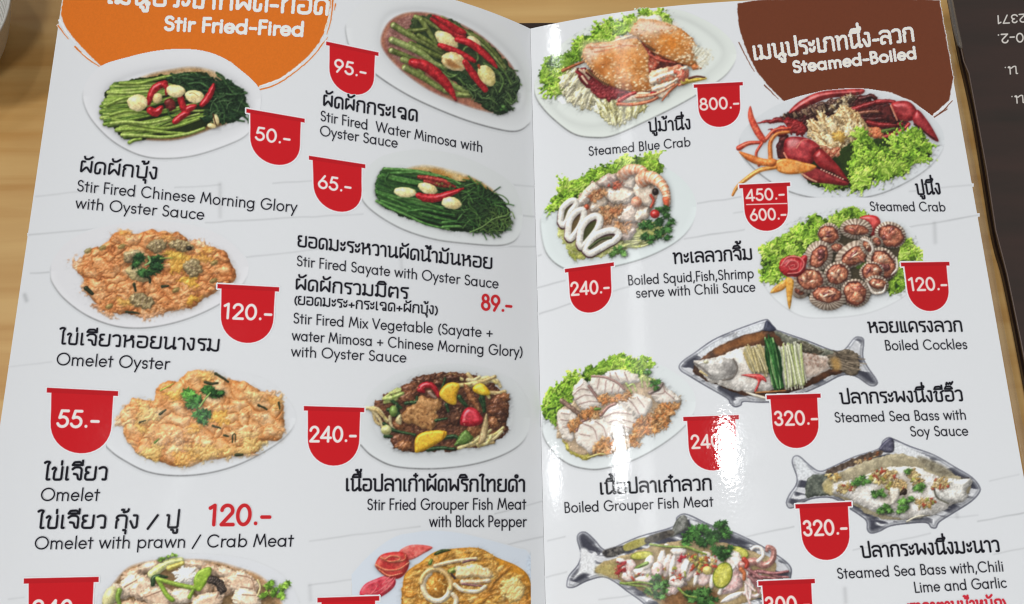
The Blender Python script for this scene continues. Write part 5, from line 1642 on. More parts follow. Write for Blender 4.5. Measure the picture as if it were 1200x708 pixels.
c.poly([(570, 190), (600, 200), (640, 250), (620, 300), (590, 260)], ((168, 44, 36), (200, 80, 60), .5), wob=1, bump=1, bs=.8, shadow=.3)
c.poly([(615, 290), (660, 265), (690, 280), (660, 330), (625, 360)], ((196, 62, 40), (214, 100, 70), .5), wob=.8, edge=3, shadow=.35)
c.crumbs([(580, 200), (630, 250), (680, 290), (640, 340), (600, 280)], 22, [(236, 190, 160), (230, 150, 120)], 5, 4, shadow=.05)
c.poly([(560, 70), (620, 60), (660, 50), (690, 90), (600, 110)], ((214, 214, 190), (228, 226, 214), .2), wob=1, shadow=.2)


def carapace(c, P, seed, white):
    c.poly(P, ((204, 116, 42), (226, 158, 90), .10), wob=.5, ws=.5, smooth=False, seed=seed, edge=13, dome=.5, bump=.35, bs=.3, spec=.22, amb=.55, shadow=.5, sw=2.4, var=.05)
    for W in white:
        c.poly(W, ((226, 200, 180), (232, 214, 200), .2), dome=0, shadow=0, soft=11, alpha=.85, wob=1.5)
    y0, x0 = min(p[1] for p in P), min(p[0] for p in P)
    q = c.scatter(P, 330)
    for i, (x, y) in enumerate(q):
        g = (y - y0) / 420 + (x - x0) / 700
        if c.rs.rand() < g * g * 1.5 + .08:
            c.blob(x, y, 5 + 3 * c.rs.rand(), 4.6, [(244, 220, 184), (240, 206, 158), (198, 112, 48)][c.rs.randint(3)], shadow=.08, dome=.2, alpha=.8, soft=1.0)


c.poly([(400, 205), (500, 165), (560, 150), (590, 190), (560, 215), (440, 225)], ((196, 140, 110), (222, 190, 160), .5), wob=2, bump=2, bs=.5, shadow=.3)
LG = ((212, 176, 140), (236, 214, 192), .4)
for P, r, cc in (([(398, 214), (470, 184), (545, 158)], 9, LG), ([(420, 226), (490, 196), (560, 176)], 7, ((196, 120, 90), (222, 170, 140), .4)), ([(560, 210), (610, 262), (640, 300)], 10, ((196, 70, 44), (222, 130, 100), .5)),
                 ([(620, 262), (680, 290), (760, 304)], 9, ((170, 50, 36), (206, 100, 76), .5))):
    c.line(P, r, r * .7, cc, shadow=.4, spec=.3, wob=.5)
carapace(c, [(518, 150), (545, 105), (572, 74), (640, 80), (715, 96), (790, 128), (842, 172), (868, 215), (876, 262), (878, 305), (846, 326), (800, 312), (740, 292), (690, 268), (640, 248), (604, 212), (560, 170)], 3, [[(524, 148), (566, 78), (680, 88), (760, 118), (700, 150), (620, 160), (570, 172)]])
carapace(c, [(276, 262), (282, 232), (302, 204), (345, 200), (430, 194), (500, 182), (560, 178), (584, 204), (608, 240), (626, 272), (616, 310), (622, 352), (640, 400), (660, 446), (610, 452), (550, 456), (490, 444), (440, 430), (392, 406), (352, 366), (312, 324), (290, 296)], 8, [[(276, 264), (298, 205), (430, 194), (540, 190), (500, 225), (400, 245), (340, 280), (310, 310)]])
for Q in ([(845, 322), (740, 292), (640, 248), (605, 212)], [(655, 446), (550, 455), (440, 430), (380, 396), (320, 334)]):
    c.line(Q, 3, 3, (128, 62, 26), dome=0, shadow=.3, alpha=.8, wob=.6)
for k in range(12):
    t = k / 11
    for (ax, ay, bx, by) in ((278, 270, 392, 408), (868, 215, 880, 305)):
        x, y = ax + (bx - ax) * t, ay + (by - ay) * t
        c.blob(x - 3, y + 3, 8, 5, (206, 150, 96), rot=120, shadow=.25, dome=.4)
for P in ([(340, 250), (420, 235), (500, 215), (560, 220)], [(300, 225), (370, 225), (440, 215)]):
    c.line(P, 4, 3, (206, 110, 70), dome=0, shadow=0, alpha=.6)
c.poly([(420, 250), (520, 260), (590, 310), (570, 360), (450, 330)], (226, 140, 50), dome=0, shadow=0, soft=14, alpha=.5)
c.poly([(690, 170), (780, 180), (810, 230), (760, 250), (690, 220)], (218, 126, 30), dome=0, shadow=0, soft=14, alpha=.6)
for k in range(14):
    t = k / 13
    c.line([(300 + 110 * t, 340 + 70 * t), (296 + 108 * t, 352 + 72 * t)], 4, 2, (196, 130, 70), shadow=.2)
c.line([(310, 345), (350, 385), (410, 420)], 6, 4, (90, 60, 34), dome=.3, shadow=.2)
c.line([(610, 215), (650, 240)], 8, 6, (110, 70, 40), shadow=.2)
c.poly([(615, 380), (660, 340), (740, 320), (800, 320), (825, 350), (800, 395), (700, 410), (640, 415)], ((214, 170, 130), (232, 200, 170), .3), wob=1.2, edge=5, spec=.3, shadow=.4)
c.poly([(720, 330), (800, 320), (830, 360), (800, 420), (750, 390)], ((208, 100, 70), (226, 150, 120), .4), wob=1.2, edge=4, shadow=.3)
c.crumbs([(640, 390), (700, 340), (800, 330), (790, 390), (680, 400)], 40, [(240, 220, 190), (214, 130, 80)], 5, 7, shadow=.05)
c.poly([(640, 430), (740, 400), (770, 420), (700, 490), (660, 480)], ((220, 196, 168), (232, 216, 198), .3), wob=1, edge=4, shadow=.4)
c.line([(770, 415), (730, 450), (690, 500)], 6, 3, (200, 90, 50), shadow=.3)
c.poly([(450, 510), (540, 460), (620, 455), (670, 480), (620, 500), (540, 505)], ((214, 190, 160), (232, 216, 196), .4), wob=1, shadow=.4)
c.line([(470, 500), (520, 470), (550, 460)], 12, 8, ((176, 40, 44), (206, 90, 80), .4), shadow=.3)
c.line([(460, 518), (540, 520), (620, 505), (665, 485)], 9, 7, ((206, 96, 60), (224, 140, 100), .3), shadow=.4)
c.line([(560, 480), (620, 470)], 5, 4, (90, 66, 60), shadow=.1)
c.blob(645, 464, 18, 14, (190, 30, 36), shadow=.3, frill=.3)
c.poly([(840, 320), (880, 315), (890, 335), (850, 345)], (200, 110, 54), wob=1, shadow=.2)
for P, r, cc in (([(640, 400), (700, 372), (770, 350), (812, 330)], 17, ((222, 196, 166), (238, 222, 204), .4)), ([(650, 440), (712, 420), (772, 388)], 13, ((216, 178, 146), (234, 210, 188), .4)),
                 ([(560, 478), (640, 470), (700, 446), (752, 416)], 10, ((206, 110, 72), (230, 170, 136), .4)), ([(760, 352), (800, 362), (816, 400), (778, 420)], 11, ((204, 84, 56), (226, 140, 108), .4))):
    c.line(P, r, r * .6, cc, shadow=.45, spec=.35, wob=.6)
c.crumbs([(660, 390), (780, 345), (800, 360), (700, 410)], 30, [(206, 96, 60), (244, 228, 206)], 5, 17, shadow=.05)
c.line([(800, 400), (850, 395), (915, 385)], 16, 6, ((196, 160, 40), (214, 190, 90), .4), shadow=.3)
c.line([(830, 385), (870, 375), (910, 380)], 6, 4, (84, 40, 30), shadow=.1)
c.blob(790, 370, 26, 30, ((196, 84, 66), (220, 140, 110), .5), frill=.3, shadow=.3)
c.poly([(855, 215), (900, 240), (945, 250), (930, 310), (880, 330), (860, 290)], fibres([(176, 168, 140), (206, 206, 190), (210, 214, 208)], -50, 8), wob=3, ws=.3, dome=0, shadow=.05, soft=4)
c.poly([(150, 495), (170, 480), (190, 510), (170, 515)], (232, 234, 234), dome=0, shadow=0, soft=1.5)
finish(c, "picture of two orange blue crabs on lettuce on a white platter", 1)

# red mud crab
c = Canvas(854, 96, 1114, 232, 1, (850, 95, 4.444))
c.plate([(75, 300), (130, 220), (260, 130), (440, 70), (640, 42), (800, 55), (960, 110), (1090, 200), (1138, 280), (1130, 360), (1060, 450), (940, 530), (800, 590), (640, 618), (480, 612), (330, 575), (200, 500), (100, 400)], (199, 205, 211), .34)
CR = ((112, 16, 18), (158, 34, 36), .2)
CD = ((46, 14, 14), (88, 26, 24), .3)
c.poly([(400, 450), (500, 380), (640, 360), (700, 450), (640, 560), (520, 560), (420, 520)], (34, 52, 18), wob=1.5, dome=0, shadow=.2)
c.lettuce([(440, 530), (620, 560), (660, 500), (560, 520)], 16, 22, 1, cols=((56, 100, 24), (84, 132, 36)))
c.poly([(290, 190), (420, 160), (560, 110), (700, 80), (800, 110), (900, 190), (960, 220), (880, 280), (820, 300), (700, 250), (540, 190), (430, 270), (380, 260)], CD, wob=2, edge=5, bump=2.5, bs=.4, spec=.35, shadow=.3)
c.poly([(165, 215), (240, 200), (290, 190), (300, 215), (220, 222)], CR, wob=1, edge=3, spec=.4, shadow=.3)
c.poly([(325, 170), (380, 110), (480, 60), (600, 45), (715, 42), (715, 66), (650, 80), (540, 90), (450, 125), (370, 165)], ((124, 22, 24), (172, 50, 48), .2), edge=6, dome=.9, spec=.5, shadow=.35)
c.poly([(290, 185), (370, 160), (480, 120), (600, 90), (690, 70), (640, 130), (540, 160), (420, 185)], ((50, 24, 20), (110, 74, 56), .7), wob=2, bump=3, bs=.6, edge=3, spec=.5, shadow=.3)
c.crumbs([(540, 150), (640, 70), (665, 90), (640, 140), (570, 165)], 34, [(206, 190, 150), (180, 150, 100), (60, 40, 30), (216, 206, 176)], 12, 3, spec=.4)
c.strands([(300, 180), (420, 160), (560, 120), (420, 175)], 20, 24, 60, [(150, 120, 90), (40, 20, 18)], 4, seed=4)
c.poly([(300, 200), (360, 200), (420, 230), (410, 290), (340, 260)], CR, wob=2, edge=5, bump=2, bs=.5, shadow=.4)
for P, r, cc in (([(660, 150), (720, 130), (780, 110)], 14, CR), ([(680, 190), (760, 200), (860, 190)], 15, CD), ([(700, 95), (760, 80), (780, 90)], 14, CD), ([(740, 215), (820, 230), (920, 225)], 13, CR), ([(790, 110), (840, 105), (880, 110)], 12, CR), ([(690, 170), (760, 160), (800, 160)], 9, (130, 70, 50))):
    c.line(P, r, r * .8, cc, spec=.45, shadow=.5, wob=.8)
c.poly([(800, 130), (860, 120), (880, 180), (890, 230), (820, 200)], CD, wob=1.5, edge=4, shadow=.4)
c.poly([(862, 125), (900, 105), (960, 110), (1000, 160), (985, 200), (930, 210), (890, 190)], ((132, 20, 24), (178, 46, 48), .2), edge=8, dome=.9, spec=.6, shadow=.5)
c.line([(862, 130), (880, 170), (895, 205)], 5, 4, (214, 130, 100), shadow=.2)
c.poly([(975, 185), (1000, 150), (1040, 190), (1080, 250), (1110, 312), (1080, 305), (1030, 265), (985, 225)], ((140, 22, 28), (180, 50, 54), .2), edge=6, dome=.8, spec=.5, shadow=.45)
c.line([(985, 225), (1040, 268), (1085, 300)], 5, 3, (60, 14, 16), shadow=.2)
c.line([(955, 225), (930, 250), (870, 280), (800, 300)], 9, 12, ((170, 36, 40), (196, 76, 66), .3), spec=.4, shadow=.4)
c.poly([(740, 240), (800, 245), (825, 280), (790, 305), (740, 290)], ((196, 84, 44), (216, 130, 80), .4), wob=1.5, edge=4, bump=2, bs=.5, shadow=.4)
c.line([(820, 262), (880, 248)], 10, 6, (80, 110, 40), shadow=.2)
c.poly([(415, 270), (460, 220), (540, 180), (600, 180), (650, 240), (650, 330), (600, 370), (520, 370), (470, 320)], ((190, 158, 108), (216, 194, 150), .25), wob=2, edge=6, bump=3, bs=.35, spec=.3, shadow=.45, seed=4)
c.poly([(560, 180), (620, 135), (680, 160), (740, 220), (750, 280), (690, 310), (640, 300), (620, 240)], ((196, 150, 90), (220, 186, 130), .25), wob=2, edge=6, bump=3, bs=.35, spec=.35, shadow=.4, seed=5)
FLE = [(120, 78, 36), (186, 148, 92), (220, 196, 148), (234, 218, 184)]
for k, (x, y, rx, ry, r_) in enumerate(((470, 250, 60, 30, 50), (520, 220, 70, 30, 65), (560, 250, 70, 34, 75), (490, 300, 60, 34, 40), (560, 310, 60, 40, 60), (600, 290, 50, 36, 80), (520, 340, 50, 24, 20))):
    c.blob(x, y, rx, ry, fibres(FLE, r_, k, .08, .5, 1.8), rot=r_, frill=.4, fk=5, seed=k, edge=5, dome=.7, spec=.25, shadow=.4, relief=(lambda X, Y: crinkle(X, Y, .2, 6), 1.0))
for k, (x, y, rx, ry, r_) in enumerate(((630, 180, 50, 34, 60), (670, 220, 60, 38, 65), (700, 260, 50, 34, 70), (650, 270, 50, 34, 80))):
    c.blob(x, y, rx, ry, fibres(FLE, r_, k + 9, .08, .5, 1.6), rot=r_, frill=.4, fk=5, seed=k + 30, edge=5, dome=.7, spec=.25, shadow=.4, relief=(lambda X, Y: crinkle(X, Y, .2, 8), 1.0))
c.blob(590, 290, 36, 26, (222, 168, 60), frill=.3, shadow=.1, alpha=.8)
c.poly([(490, 330), (560, 350), (640, 345), (610, 390), (550, 405), (500, 370)], ((150, 60, 36), (206, 150, 110), .6), wob=2, bump=3, bs=.6, shadow=.4)
c.poly([(600, 350), (700, 320), (900, 290), (1000, 280), (1050, 330), (1060, 400), (940, 440), (920, 490), (760, 520), (720, 560), (660, 570), (600, 480)], (40, 60, 18), wob=2, dome=0, shadow=.3)
c.lettuce([(650, 500), (660, 380), (690, 300), (750, 280), (790, 330), (900, 330), (990, 240), (1040, 290), (1064, 380), (1000, 425), (930, 440), (930, 490), (780, 510), (740, 560), (660, 560)], 95, 38, 5, cols=((84, 134, 24), (124, 174, 40), (152, 196, 64), (60, 108, 18), (112, 160, 34)))
c.poly([(275, 290), (330, 280), (360, 250), (290, 240), (230, 260)], CR, wob=2, edge=4, bump=2, bs=.5, spec=.4, shadow=.4)
c.poly([(265, 380), (280, 300), (330, 290), (320, 400), (290, 410)], CD, wob=1, shadow=.3)
c.poly([(305, 370), (310, 310), (350, 290), (430, 300), (490, 340), (470, 380), (450, 430), (380, 435), (330, 420)], ((130, 18, 26), (178, 44, 48), .2), edge=9, dome=.9, spec=.55, shadow=.5)
c.poly([(325, 320), (350, 300), (380, 310), (370, 340), (335, 345)], (216, 150, 150), dome=0, shadow=0, soft=5, alpha=.7)
c.line([(370, 350), (400, 310), (430, 305)], 3, 2, (216, 130, 110), dome=0, shadow=0)
c.poly([(455, 400), (470, 370), (500, 355), (560, 410), (610, 470), (645, 530), (600, 500), (540, 470), (490, 450)], ((128, 18, 22), (172, 40, 40), .2), edge=7, dome=.9, spec=.5, shadow=.5)
c.poly([(400, 490), (420, 450), (470, 445), (540, 480), (610, 510), (645, 525), (625, 545), (540, 535), (450, 525)], ((120, 18, 24), (160, 40, 40), .2), edge=5, dome=.9, spec=.4, shadow=.5)
c.line([(480, 450), (540, 478), (600, 505), (640, 525)], 5, 3, (40, 10, 12), shadow=.1)
for k in range(9):
    c.blob(500 + 14 * k, 462 + 6.2 * k, 6, 5, (206, 150, 130), shadow=.1)
c.line([(400, 485), (440, 510), (475, 525)], 6, 4, (216, 150, 120), shadow=.2)
c.line([(305, 375), (330, 420)], 5, 4, (224, 130, 100), shadow=.2)
CA = [((206, 92, 26), (226, 130, 54), .3), ((194, 50, 32), (218, 92, 60), .3), ((208, 112, 28), (226, 150, 66), .3)]
c.poly([(130, 130), (150, 190), (180, 250), (215, 310), (190, 320), (150, 270), (118, 190)], CA[1], edge=3, dome=.8, spec=.4, shadow=.3)
c.line([(70, 350), (120, 325), (190, 320)], 14, 8, CA[1], spec=.4, shadow=.3)
c.line([(175, 440), (160, 380), (190, 325)], 7, 7, CA[1], spec=.4, shadow=.3)
c.line([(235, 400), (235, 320), (270, 275), (330, 265)], 12, 8, CA[0], spec=.4, shadow=.4)
c.line([(215, 300), (260, 255), (340, 245)], 10, 6, CA[1], spec=.4, shadow=.3)
c.poly([(70, 368), (120, 380), (200, 405), (265, 410), (260, 440), (180, 440), (110, 410)], CA[0], edge=4, dome=.8, spec=.4, shadow=.4)
c.poly([(265, 418), (320, 404), (400, 422), (475, 445), (420, 476), (330, 486), (270, 466)], CA[2], edge=3, dome=.7, spec=.4, shadow=.4)
c.line([(262, 450), (180, 465), (110, 510), (60, 555), (38, 595)], 10, 6, CA[2], mid=11, spec=.35, shadow=.3)
c.blob(240, 425, 26, 22, CA[0], shadow=.3)
finish(c, "picture of a red steamed crab with carrot flower and lettuce", 1)

# squid, fish and shrimp
c = Canvas(628, 176, 822, 324, 1, (625, 175, 4.72))
c.plate([(40, 420), (60, 340), (140, 240), (300, 130), (500, 60), (650, 70), (780, 130), (870, 220), (902, 320), (870, 430), (780, 520), (620, 600), (440, 650), (280, 672), (160, 655), (70, 570)], (203, 213, 216), .36)
c.lettuce([(90, 320), (110, 260), (140, 250), (145, 200), (230, 170), (300, 130), (345, 95), (420, 85), (500, 50), (570, 35), (640, 45), (710, 80), (715, 130), (620, 160), (440, 160), (320, 200), (240, 280), (140, 340)], 66, 32, 3, cols=((92, 140, 26), (130, 174, 42), (156, 192, 70), (64, 110, 18)))
c.poly([(130, 450), (180, 540), (240, 600), (400, 590), (560, 540), (720, 480), (680, 400), (400, 420), (200, 430)], ((176, 184, 90), (200, 204, 130), .3), wob=2, dome=.3, shadow=.2)
c.strands([(450, 520), (600, 480), (640, 520), (460, 560)], 22, 90, -12, [((186, 196, 104), (212, 214, 150), .4)], 6, seed=2, spread=15)
c.poly([(240, 300), (290, 210), (400, 150), (520, 110), (640, 150), (690, 260), (640, 360), (560, 440), (480, 500), (380, 440), (300, 380)], ((170, 140, 118), (200, 170, 150), .3), wob=2, dome=.3, shadow=.3)
FP = [((196, 176, 160), (218, 204, 194), .25), ((204, 186, 166), (224, 212, 200), .25), ((180, 158, 146), (208, 192, 184), .25)]
for P, k in (([(355, 185), (390, 145), (440, 138), (468, 165), (450, 200), (400, 210), (365, 205)], 2), ([(270, 240), (310, 195), (350, 190), (370, 225), (330, 260), (280, 265)], 0), ([(240, 290), (270, 250), (310, 255), (300, 300), (250, 315)], 0),
             ([(310, 320), (340, 270), (380, 250), (410, 290), (380, 330), (330, 345)], 1), ([(400, 245), (430, 215), (500, 215), (560, 240), (540, 280), (480, 305), (420, 290)], 1), ([(450, 380), (490, 330), (540, 310), (575, 350), (560, 400), (490, 405)], 0), ([(560, 390), (580, 340), (640, 320), (640, 370), (590, 400)], 1), ([(470, 470), (540, 430), (570, 450), (540, 500), (490, 500)], 2), ([(480, 165), (520, 140), (560, 160), (555, 210), (510, 210)], 1), ([(555, 220), (580, 180), (640, 200), (665, 260), (650, 310), (600, 310), (570, 270)], 1)):
    c.poly(P, FP[k], wob=1.0, seed=int(P[0][0]), edge=6, dome=.9, bump=.2, bs=.2, spec=.25, shadow=.9, sw=2)
c.line([(420, 160), (450, 190), (440, 200)], 12, 8, (140, 112, 110), dome=.3, shadow=0, alpha=.6)
c.crumbs([(310, 260), (370, 220), (400, 240), (340, 290)], 40, [((196, 130, 80), (220, 170, 120), .5), (206, 150, 100), (176, 100, 60)], 12, 5)
c.crumbs([(370, 330), (480, 310), (510, 330), (450, 380), (400, 420), (380, 380)], 60, [((196, 130, 80), (220, 170, 120), .5), (210, 156, 108), (178, 106, 64), (224, 180, 130)], 13, 6, fill=True)
c.crumbs([(450, 410), (530, 400), (540, 440), (480, 470)], 30, [(206, 150, 104), (220, 170, 120), (190, 120, 70)], 12, 7)
c.crumbs([(430, 190), (490, 180), (490, 210), (420, 215)], 12, [(196, 70, 50), (210, 110, 80)], 12, 8)
c.blob(295, 320, 14, 16, (190, 80, 50), shadow=.3)


def prawn(c, P, w0, w1, seed):
    S = spline(np.array(P, float), False, 4)
    n = len(S)
    for i in range(0, n - 1):
        t = i / (n - 1)
        r = w0 * (1 - t) + w1 * t
        a = math.degrees(math.atan2(S[i + 1][1] - S[i][1], S[i + 1][0] - S[i][0]))
        col = ((212, 120, 76), (230, 170, 134), .4) if i % 2 else ((222, 168, 134), (234, 202, 178), .4)
        c.blob(S[i][0], S[i][1], r * .7, r, col, rot=a, seed=seed + i, edge=5, dome=.9, spec=.45, shadow=.4, sw=1.4)


prawn(c, [(490, 150), (530, 115), (590, 115), (615, 135)], 34, 26, 3)
prawn(c, [(595, 175), (650, 155), (700, 185), (730, 230), (740, 290), (735, 312)], 42, 14, 20)
c.poly([(715, 270), (750, 270), (745, 318), (728, 318)], ((206, 80, 46), (222, 120, 80), .3), edge=3, shadow=.3)
c.blob(570, 292, 30, 30, ((220, 130, 90), (234, 180, 150), .3), shadow=.4)
c.line([(650, 255), (665, 285), (650, 320)], 8, 6, (190, 70, 50), shadow=.3)
c.blob(675, 235, 18, 20, (40, 30, 26), shadow=.1)
for x, y, q in ((640, 420, 44), (700, 400, 46), (740, 440, 40), (700, 470, 40), (620, 480, 40), (650, 500, 34), (740, 370, 32), (720, 330, 34), (690, 330, 26), (600, 420, 30), (760, 400, 30), (740, 490, 24)):
    c.herb(x, y, q, 6, int(x + y), cols=((36, 76, 30), (52, 100, 40), (26, 58, 24)), spread=.7)
for x, y, q in ((470, 560, 34), (440, 580, 26), (500, 580, 24)):
    c.herb(x, y, q, 5, int(x), cols=((60, 106, 40), (86, 134, 58)), spread=.7)
c.blob(672, 358, 26, 24, (196, 40, 36), spec=.6, shadow=.4)


def squid_ring(c, P, r, seed, hole):
    Q = np.array(P, float)
    c.poly(P, hole, shadow=.3, dome=0)
    c.line([(x - 3, y + 8) for x, y in P] + [(P[0][0] - 3, P[0][1] + 8)], r, r, ((70, 34, 44), (120, 80, 84), .4), n=4, shadow=.4, dome=.5, seed=seed)
    c.line(list(P) + [P[0]], r, r, ((200, 197, 190), (224, 221, 216), .2), n=4, shadow=.3, dome=.85, spec=.2, amb=.62, seed=seed)


squid_ring(c, [(150, 400), (160, 330), (200, 290), (230, 285), (235, 310), (205, 350), (185, 400), (165, 420)], 17, 1, (92, 88, 50))
squid_ring(c, [(190, 480), (200, 400), (235, 350), (270, 335), (280, 365), (262, 420), (230, 470), (205, 495)], 18, 2, (104, 84, 50))
squid_ring(c, [(255, 520), (265, 440), (300, 390), (345, 368), (370, 390), (355, 440), (310, 500), (270, 540)], 19, 3, (70, 74, 34))
squid_ring(c, [(290, 560), (320, 500), (380, 460), (440, 448), (472, 468), (455, 500), (400, 530), (320, 575)], 19, 4, (120, 110, 84))
c.line([(310, 545), (370, 500), (430, 490)], 8, 6, (60, 70, 34), shadow=.2)
c.crumbs([(200, 560), (260, 560), (260, 600), (210, 590)], 14, [(190, 190, 90), (150, 160, 60)], 12, 9)
finish(c, "picture of boiled squid rings, fish and shrimp on lettuce", 1)

# cockles
c = Canvas(888, 238, 1082, 374, 1, (885, 235, 5.245))
c.plate([(30, 430), (40, 330), (110, 210), (300, 90), (520, 40), (760, 60), (960, 180), (1010, 320), (1000, 480), (900, 600), (700, 690), (480, 720), (300, 715), (160, 640), (60, 530)], (206, 212, 217), .07)
c.lettuce([(40, 330), (60, 270), (140, 230), (220, 190), (310, 150), (330, 90), (380, 80), (440, 120), (520, 60), (600, 45), (680, 80), (680, 120), (520, 180), (400, 170), (330, 280), (280, 350), (160, 360), (150, 450), (90, 500), (50, 440)], 80, 38, 4, cols=((84, 134, 26), (122, 172, 42), (150, 194, 66), (58, 104, 18), (106, 156, 34)))
c.lettuce([(860, 290), (930, 230), (990, 290), (995, 360), (900, 420), (930, 480), (920, 540), (830, 575), (800, 520), (850, 440)], 36, 32, 8, cols=((90, 140, 28), (130, 178, 46), (150, 194, 66)))
c.poly([(330, 400), (420, 240), (560, 150), (700, 160), (860, 220), (860, 420), (780, 540), (640, 620), (480, 640), (300, 580), (250, 480)], (70, 62, 44), wob=2, dome=0, shadow=.3)
c.poly([(600, 380), (700, 370), (720, 420), (640, 430)], (88, 128, 40), wob=2, shadow=.2)
c.poly([(640, 110), (690, 90), (750, 100), (770, 140), (740, 180), (735, 215), (700, 210), (700, 150)], ((190, 26, 30), (212, 66, 60), .2), edge=5, dome=.9, spec=.7, shadow=.4)


def cockle(c, x, y, rx, ry, rot, mx, my, mrx, mry, seed, pale=0):
    """a ribbed shell with its meat showing"""
    rx, ry, mrx, mry = rx * 1.12, ry * 1.12, mrx * 1.1, mry * 1.1
    (cx, cy), = c.t([(x, y)])
    w = c.win((cx - rx / c.z[2] * 1.1, cy - rx / c.z[2] * 1.1), (cx + rx / c.z[2] * 1.1, cy + rx / c.z[2] * 1.1), 6)
    k, m = math.cos(math.radians(rot)), math.sin(math.radians(rot))
    dx, dy = (c.X[w] - cx) * c.z[2], (c.Y[w] - cy) * c.z[2]
    u, v_ = (dx * k + dy * m) / rx, (-dx * m + dy * k) / ry
    th = np.arctan2(v_ - .1, u)
    nr = 20 + (seed * 7) % 11
    rib = 0.5 + (0.26 + .06 * (seed % 4)) * np.sin(th * nr + seed + 1.2 * noise(c.X[w] * .2, c.Y[w] * .2, seed))
    rr = np.hypot(u, v_) / (1 + .014 * np.sin(th * nr + seed) + .10 * (noise(np.cos(th) * 1.3 + 5, np.sin(th) * 1.3 + 5, seed) - .5))
    a, b_ = (rgbc((116, 94, 78)), rgbc((226, 214, 196))) if not pale else (rgbc((150, 136, 122)), rgbc((222, 214, 204)))
    tone = (rib * (.65 + .5 * noise(c.X[w] * .3, c.Y[w] * .3, seed)))[..., None]
    c.lay(w, (rr - 1) * min(rx, ry) / c.z[2], a * (1 - tone) + b_ * tone, edge=min(rx, ry) / c.z[2], dome=.55, spec=.2, shadow=.6, sw=2, var=.1, seed=seed)
    a, b_ = math.cos(math.radians(rot)), math.sin(math.radians(rot))
    c.blob(x + mx * a - my * b_, y + mx * b_ + my * a, mrx * 1.13, mry * 1.13, (92, 46, 40), rot=rot, frill=.08, seed=seed, dome=0, shadow=.2)
    X0, Y0 = x + mx * a - my * b_, y + mx * b_ + my * a
    c.blob(X0, Y0, mrx, mry, ((156, 78, 54), (208, 124, 88), .3), rot=rot, frill=.18, fk=3, seed=seed, edge=4, dome=.8, bump=2.6, bs=.4, spec=.4, shadow=.3)
    r = np.random.RandomState(seed)
    for i in range(7):
        q = r.rand() * 6.28
        d = r.rand() ** .5 * .6
        c.blob(X0 + d * mrx * math.cos(q), Y0 + d * mry * math.sin(q), mrx * (.25 + .25 * r.rand()), mry * (.15 + .2 * r.rand()), [((214, 120, 80), (230, 160, 122), .4), ((176, 84, 64), (208, 120, 94), .4), ((104, 50, 50), (140, 76, 68), .4), ((220, 150, 112), (234, 184, 156), .4)][r.randint(4)],
               rot=r.rand() * 180, frill=.25, seed=seed + i, dome=.9, spec=.5, shadow=.35, sw=1.2)


for a in ((500, 290, 44, 30, 0, 0, 0, 30, 20, 31), (455, 205, 66, 58, 15, -4, 6, 50, 44, 1), (620, 175, 90, 58, 5, 0, 6, 62, 26, 2), (830, 215, 88, 70, 20, 4, 2, 66, 54, 3), (745, 255, 40, 34, 40, 0, 0, 24, 20, 32),
          (392, 340, 78, 84, 30, 2, 6, 40, 62, 4), (610, 330, 110, 66, -28, 0, 10, 74, 42, 5), (690, 280, 40, 60, -30, 0, 0, 18, 32, 33), (780, 390, 84, 96, -30, 6, 4, 54, 74, 6), (715, 440, 66, 58, 0, 0, 0, 50, 44, 34), (745, 520, 66, 52, 10, 4, -10, 44, 26, 35),
          (505, 460, 76, 74, -20, 2, -6, 56, 50, 7), (275, 555, 50, 44, 20, 0, 0, 26, 20, 36), (335, 490, 90, 74, 10, 0, -6, 66, 52, 8), (615, 570, 82, 78, -10, -4, 0, 56, 62, 9), (440, 600, 98, 66, 4, 0, -22, 74, 40, 10)):
    cockle(c, *a)
for P in ([(650, 236), (700, 255), (722, 300), (704, 335)], [(690, 510), (725, 566), (785, 562), (802, 518)], [(866, 350), (872, 415), (836, 458)]):
    c.line(P, 4, 3, ((186, 176, 164), (214, 206, 198), .4), shadow=.4, dome=.4, mid=8)
ROSE = ((170, 16, 24), (204, 48, 52), .2)
c.blob(228, 405, 82, 66, ROSE, frill=.06, edge=8, spec=.5, shadow=.45)
c.poly([(280, 350), (320, 345), (300, 430), (260, 450)], ROSE, edge=4, spec=.4, shadow=.4)
for P, r in (([(160, 400), (200, 350), (270, 350), (300, 390), (270, 440), (200, 450)], 5), ([(190, 400), (220, 370), (260, 380), (260, 415), (220, 425), (205, 405)], 4), ([(220, 400), (240, 395), (240, 408)], 3)):
    c.line(P, r, r * .7, (226, 110, 104), shadow=.5, dome=.6)
c.poly([(95, 570), (120, 530), (200, 478), (220, 490), (170, 550)], ((206, 128, 34), (222, 160, 70), .3), edge=3, dome=.6, spec=.3, shadow=.3)
c.poly([(190, 480), (235, 490), (230, 560), (212, 668), (195, 600)], ((206, 132, 30), (224, 164, 64), .3), edge=3, dome=.6, spec=.3, shadow=.3)
finish(c, "picture of boiled cockles with a tomato rose on lettuce", 1)

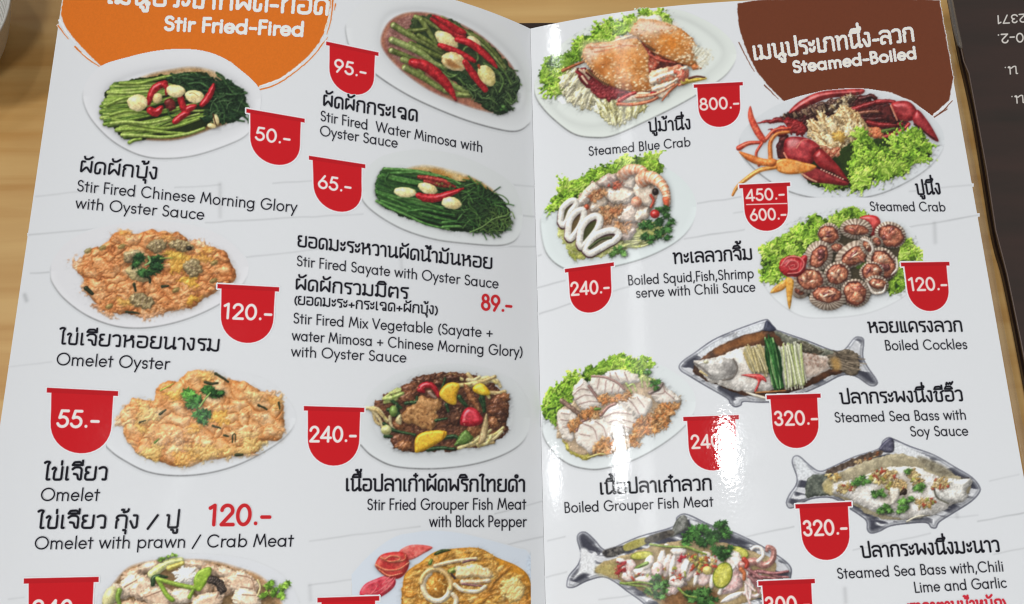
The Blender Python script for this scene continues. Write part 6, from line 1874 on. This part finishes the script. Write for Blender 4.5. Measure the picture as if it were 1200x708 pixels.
# boiled grouper
c = Canvas(632, 408, 818, 556, 1, (630, 405, 4.72))
c.plate([(25, 470), (60, 330), (180, 190), (400, 80), (600, 80), (760, 150), (860, 250), (870, 350), (820, 440), (700, 540), (540, 630), (380, 678), (280, 684), (170, 655), (80, 580)], (205, 213, 217), .40)
c.lettuce([(30, 370), (60, 260), (130, 210), (180, 190), (240, 170), (270, 115), (320, 110), (400, 60), (470, 50), (560, 90), (600, 160), (660, 200), (640, 250), (540, 200), (420, 140), (300, 190), (200, 280), (130, 320), (110, 420), (70, 420)], 74, 36, 6, cols=((70, 120, 22), (104, 156, 36), (136, 182, 54), (50, 94, 16)))
c.poly([(130, 520), (200, 560), (330, 600), (270, 630), (180, 590)], ((190, 176, 60), (206, 196, 96), .3), wob=1.5, shadow=.25)
c.poly([(560, 170), (610, 170), (630, 240), (580, 260), (500, 250)], ((176, 190, 96), (206, 214, 140), .3), wob=1.5, shadow=.2)
c.poly([(110, 400), (200, 300), (400, 180), (560, 190), (780, 280), (780, 340), (600, 500), (400, 600), (240, 600), (120, 510)], ((176, 150, 120), (196, 172, 140), .3), wob=2, dome=.3, shadow=.3)
FS = ((200, 192, 182), (224, 218, 212), .2)


def slice_(c, P, lines, seed, edge_col=(150, 112, 106)):
    c.poly(P, FS, wob=1.1, seed=seed, edge=7, dome=.7, bump=0, spec=.2, amb=.55, shadow=.5, sw=2, var=.05)
    for L in lines:
        c.line(L, 3.2, 2, edge_col, dome=.4, shadow=.15, alpha=.75, wob=.6)


slice_(c, [(375, 160), (400, 138), (480, 140), (545, 160), (560, 200), (500, 215), (420, 200)], [[(430, 150), (450, 190)], [(480, 148), (500, 195)], [(400, 150), (405, 185)]], 1)
slice_(c, [(190, 270), (210, 220), (245, 185), (270, 200), (300, 250), (345, 300), (360, 340), (260, 360), (220, 330)], [[(200, 270), (240, 240), (290, 250)], [(210, 300), (260, 275), (310, 280)], [(230, 325), (280, 310), (340, 312)], [(215, 240), (250, 215)]], 2)
c.line([(285, 225), (320, 275), (345, 310)], 9, 7, (150, 116, 110), shadow=.2)
slice_(c, [(290, 210), (305, 165), (350, 165), (420, 195), (470, 220), (480, 265), (420, 275), (340, 270)], [[(340, 185), (330, 240)], [(380, 195), (370, 255)], [(420, 210), (410, 262)], [(455, 225), (445, 262)]], 3)
c.line([(300, 170), (370, 175), (440, 205), (478, 240)], 6, 7, (170, 132, 124), shadow=.1)
slice_(c, [(630, 260), (690, 205), (720, 230), (770, 280), (785, 310), (720, 330), (650, 310)], [[(690, 215), (700, 260), (630, 270)], [(700, 250), (760, 300)]], 4)
c.line([(620, 262), (670, 240), (690, 210)], 10, 8, (150, 128, 120), shadow=.2)
slice_(c, [(105, 380), (130, 345), (190, 360), (230, 390), (220, 440), (200, 480), (200, 520), (150, 520), (115, 460)], [[(130, 375), (180, 380)], [(130, 410), (190, 420)], [(140, 450), (190, 460)]], 5)
c.line([(135, 305), (180, 340), (250, 395)], 14, 12, ((110, 84, 70), (150, 120, 104), .5), shadow=.4, wob=.8)
slice_(c, [(440, 310), (500, 280), (560, 270), (620, 290), (630, 340), (600, 390), (540, 400), (480, 350)], [[(500, 295), (540, 340), (560, 380)], [(550, 285), (590, 340)]], 6)
slice_(c, [(350, 400), (370, 350), (420, 325), (480, 330), (530, 370), (555, 430), (540, 480), (480, 500), (400, 470)], [[(370, 395), (440, 370), (520, 380)], [(380, 430), (450, 410), (540, 430)], [(420, 465), (480, 450), (530, 465)]], 7)
c.line([(350, 385), (390, 340), (430, 322)], 10, 8, (176, 130, 120), shadow=.1)
slice_(c, [(210, 480), (225, 430), (280, 405), (350, 410), (410, 440), (430, 500), (390, 550), (300, 595), (240, 560), (215, 530)], [[(250, 430), (310, 460), (330, 520)], [(320, 420), (365, 455), (380, 500)], [(235, 490), (290, 500)]], 8)
c.line([(215, 470), (230, 430), (280, 405)], 8, 8, (166, 120, 110), shadow=.1)
c.blob(440, 470, 40, 50, FS, shadow=.2)
GC = [((212, 138, 74), (230, 176, 116), .5), (220, 150, 84), (200, 118, 56), (232, 184, 126), (214, 134, 70)]
c.crumbs([(345, 280), (430, 275), (510, 260), (520, 285), (440, 310), (360, 320)], 60, GC, 12, 3, fill=True)
c.crumbs([(255, 365), (330, 345), (350, 380), (290, 405), (250, 395)], 40, GC, 12, 4, fill=True)
c.crumbs([(175, 440), (200, 400), (235, 420), (210, 475), (185, 475)], 30, GC, 12, 5, fill=True)
c.crumbs([(555, 410), (640, 365), (700, 320), (785, 325), (740, 390), (720, 440), (640, 490), (560, 505), (520, 500)], 190, GC, 13, 6, fill=True)
c.crumbs([(330, 530), (390, 510), (430, 560), (400, 600), (320, 600), (300, 580)], 80, GC, 12, 7, fill=True)
c.crumbs([(510, 510), (540, 500), (560, 560), (520, 560)], 20, GC, 11, 8, fill=True)
for P in ([(490, 210), (510, 240), (520, 260)], [(500, 225), (530, 215), (545, 250)], [(575, 180), (580, 230)], [(600, 175), (610, 230)]):
    c.line(P, 6, 4, ((150, 180, 80), (190, 206, 130), .4), shadow=.3)
for x, y in ((630, 210), (650, 230), (610, 150), (660, 205)):
    c.herb(x, y, 24, 5, int(x), cols=((40, 90, 30), (66, 118, 44)), spread=.7)
c.line([(320, 352), (345, 350)], 8, 6, (96, 140, 50), shadow=.2)
c.line([(280, 620), (340, 600), (370, 600)], 5, 4, (200, 190, 110), shadow=.2)
finish(c, "picture of boiled grouper slices with fried garlic on lettuce", 1)


# fish shaped steel trays
def tray(c, P, inner, seed):
    Pp = spline(c.t(P), True, 4)
    w = c.win(Pp.min(0), Pp.max(0), 6)
    X, Y = c.X[w], c.Y[w]
    d = poly_sdf(X, Y, Pp)
    f = fbm(X * .035 + Y * .03, Y * .13 - X * .03, seed, 3)
    k = np.clip((f - .38) / .22, 0, 1)
    k = k * k * (3 - 2 * k)
    k = np.where(k > .62, 1 - (k - .62) * .5, k)[..., None]
    g = np.clip(-d / 5.5, 0, 1)[..., None]
    base = rgbc((52, 54, 68)) * (1 - k) + rgbc((212, 216, 221)) * k
    edge = rgbc((196, 202, 210)) * (.75 + .3 * fbm(X * .09, Y * .09, seed + 2))[..., None]
    col = edge * (1 - g) + base * g
    c.lay(w, d, col, edge=4, dome=.25, spec=.25, shadow=.12, var=.04, ink=True)
    e = np.exp(-((d + .5) / .75) ** 2)[..., None] * (.55 + .45 * noise(X * .05, Y * .05, seed + 9))[..., None]
    c.rgb[w] = c.rgb[w] * (1 - e * .85) + rgbc((58, 60, 78)) * e * .85
    e = np.exp(-((d + 3.4) / .8) ** 2)[..., None] * .35
    c.rgb[w] = c.rgb[w] * (1 - e) + rgbc((92, 96, 110)) * e


# sea bass with soy sauce
c = Canvas(792, 371, 1033, 482, 1, (790, 370, 4.898))
tray(c, [(28, 285), (60, 250), (120, 210), (220, 140), (330, 90), (450, 45), (520, 22), (545, 28), (580, 75), (620, 92), (760, 140), (900, 195), (960, 200), (990, 180), (1030, 130), (1060, 120), (1090, 140), (1085, 230), (1110, 290), (1165, 370), (1160, 400), (1120, 402), (1040, 350), (960, 345), (860, 395), (760, 440), (640, 490), (500, 500), (400, 495), (385, 515), (350, 526), (320, 505), (300, 475), (180, 405), (80, 345), (35, 315)], None, 2)
c.poly([(150, 215), (240, 150), (350, 100), (450, 60), (510, 45), (500, 85), (380, 120), (280, 160), (200, 220)], ((196, 202, 210), (206, 212, 218), .2), dome=0, shadow=0, soft=2)
c.poly([(515, 70), (530, 28), (560, 50), (585, 78), (560, 95), (520, 92)], ((52, 56, 78), (84, 88, 108), .2), edge=3, shadow=.1)
c.poly([(110, 290), (160, 245), (250, 180), (370, 125), (480, 95), (570, 90), (640, 130), (760, 180), (880, 215), (960, 230), (1000, 280), (960, 330), (880, 350), (760, 410), (600, 460), (420, 460), (300, 420), (180, 370), (120, 330)], ((52, 30, 18), (92, 52, 28), .12), wob=.8, dome=.3, edge=5, spec=.3, shadow=.25)
c.poly([(230, 195), (360, 135), (480, 100), (520, 110), (500, 140), (360, 180), (260, 220)], ((120, 70, 34), (150, 96, 52), .12), dome=0, shadow=0, soft=4)
c.poly([(580, 90), (700, 130), (850, 185), (930, 215), (880, 232), (760, 205), (640, 160)], ((84, 88, 74), (124, 126, 112), .3), dome=.4, shadow=.2, wob=1)
c.poly([(720, 150), (800, 180), (860, 205), (790, 215), (730, 190)], ((60, 56, 44), (110, 104, 84), .5), wob=2, shadow=.1)
c.poly([(110, 262), (160, 255), (240, 240), (330, 200), (400, 178), (500, 170), (640, 190), (760, 215), (880, 235), (940, 245), (950, 300), (880, 310), (800, 350), (720, 395), (600, 420), (480, 440), (360, 430), (270, 400), (200, 375), (150, 320)], ((190, 184, 176), (222, 220, 216), .12), wob=1, edge=14, dome=.6, bump=0, bs=.25, spec=.2, amb=.5, shadow=.4, seed=5)
c.poly([(730, 225), (860, 240), (900, 250), (890, 300), (800, 345), (740, 340)], ((170, 146, 130), (200, 184, 170), .4), wob=1, dome=0, shadow=0, soft=6, alpha=.8)
c.crumbs([(740, 225), (860, 245), (850, 300), (760, 290)], 50, [(140, 106, 90), (190, 160, 140)], 5, 3, shadow=.05)
c.poly([(130, 265), (240, 245), (340, 250), (358, 310), (320, 370), (220, 365), (170, 320)], ((156, 154, 150), (198, 196, 192), .25), wob=1, edge=8, dome=.5, bump=.15, bs=.2, spec=.3, shadow=.3)
c.line([(340, 250), (362, 300), (340, 350), (280, 372)], 5, 4, (100, 92, 84), dome=.4, shadow=.25)
c.poly([(290, 260), (350, 270), (345, 340), (290, 345)], (112, 108, 106), dome=0, shadow=0, soft=9, alpha=.55)
c.blob(184, 266, 13, 10, ((206, 200, 150), (222, 216, 180), .4), shadow=.4)
c.blob(186, 267, 5, 4, (150, 150, 130), shadow=.1)
c.line([(115, 270), (160, 300), (210, 345)], 5, 4, (110, 104, 100), dome=.4, shadow=.2)
c.line([(150, 320), (190, 345)], 7, 4, (196, 176, 120), shadow=.1)
c.poly([(880, 240), (940, 210), (1000, 190), (1050, 220), (1065, 280), (1050, 330), (1000, 345), (940, 315), (900, 300)], ((76, 66, 52), (122, 108, 88), .3), wob=1.4, edge=3, dome=.5, shadow=.3)
c.strands([(940, 220), (1040, 220), (1055, 320), (960, 320)], 26, 90, 8, [(60, 50, 40), (120, 106, 88), (146, 130, 108)], 3, seed=8, spread=14, shadow=.15)
c.poly([(900, 250), (940, 245), (955, 300), (920, 312)], (184, 140, 70), dome=0, shadow=0, soft=5, alpha=.8)
c.strands([(420, 250), (515, 232), (530, 262), (445, 285)], 46, 140, 70, [((200, 184, 118), (222, 208, 156), .4), ((176, 156, 90), (204, 186, 126), .4), ((210, 196, 136), (226, 216, 170), .4)], 4, seed=2, spread=6, bend=.05, shadow=.42, lv=.35)
c.strands([(625, 280), (722, 262), (730, 292), (640, 308)], 56, 225, 81, [((208, 214, 174), (226, 230, 200), .4), ((176, 196, 110), (206, 216, 150), .4), ((216, 220, 194), (232, 234, 216), .4)], 4.2, seed=3, spread=5, bend=.05, shadow=.42, lv=.22)
c.poly([(522, 190), (540, 128), (568, 138), (606, 210), (622, 330), (614, 424), (580, 428), (552, 350), (528, 260)], (14, 62, 20), wob=.6, dome=0, shadow=.4)
c.strands([(540, 262), (592, 258), (600, 288), (566, 296)], 30, 270, 79, [((18, 76, 24), (44, 116, 44), .3), ((30, 100, 36), (70, 148, 62), .3), ((12, 56, 18), (30, 88, 30), .3), ((120, 178, 96), (176, 210, 140), .3)], 4.4, seed=5, spread=3, bend=.12, shadow=.45, lv=.2, spec=.35)
c.line([(400, 215), (430, 290), (450, 320)], 5, 4, (190, 168, 100), shadow=.3)
c.poly([(385, 340), (460, 335), (500, 340), (525, 360), (528, 382), (500, 372), (475, 430), (460, 432), (480, 375), (420, 350)], ((196, 36, 40), (216, 80, 74), .4), edge=3, dome=.7, spec=.5, shadow=.4)
c.poly([(410, 440), (470, 450), (550, 475), (530, 482), (460, 465)], ((206, 196, 176), (222, 214, 200), .3), edge=2, shadow=.3)
c.line([(470, 442), (560, 436), (640, 430)], 5, 3, (176, 110, 50), shadow=.2)
c.crumbs([(315, 100), (370, 95), (370, 118), (325, 125)], 8, [(150, 152, 156), (170, 172, 176)], 7, 4, shadow=.1)
finish(c, "picture of soy steamed sea bass in a fish shaped steel tray, spring onion on top", 1)

# sea bass with lime
c = Canvas(917, 506, 1155, 630, 1, (915, 505, 5.0))
tray(c, [(30, 420), (50, 370), (85, 320), (92, 270), (65, 190), (75, 150), (110, 148), (170, 200), (230, 235), (300, 210), (430, 150), (570, 105), (595, 60), (630, 38), (665, 48), (760, 90), (900, 140), (1020, 210), (1120, 270), (1168, 330), (1160, 370), (1110, 420), (1000, 490), (930, 535), (910, 570), (880, 568), (850, 540), (740, 545), (640, 560), (580, 590), (530, 602), (505, 580), (500, 530), (460, 495), (390, 450), (300, 395), (180, 400), (100, 440), (50, 455)], None, 6)
c.poly([(78, 165), (110, 160), (160, 210), (190, 250), (150, 270), (105, 290), (95, 240)], ((198, 204, 210), (208, 213, 219), .2), dome=0, shadow=0, soft=2)
c.poly([(670, 65), (760, 105), (820, 135), (850, 165), (760, 150), (690, 130), (660, 110)], ((204, 209, 214), (208, 213, 219), .2), dome=0, shadow=0, soft=2)
c.poly([(575, 110), (600, 70), (640, 42), (662, 60), (660, 120), (620, 128)], ((52, 52, 74), (92, 92, 112), .3), edge=3, shadow=.1)
c.poly([(270, 235), (420, 165), (560, 118), (600, 120), (560, 150), (400, 215), (290, 255)], ((70, 56, 48), (110, 92, 78), .3), dome=0, shadow=.1, wob=1)
c.crumbs([(420, 175), (560, 130), (570, 145), (430, 200)], 14, [(150, 80, 40), (190, 160, 110), (90, 60, 40)], 10, 2, shadow=.1)
c.poly([(150, 290), (210, 255), (280, 270), (300, 370), (200, 380), (150, 390)], ((58, 66, 60), (100, 108, 96), .3), dome=.3, shadow=.1, wob=1)
c.poly([(250, 300), (380, 230), (520, 170), (640, 140), (720, 135), (860, 190), (1000, 250), (1110, 300), (1080, 400), (980, 440), (860, 500), (640, 520), (520, 490), (420, 430), (320, 380), (260, 360)], ((146, 136, 108), (176, 166, 134), .14), wob=.8, dome=.2, edge=5, shadow=.25)
c.poly([(800, 150), (900, 180), (1000, 240), (960, 262), (860, 220)], ((120, 112, 92), (150, 144, 122), .3), dome=0, shadow=0, soft=4)
c.poly([(290, 330), (330, 300), (440, 280), (540, 240), (680, 205), (800, 215), (900, 260), (1000, 290), (1110, 280), (1115, 310), (1090, 350), (1100, 390), (1030, 420), (960, 460), (860, 500), (720, 515), (600, 490), (500, 455), (400, 400), (310, 370)], ((194, 190, 184), (226, 225, 222), .12), wob=1.1, edge=13, dome=.6, bump=.15, bs=.15, spec=.2, amb=.5, shadow=.4, seed=7)
c.poly([(900, 320), (960, 280), (1080, 280), (1115, 290), (1085, 350), (1095, 390), (1030, 420), (960, 415), (910, 380)], ((176, 176, 172), (214, 214, 210), .3), wob=1.2, edge=7, dome=.6, bump=.5, bs=.2, spec=.3, shadow=.35)
c.line([(895, 330), (915, 390), (980, 425)], 5, 4, (90, 90, 76), dome=.4, shadow=.2)
c.line([(1060, 275), (1100, 275)], 6, 4, (60, 56, 60), shadow=.1)
c.poly([(600, 300), (690, 260), (760, 300), (740, 400), (640, 430), (560, 380)], ((150, 138, 120), (196, 188, 176), .3), dome=0, shadow=0, soft=8, alpha=.8, wob=2)
c.poly([(260, 290), (300, 300), (300, 370), (250, 350)], ((176, 160, 96), (190, 176, 120), .3), dome=0, shadow=0, soft=4, alpha=.8)
SC = [((206, 184, 110), (224, 208, 150), .5), (196, 150, 70), (176, 60, 40), (214, 196, 130), (150, 160, 60), (222, 210, 170)]
c.crumbs([(530, 250), (620, 220), (680, 240), (660, 290), (560, 310)], 70, SC, 12, 1, fill=True)
c.crumbs([(740, 230), (800, 240), (830, 300), (780, 320)], 34, SC, 11, 2, fill=True)
c.crumbs([(890, 290), (960, 270), (980, 330), (890, 340)], 34, SC, 10, 3, fill=True)
c.crumbs([(780, 400), (870, 390), (910, 430), (820, 450)], 44, SC, 11, 4, fill=True)
c.crumbs([(330, 330), (420, 300), (440, 340), (360, 360)], 30, SC, 11, 5, fill=True)
c.crumbs([(280, 250), (350, 260), (340, 290), (290, 280)], 16, SC[:2], 13, 6)
c.crumbs([(620, 300), (720, 290), (730, 350), (640, 380)], 30, SC, 10, 7, fill=True)
c.poly([(700, 350), (730, 340), (735, 370), (700, 378)], (50, 36, 26), wob=1, shadow=.1)
c.poly([(640, 340), (690, 340), (690, 400), (650, 430)], ((190, 184, 170), (214, 210, 200), .3), edge=4, shadow=.3, wob=1)
for x, y, q in ((470, 290, 40), (500, 300, 34), (440, 310, 30), (590, 370, 38), (550, 380, 30), (600, 450, 40), (640, 470, 34), (590, 470, 28), (720, 420, 40), (700, 460, 36), (740, 450, 30), (820, 330, 38), (800, 340, 28), (740, 240, 26), (760, 400, 28)):
    c.herb(x, y, q, 6, int(x + y), cols=((62, 110, 40), (88, 140, 56), (44, 88, 32)), spread=.7)
c.line([(740, 530), (790, 505), (840, 495)], 6, 3, (206, 200, 176), shadow=.3)
finish(c, "picture of lime and garlic sea bass in a fish shaped steel tray", 1)

# squid with lime
c = Canvas(656, 598, 936, 770, 1, (655, 595, 4.2857))
tray(c, [(38, 385), (50, 340), (95, 285), (108, 230), (90, 160), (100, 128), (135, 122), (180, 160), (220, 205), (260, 205), (400, 145), (570, 95), (590, 50), (625, 30), (670, 42), (760, 85), (860, 115), (980, 170), (1100, 240), (1160, 290), (1168, 335), (1140, 400), (1040, 480), (900, 560), (700, 600), (560, 580), (520, 640), (450, 600), (440, 500), (340, 420), (280, 375), (220, 350), (140, 370), (80, 400), (45, 402)], None, 11)
c.poly([(108, 215), (135, 205), (165, 240), (185, 280), (175, 335), (120, 330), (70, 360), (105, 300)], ((204, 209, 214), (210, 214, 219), .2), dome=0, shadow=0, soft=3)
c.poly([(660, 60), (760, 100), (830, 130), (760, 130), (680, 100)], ((204, 209, 214), (208, 213, 219), .2), dome=0, shadow=0, soft=2)
c.line([(120, 140), (165, 180), (200, 230)], 9, 8, (66, 68, 80), dome=.3, shadow=0, alpha=.8)
c.poly([(575, 95), (600, 50), (635, 40), (655, 100), (620, 120), (560, 150)], ((74, 78, 72), (130, 132, 128), .3), edge=3, shadow=.1)
c.poly([(225, 215), (330, 190), (330, 225), (260, 250), (230, 245)], ((48, 46, 48), (120, 116, 110), .4), dome=0, shadow=0, soft=2)
c.poly([(330, 185), (430, 150), (440, 180), (340, 218)], ((150, 144, 60), (170, 162, 84), .3), dome=0, shadow=0, soft=1.5)
c.poly([(440, 150), (560, 112), (570, 140), (450, 180)], ((56, 52, 48), (100, 94, 84), .3), dome=0, shadow=0, soft=1.5)
c.poly([(185, 320), (210, 280), (330, 240), (480, 190), (620, 165), (800, 170), (900, 200), (1000, 230), (1090, 280), (1060, 420), (960, 470), (700, 540), (560, 520), (460, 450), (360, 390), (260, 350)], ((150, 126, 84), (176, 154, 110), .12), wob=.8, dome=.2, edge=5, spec=.2, shadow=.25)
c.poly([(520, 470), (600, 400), (700, 400), (800, 430), (760, 520), (600, 530)], ((126, 86, 50), (146, 104, 64), .2), dome=0, shadow=0, soft=6)
c.poly([(185, 310), (230, 280), (290, 280), (290, 340), (210, 335)], ((190, 180, 110), (176, 160, 86), .3), dome=0, shadow=0, soft=7, alpha=.8)
SQ = [((214, 196, 188), (232, 220, 216), .25), ((206, 178, 172), (226, 206, 204), .25), ((220, 208, 200), (234, 228, 224), .25)]
LIME = ((176, 176, 50), (200, 200, 90), .3)


def lime(c, x, y, rx, ry, rot):
    c.blob(x, y, rx, ry, (110, 130, 36), rot=rot, dome=.3, shadow=.45)
    c.blob(x, y, rx * .9, ry * .9, LIME, rot=rot, dome=.15, shadow=0)


lime(c, 415, 240, 56, 20, -8)
lime(c, 905, 225, 50, 28, 20)
c.poly([(540, 400), (600, 340), (640, 380), (590, 430), (550, 440)], SQ[1], wob=1.4, edge=5, bump=1.5, bs=.4, shadow=.45)
for x, y, rx, ry, rot, k in ((310, 268, 24, 16, 10, 2), (350, 300, 34, 44, 30, 1), (350, 345, 34, 26, 0, 0), (420, 320, 48, 26, 0, 2), (430, 360, 50, 20, -5, 0), (450, 275, 40, 22, -60, 2), (515, 265, 22, 52, 8, 2), (545, 290, 24, 60, 12, 0), (495, 310, 30, 40, 10, 1),
                             (600, 285, 44, 60, 10, 1), (570, 290, 14, 60, 12, 2), (650, 310, 40, 60, 15, 0), (640, 305, 12, 60, 18, 2), (720, 350, 46, 40, 10, 1), (690, 350, 12, 44, 15, 2), (590, 370, 40, 30, 0, 2), (770, 370, 14, 40, 10, 2), (740, 250, 40, 28, 30, 2), (790, 265, 40, 26, 10, 0), (600, 220, 40, 20, 0, 2), (880, 262, 40, 46, 0, 2), (930, 310, 40, 30, 20, 1)):
    c.blob(x, y, rx, ry, SQ[k], rot=rot, frill=.12, fk=3, seed=int(x), edge=4, dome=.8, spec=.3, shadow=.5)
c.poly([(805, 430), (850, 320), (880, 295), (910, 330), (920, 400), (870, 430)], ((206, 160, 158), (226, 200, 198), .25), wob=1, edge=7, spec=.3, shadow=.4)
c.line([(805, 430), (845, 350), (880, 298)], 10, 8, SQ[2], shadow=.3)
lime(c, 822, 340, 48, 68, 20)
c.poly([(810, 475), (860, 435), (930, 420), (900, 450), (850, 472)], SQ[2], edge=3, shadow=.3)
c.poly([(940, 310), (970, 320), (980, 400), (950, 430), (930, 400)], SQ[2], wob=1, edge=4, shadow=.4)
c.line([(935, 430), (990, 445), (1020, 410)], 12, 8, SQ[1], shadow=.3)
c.strands([(930, 340), (1030, 340), (1010, 430), (940, 440)], 14, 80, 60, [SQ[1], ((160, 96, 100), (190, 130, 130), .3), SQ[2]], 7, seed=4, spread=30)
TEN = ((166, 104, 96), (204, 150, 140), .4)
c.line([(920, 290), (980, 270), (1030, 290), (1070, 265), (1078, 215), (1050, 198), (1045, 215)], 22, 9, TEN, spec=.4, shadow=.45)
c.line([(1000, 268), (1025, 240), (1015, 205), (985, 198), (968, 210)], 10, 8, SQ[2], shadow=.4)
for P in ([(960, 330), (1020, 320), (1090, 345), (1150, 350)], [(980, 345), (1040, 350), (1100, 360)], [(1000, 320), (1080, 330), (1150, 320)], [(950, 310), (1000, 345), (1020, 360)]):
    c.line(P, 10, 6, ((130, 70, 76), (176, 116, 116), .4), spec=.4, shadow=.4)
c.crumbs([(280, 290), (320, 280), (330, 320), (290, 325)], 10, [(160, 34, 40), (190, 70, 60)], 16, 2)
c.crumbs([(600, 245), (640, 240), (630, 265), (600, 265)], 6, [(190, 30, 44)], 14, 3)
c.crumbs([(660, 230), (780, 240), (790, 290), (740, 340), (680, 330), (660, 290)], 70, [(206, 180, 60), (196, 90, 40), (222, 200, 120), (150, 170, 60), (190, 50, 40)], 10, 4)
c.crumbs([(350, 350), (560, 300), (640, 340), (560, 370)], 24, [(206, 150, 60), (160, 170, 60), (190, 60, 40)], 9, 5)
c.blob(745, 315, 24, 22, (226, 210, 120), shadow=.4)
c.line([(930, 260), (945, 280), (940, 300)], 13, 9, (196, 60, 44), shadow=.3)
c.line([(915, 310), (930, 330), (930, 360)], 12, 8, (206, 110, 60), shadow=.3)
c.poly([(380, 300), (440, 270), (450, 285), (400, 305)], ((104, 140, 50), (140, 170, 84), .3), shadow=.2)
HC = ((40, 84, 30), (58, 112, 42), (28, 62, 24))
for x, y, q in ((660, 130, 50), (700, 150, 46), (740, 110, 46), (650, 160, 40), (700, 110, 40), (780, 140, 46), (820, 110, 44), (800, 90, 34), (840, 140, 30), (760, 170, 40), (820, 75, 24), (630, 150, 30), (720, 180, 36), (820, 230, 44), (800, 210, 36), (850, 215, 30), (830, 250, 28)):
    c.herb(x, y, q, 6, int(x + y), cols=HC, spread=.7)
for x, y, q in ((480, 380, 40), (510, 400, 40), (500, 440, 36), (460, 420, 30), (530, 380, 26), (490, 350, 26), (700, 440, 50), (740, 430, 46), (680, 460, 40), (720, 480, 44), (650, 430, 30), (760, 470, 36)):
    c.herb(x, y, q, 6, int(x + y), cols=((48, 90, 34), (70, 120, 50), (34, 70, 28)), spread=.7)
for P in ([(460, 185), (540, 195), (640, 200), (700, 225)], [(310, 378), (380, 390), (440, 400), (470, 430)], [(340, 380), (410, 375), (470, 385)], [(600, 405), (640, 440), (690, 450)], [(640, 195), (690, 215), (740, 235)]):
    c.line(P, 6, 4, ((110, 140, 50), (150, 174, 84), .4), shadow=.4)
c.blob(540, 186, 12, 6, (224, 220, 200), shadow=.1)
finish(c, "picture of lime squid with coriander in a fish shaped steel tray", 1)
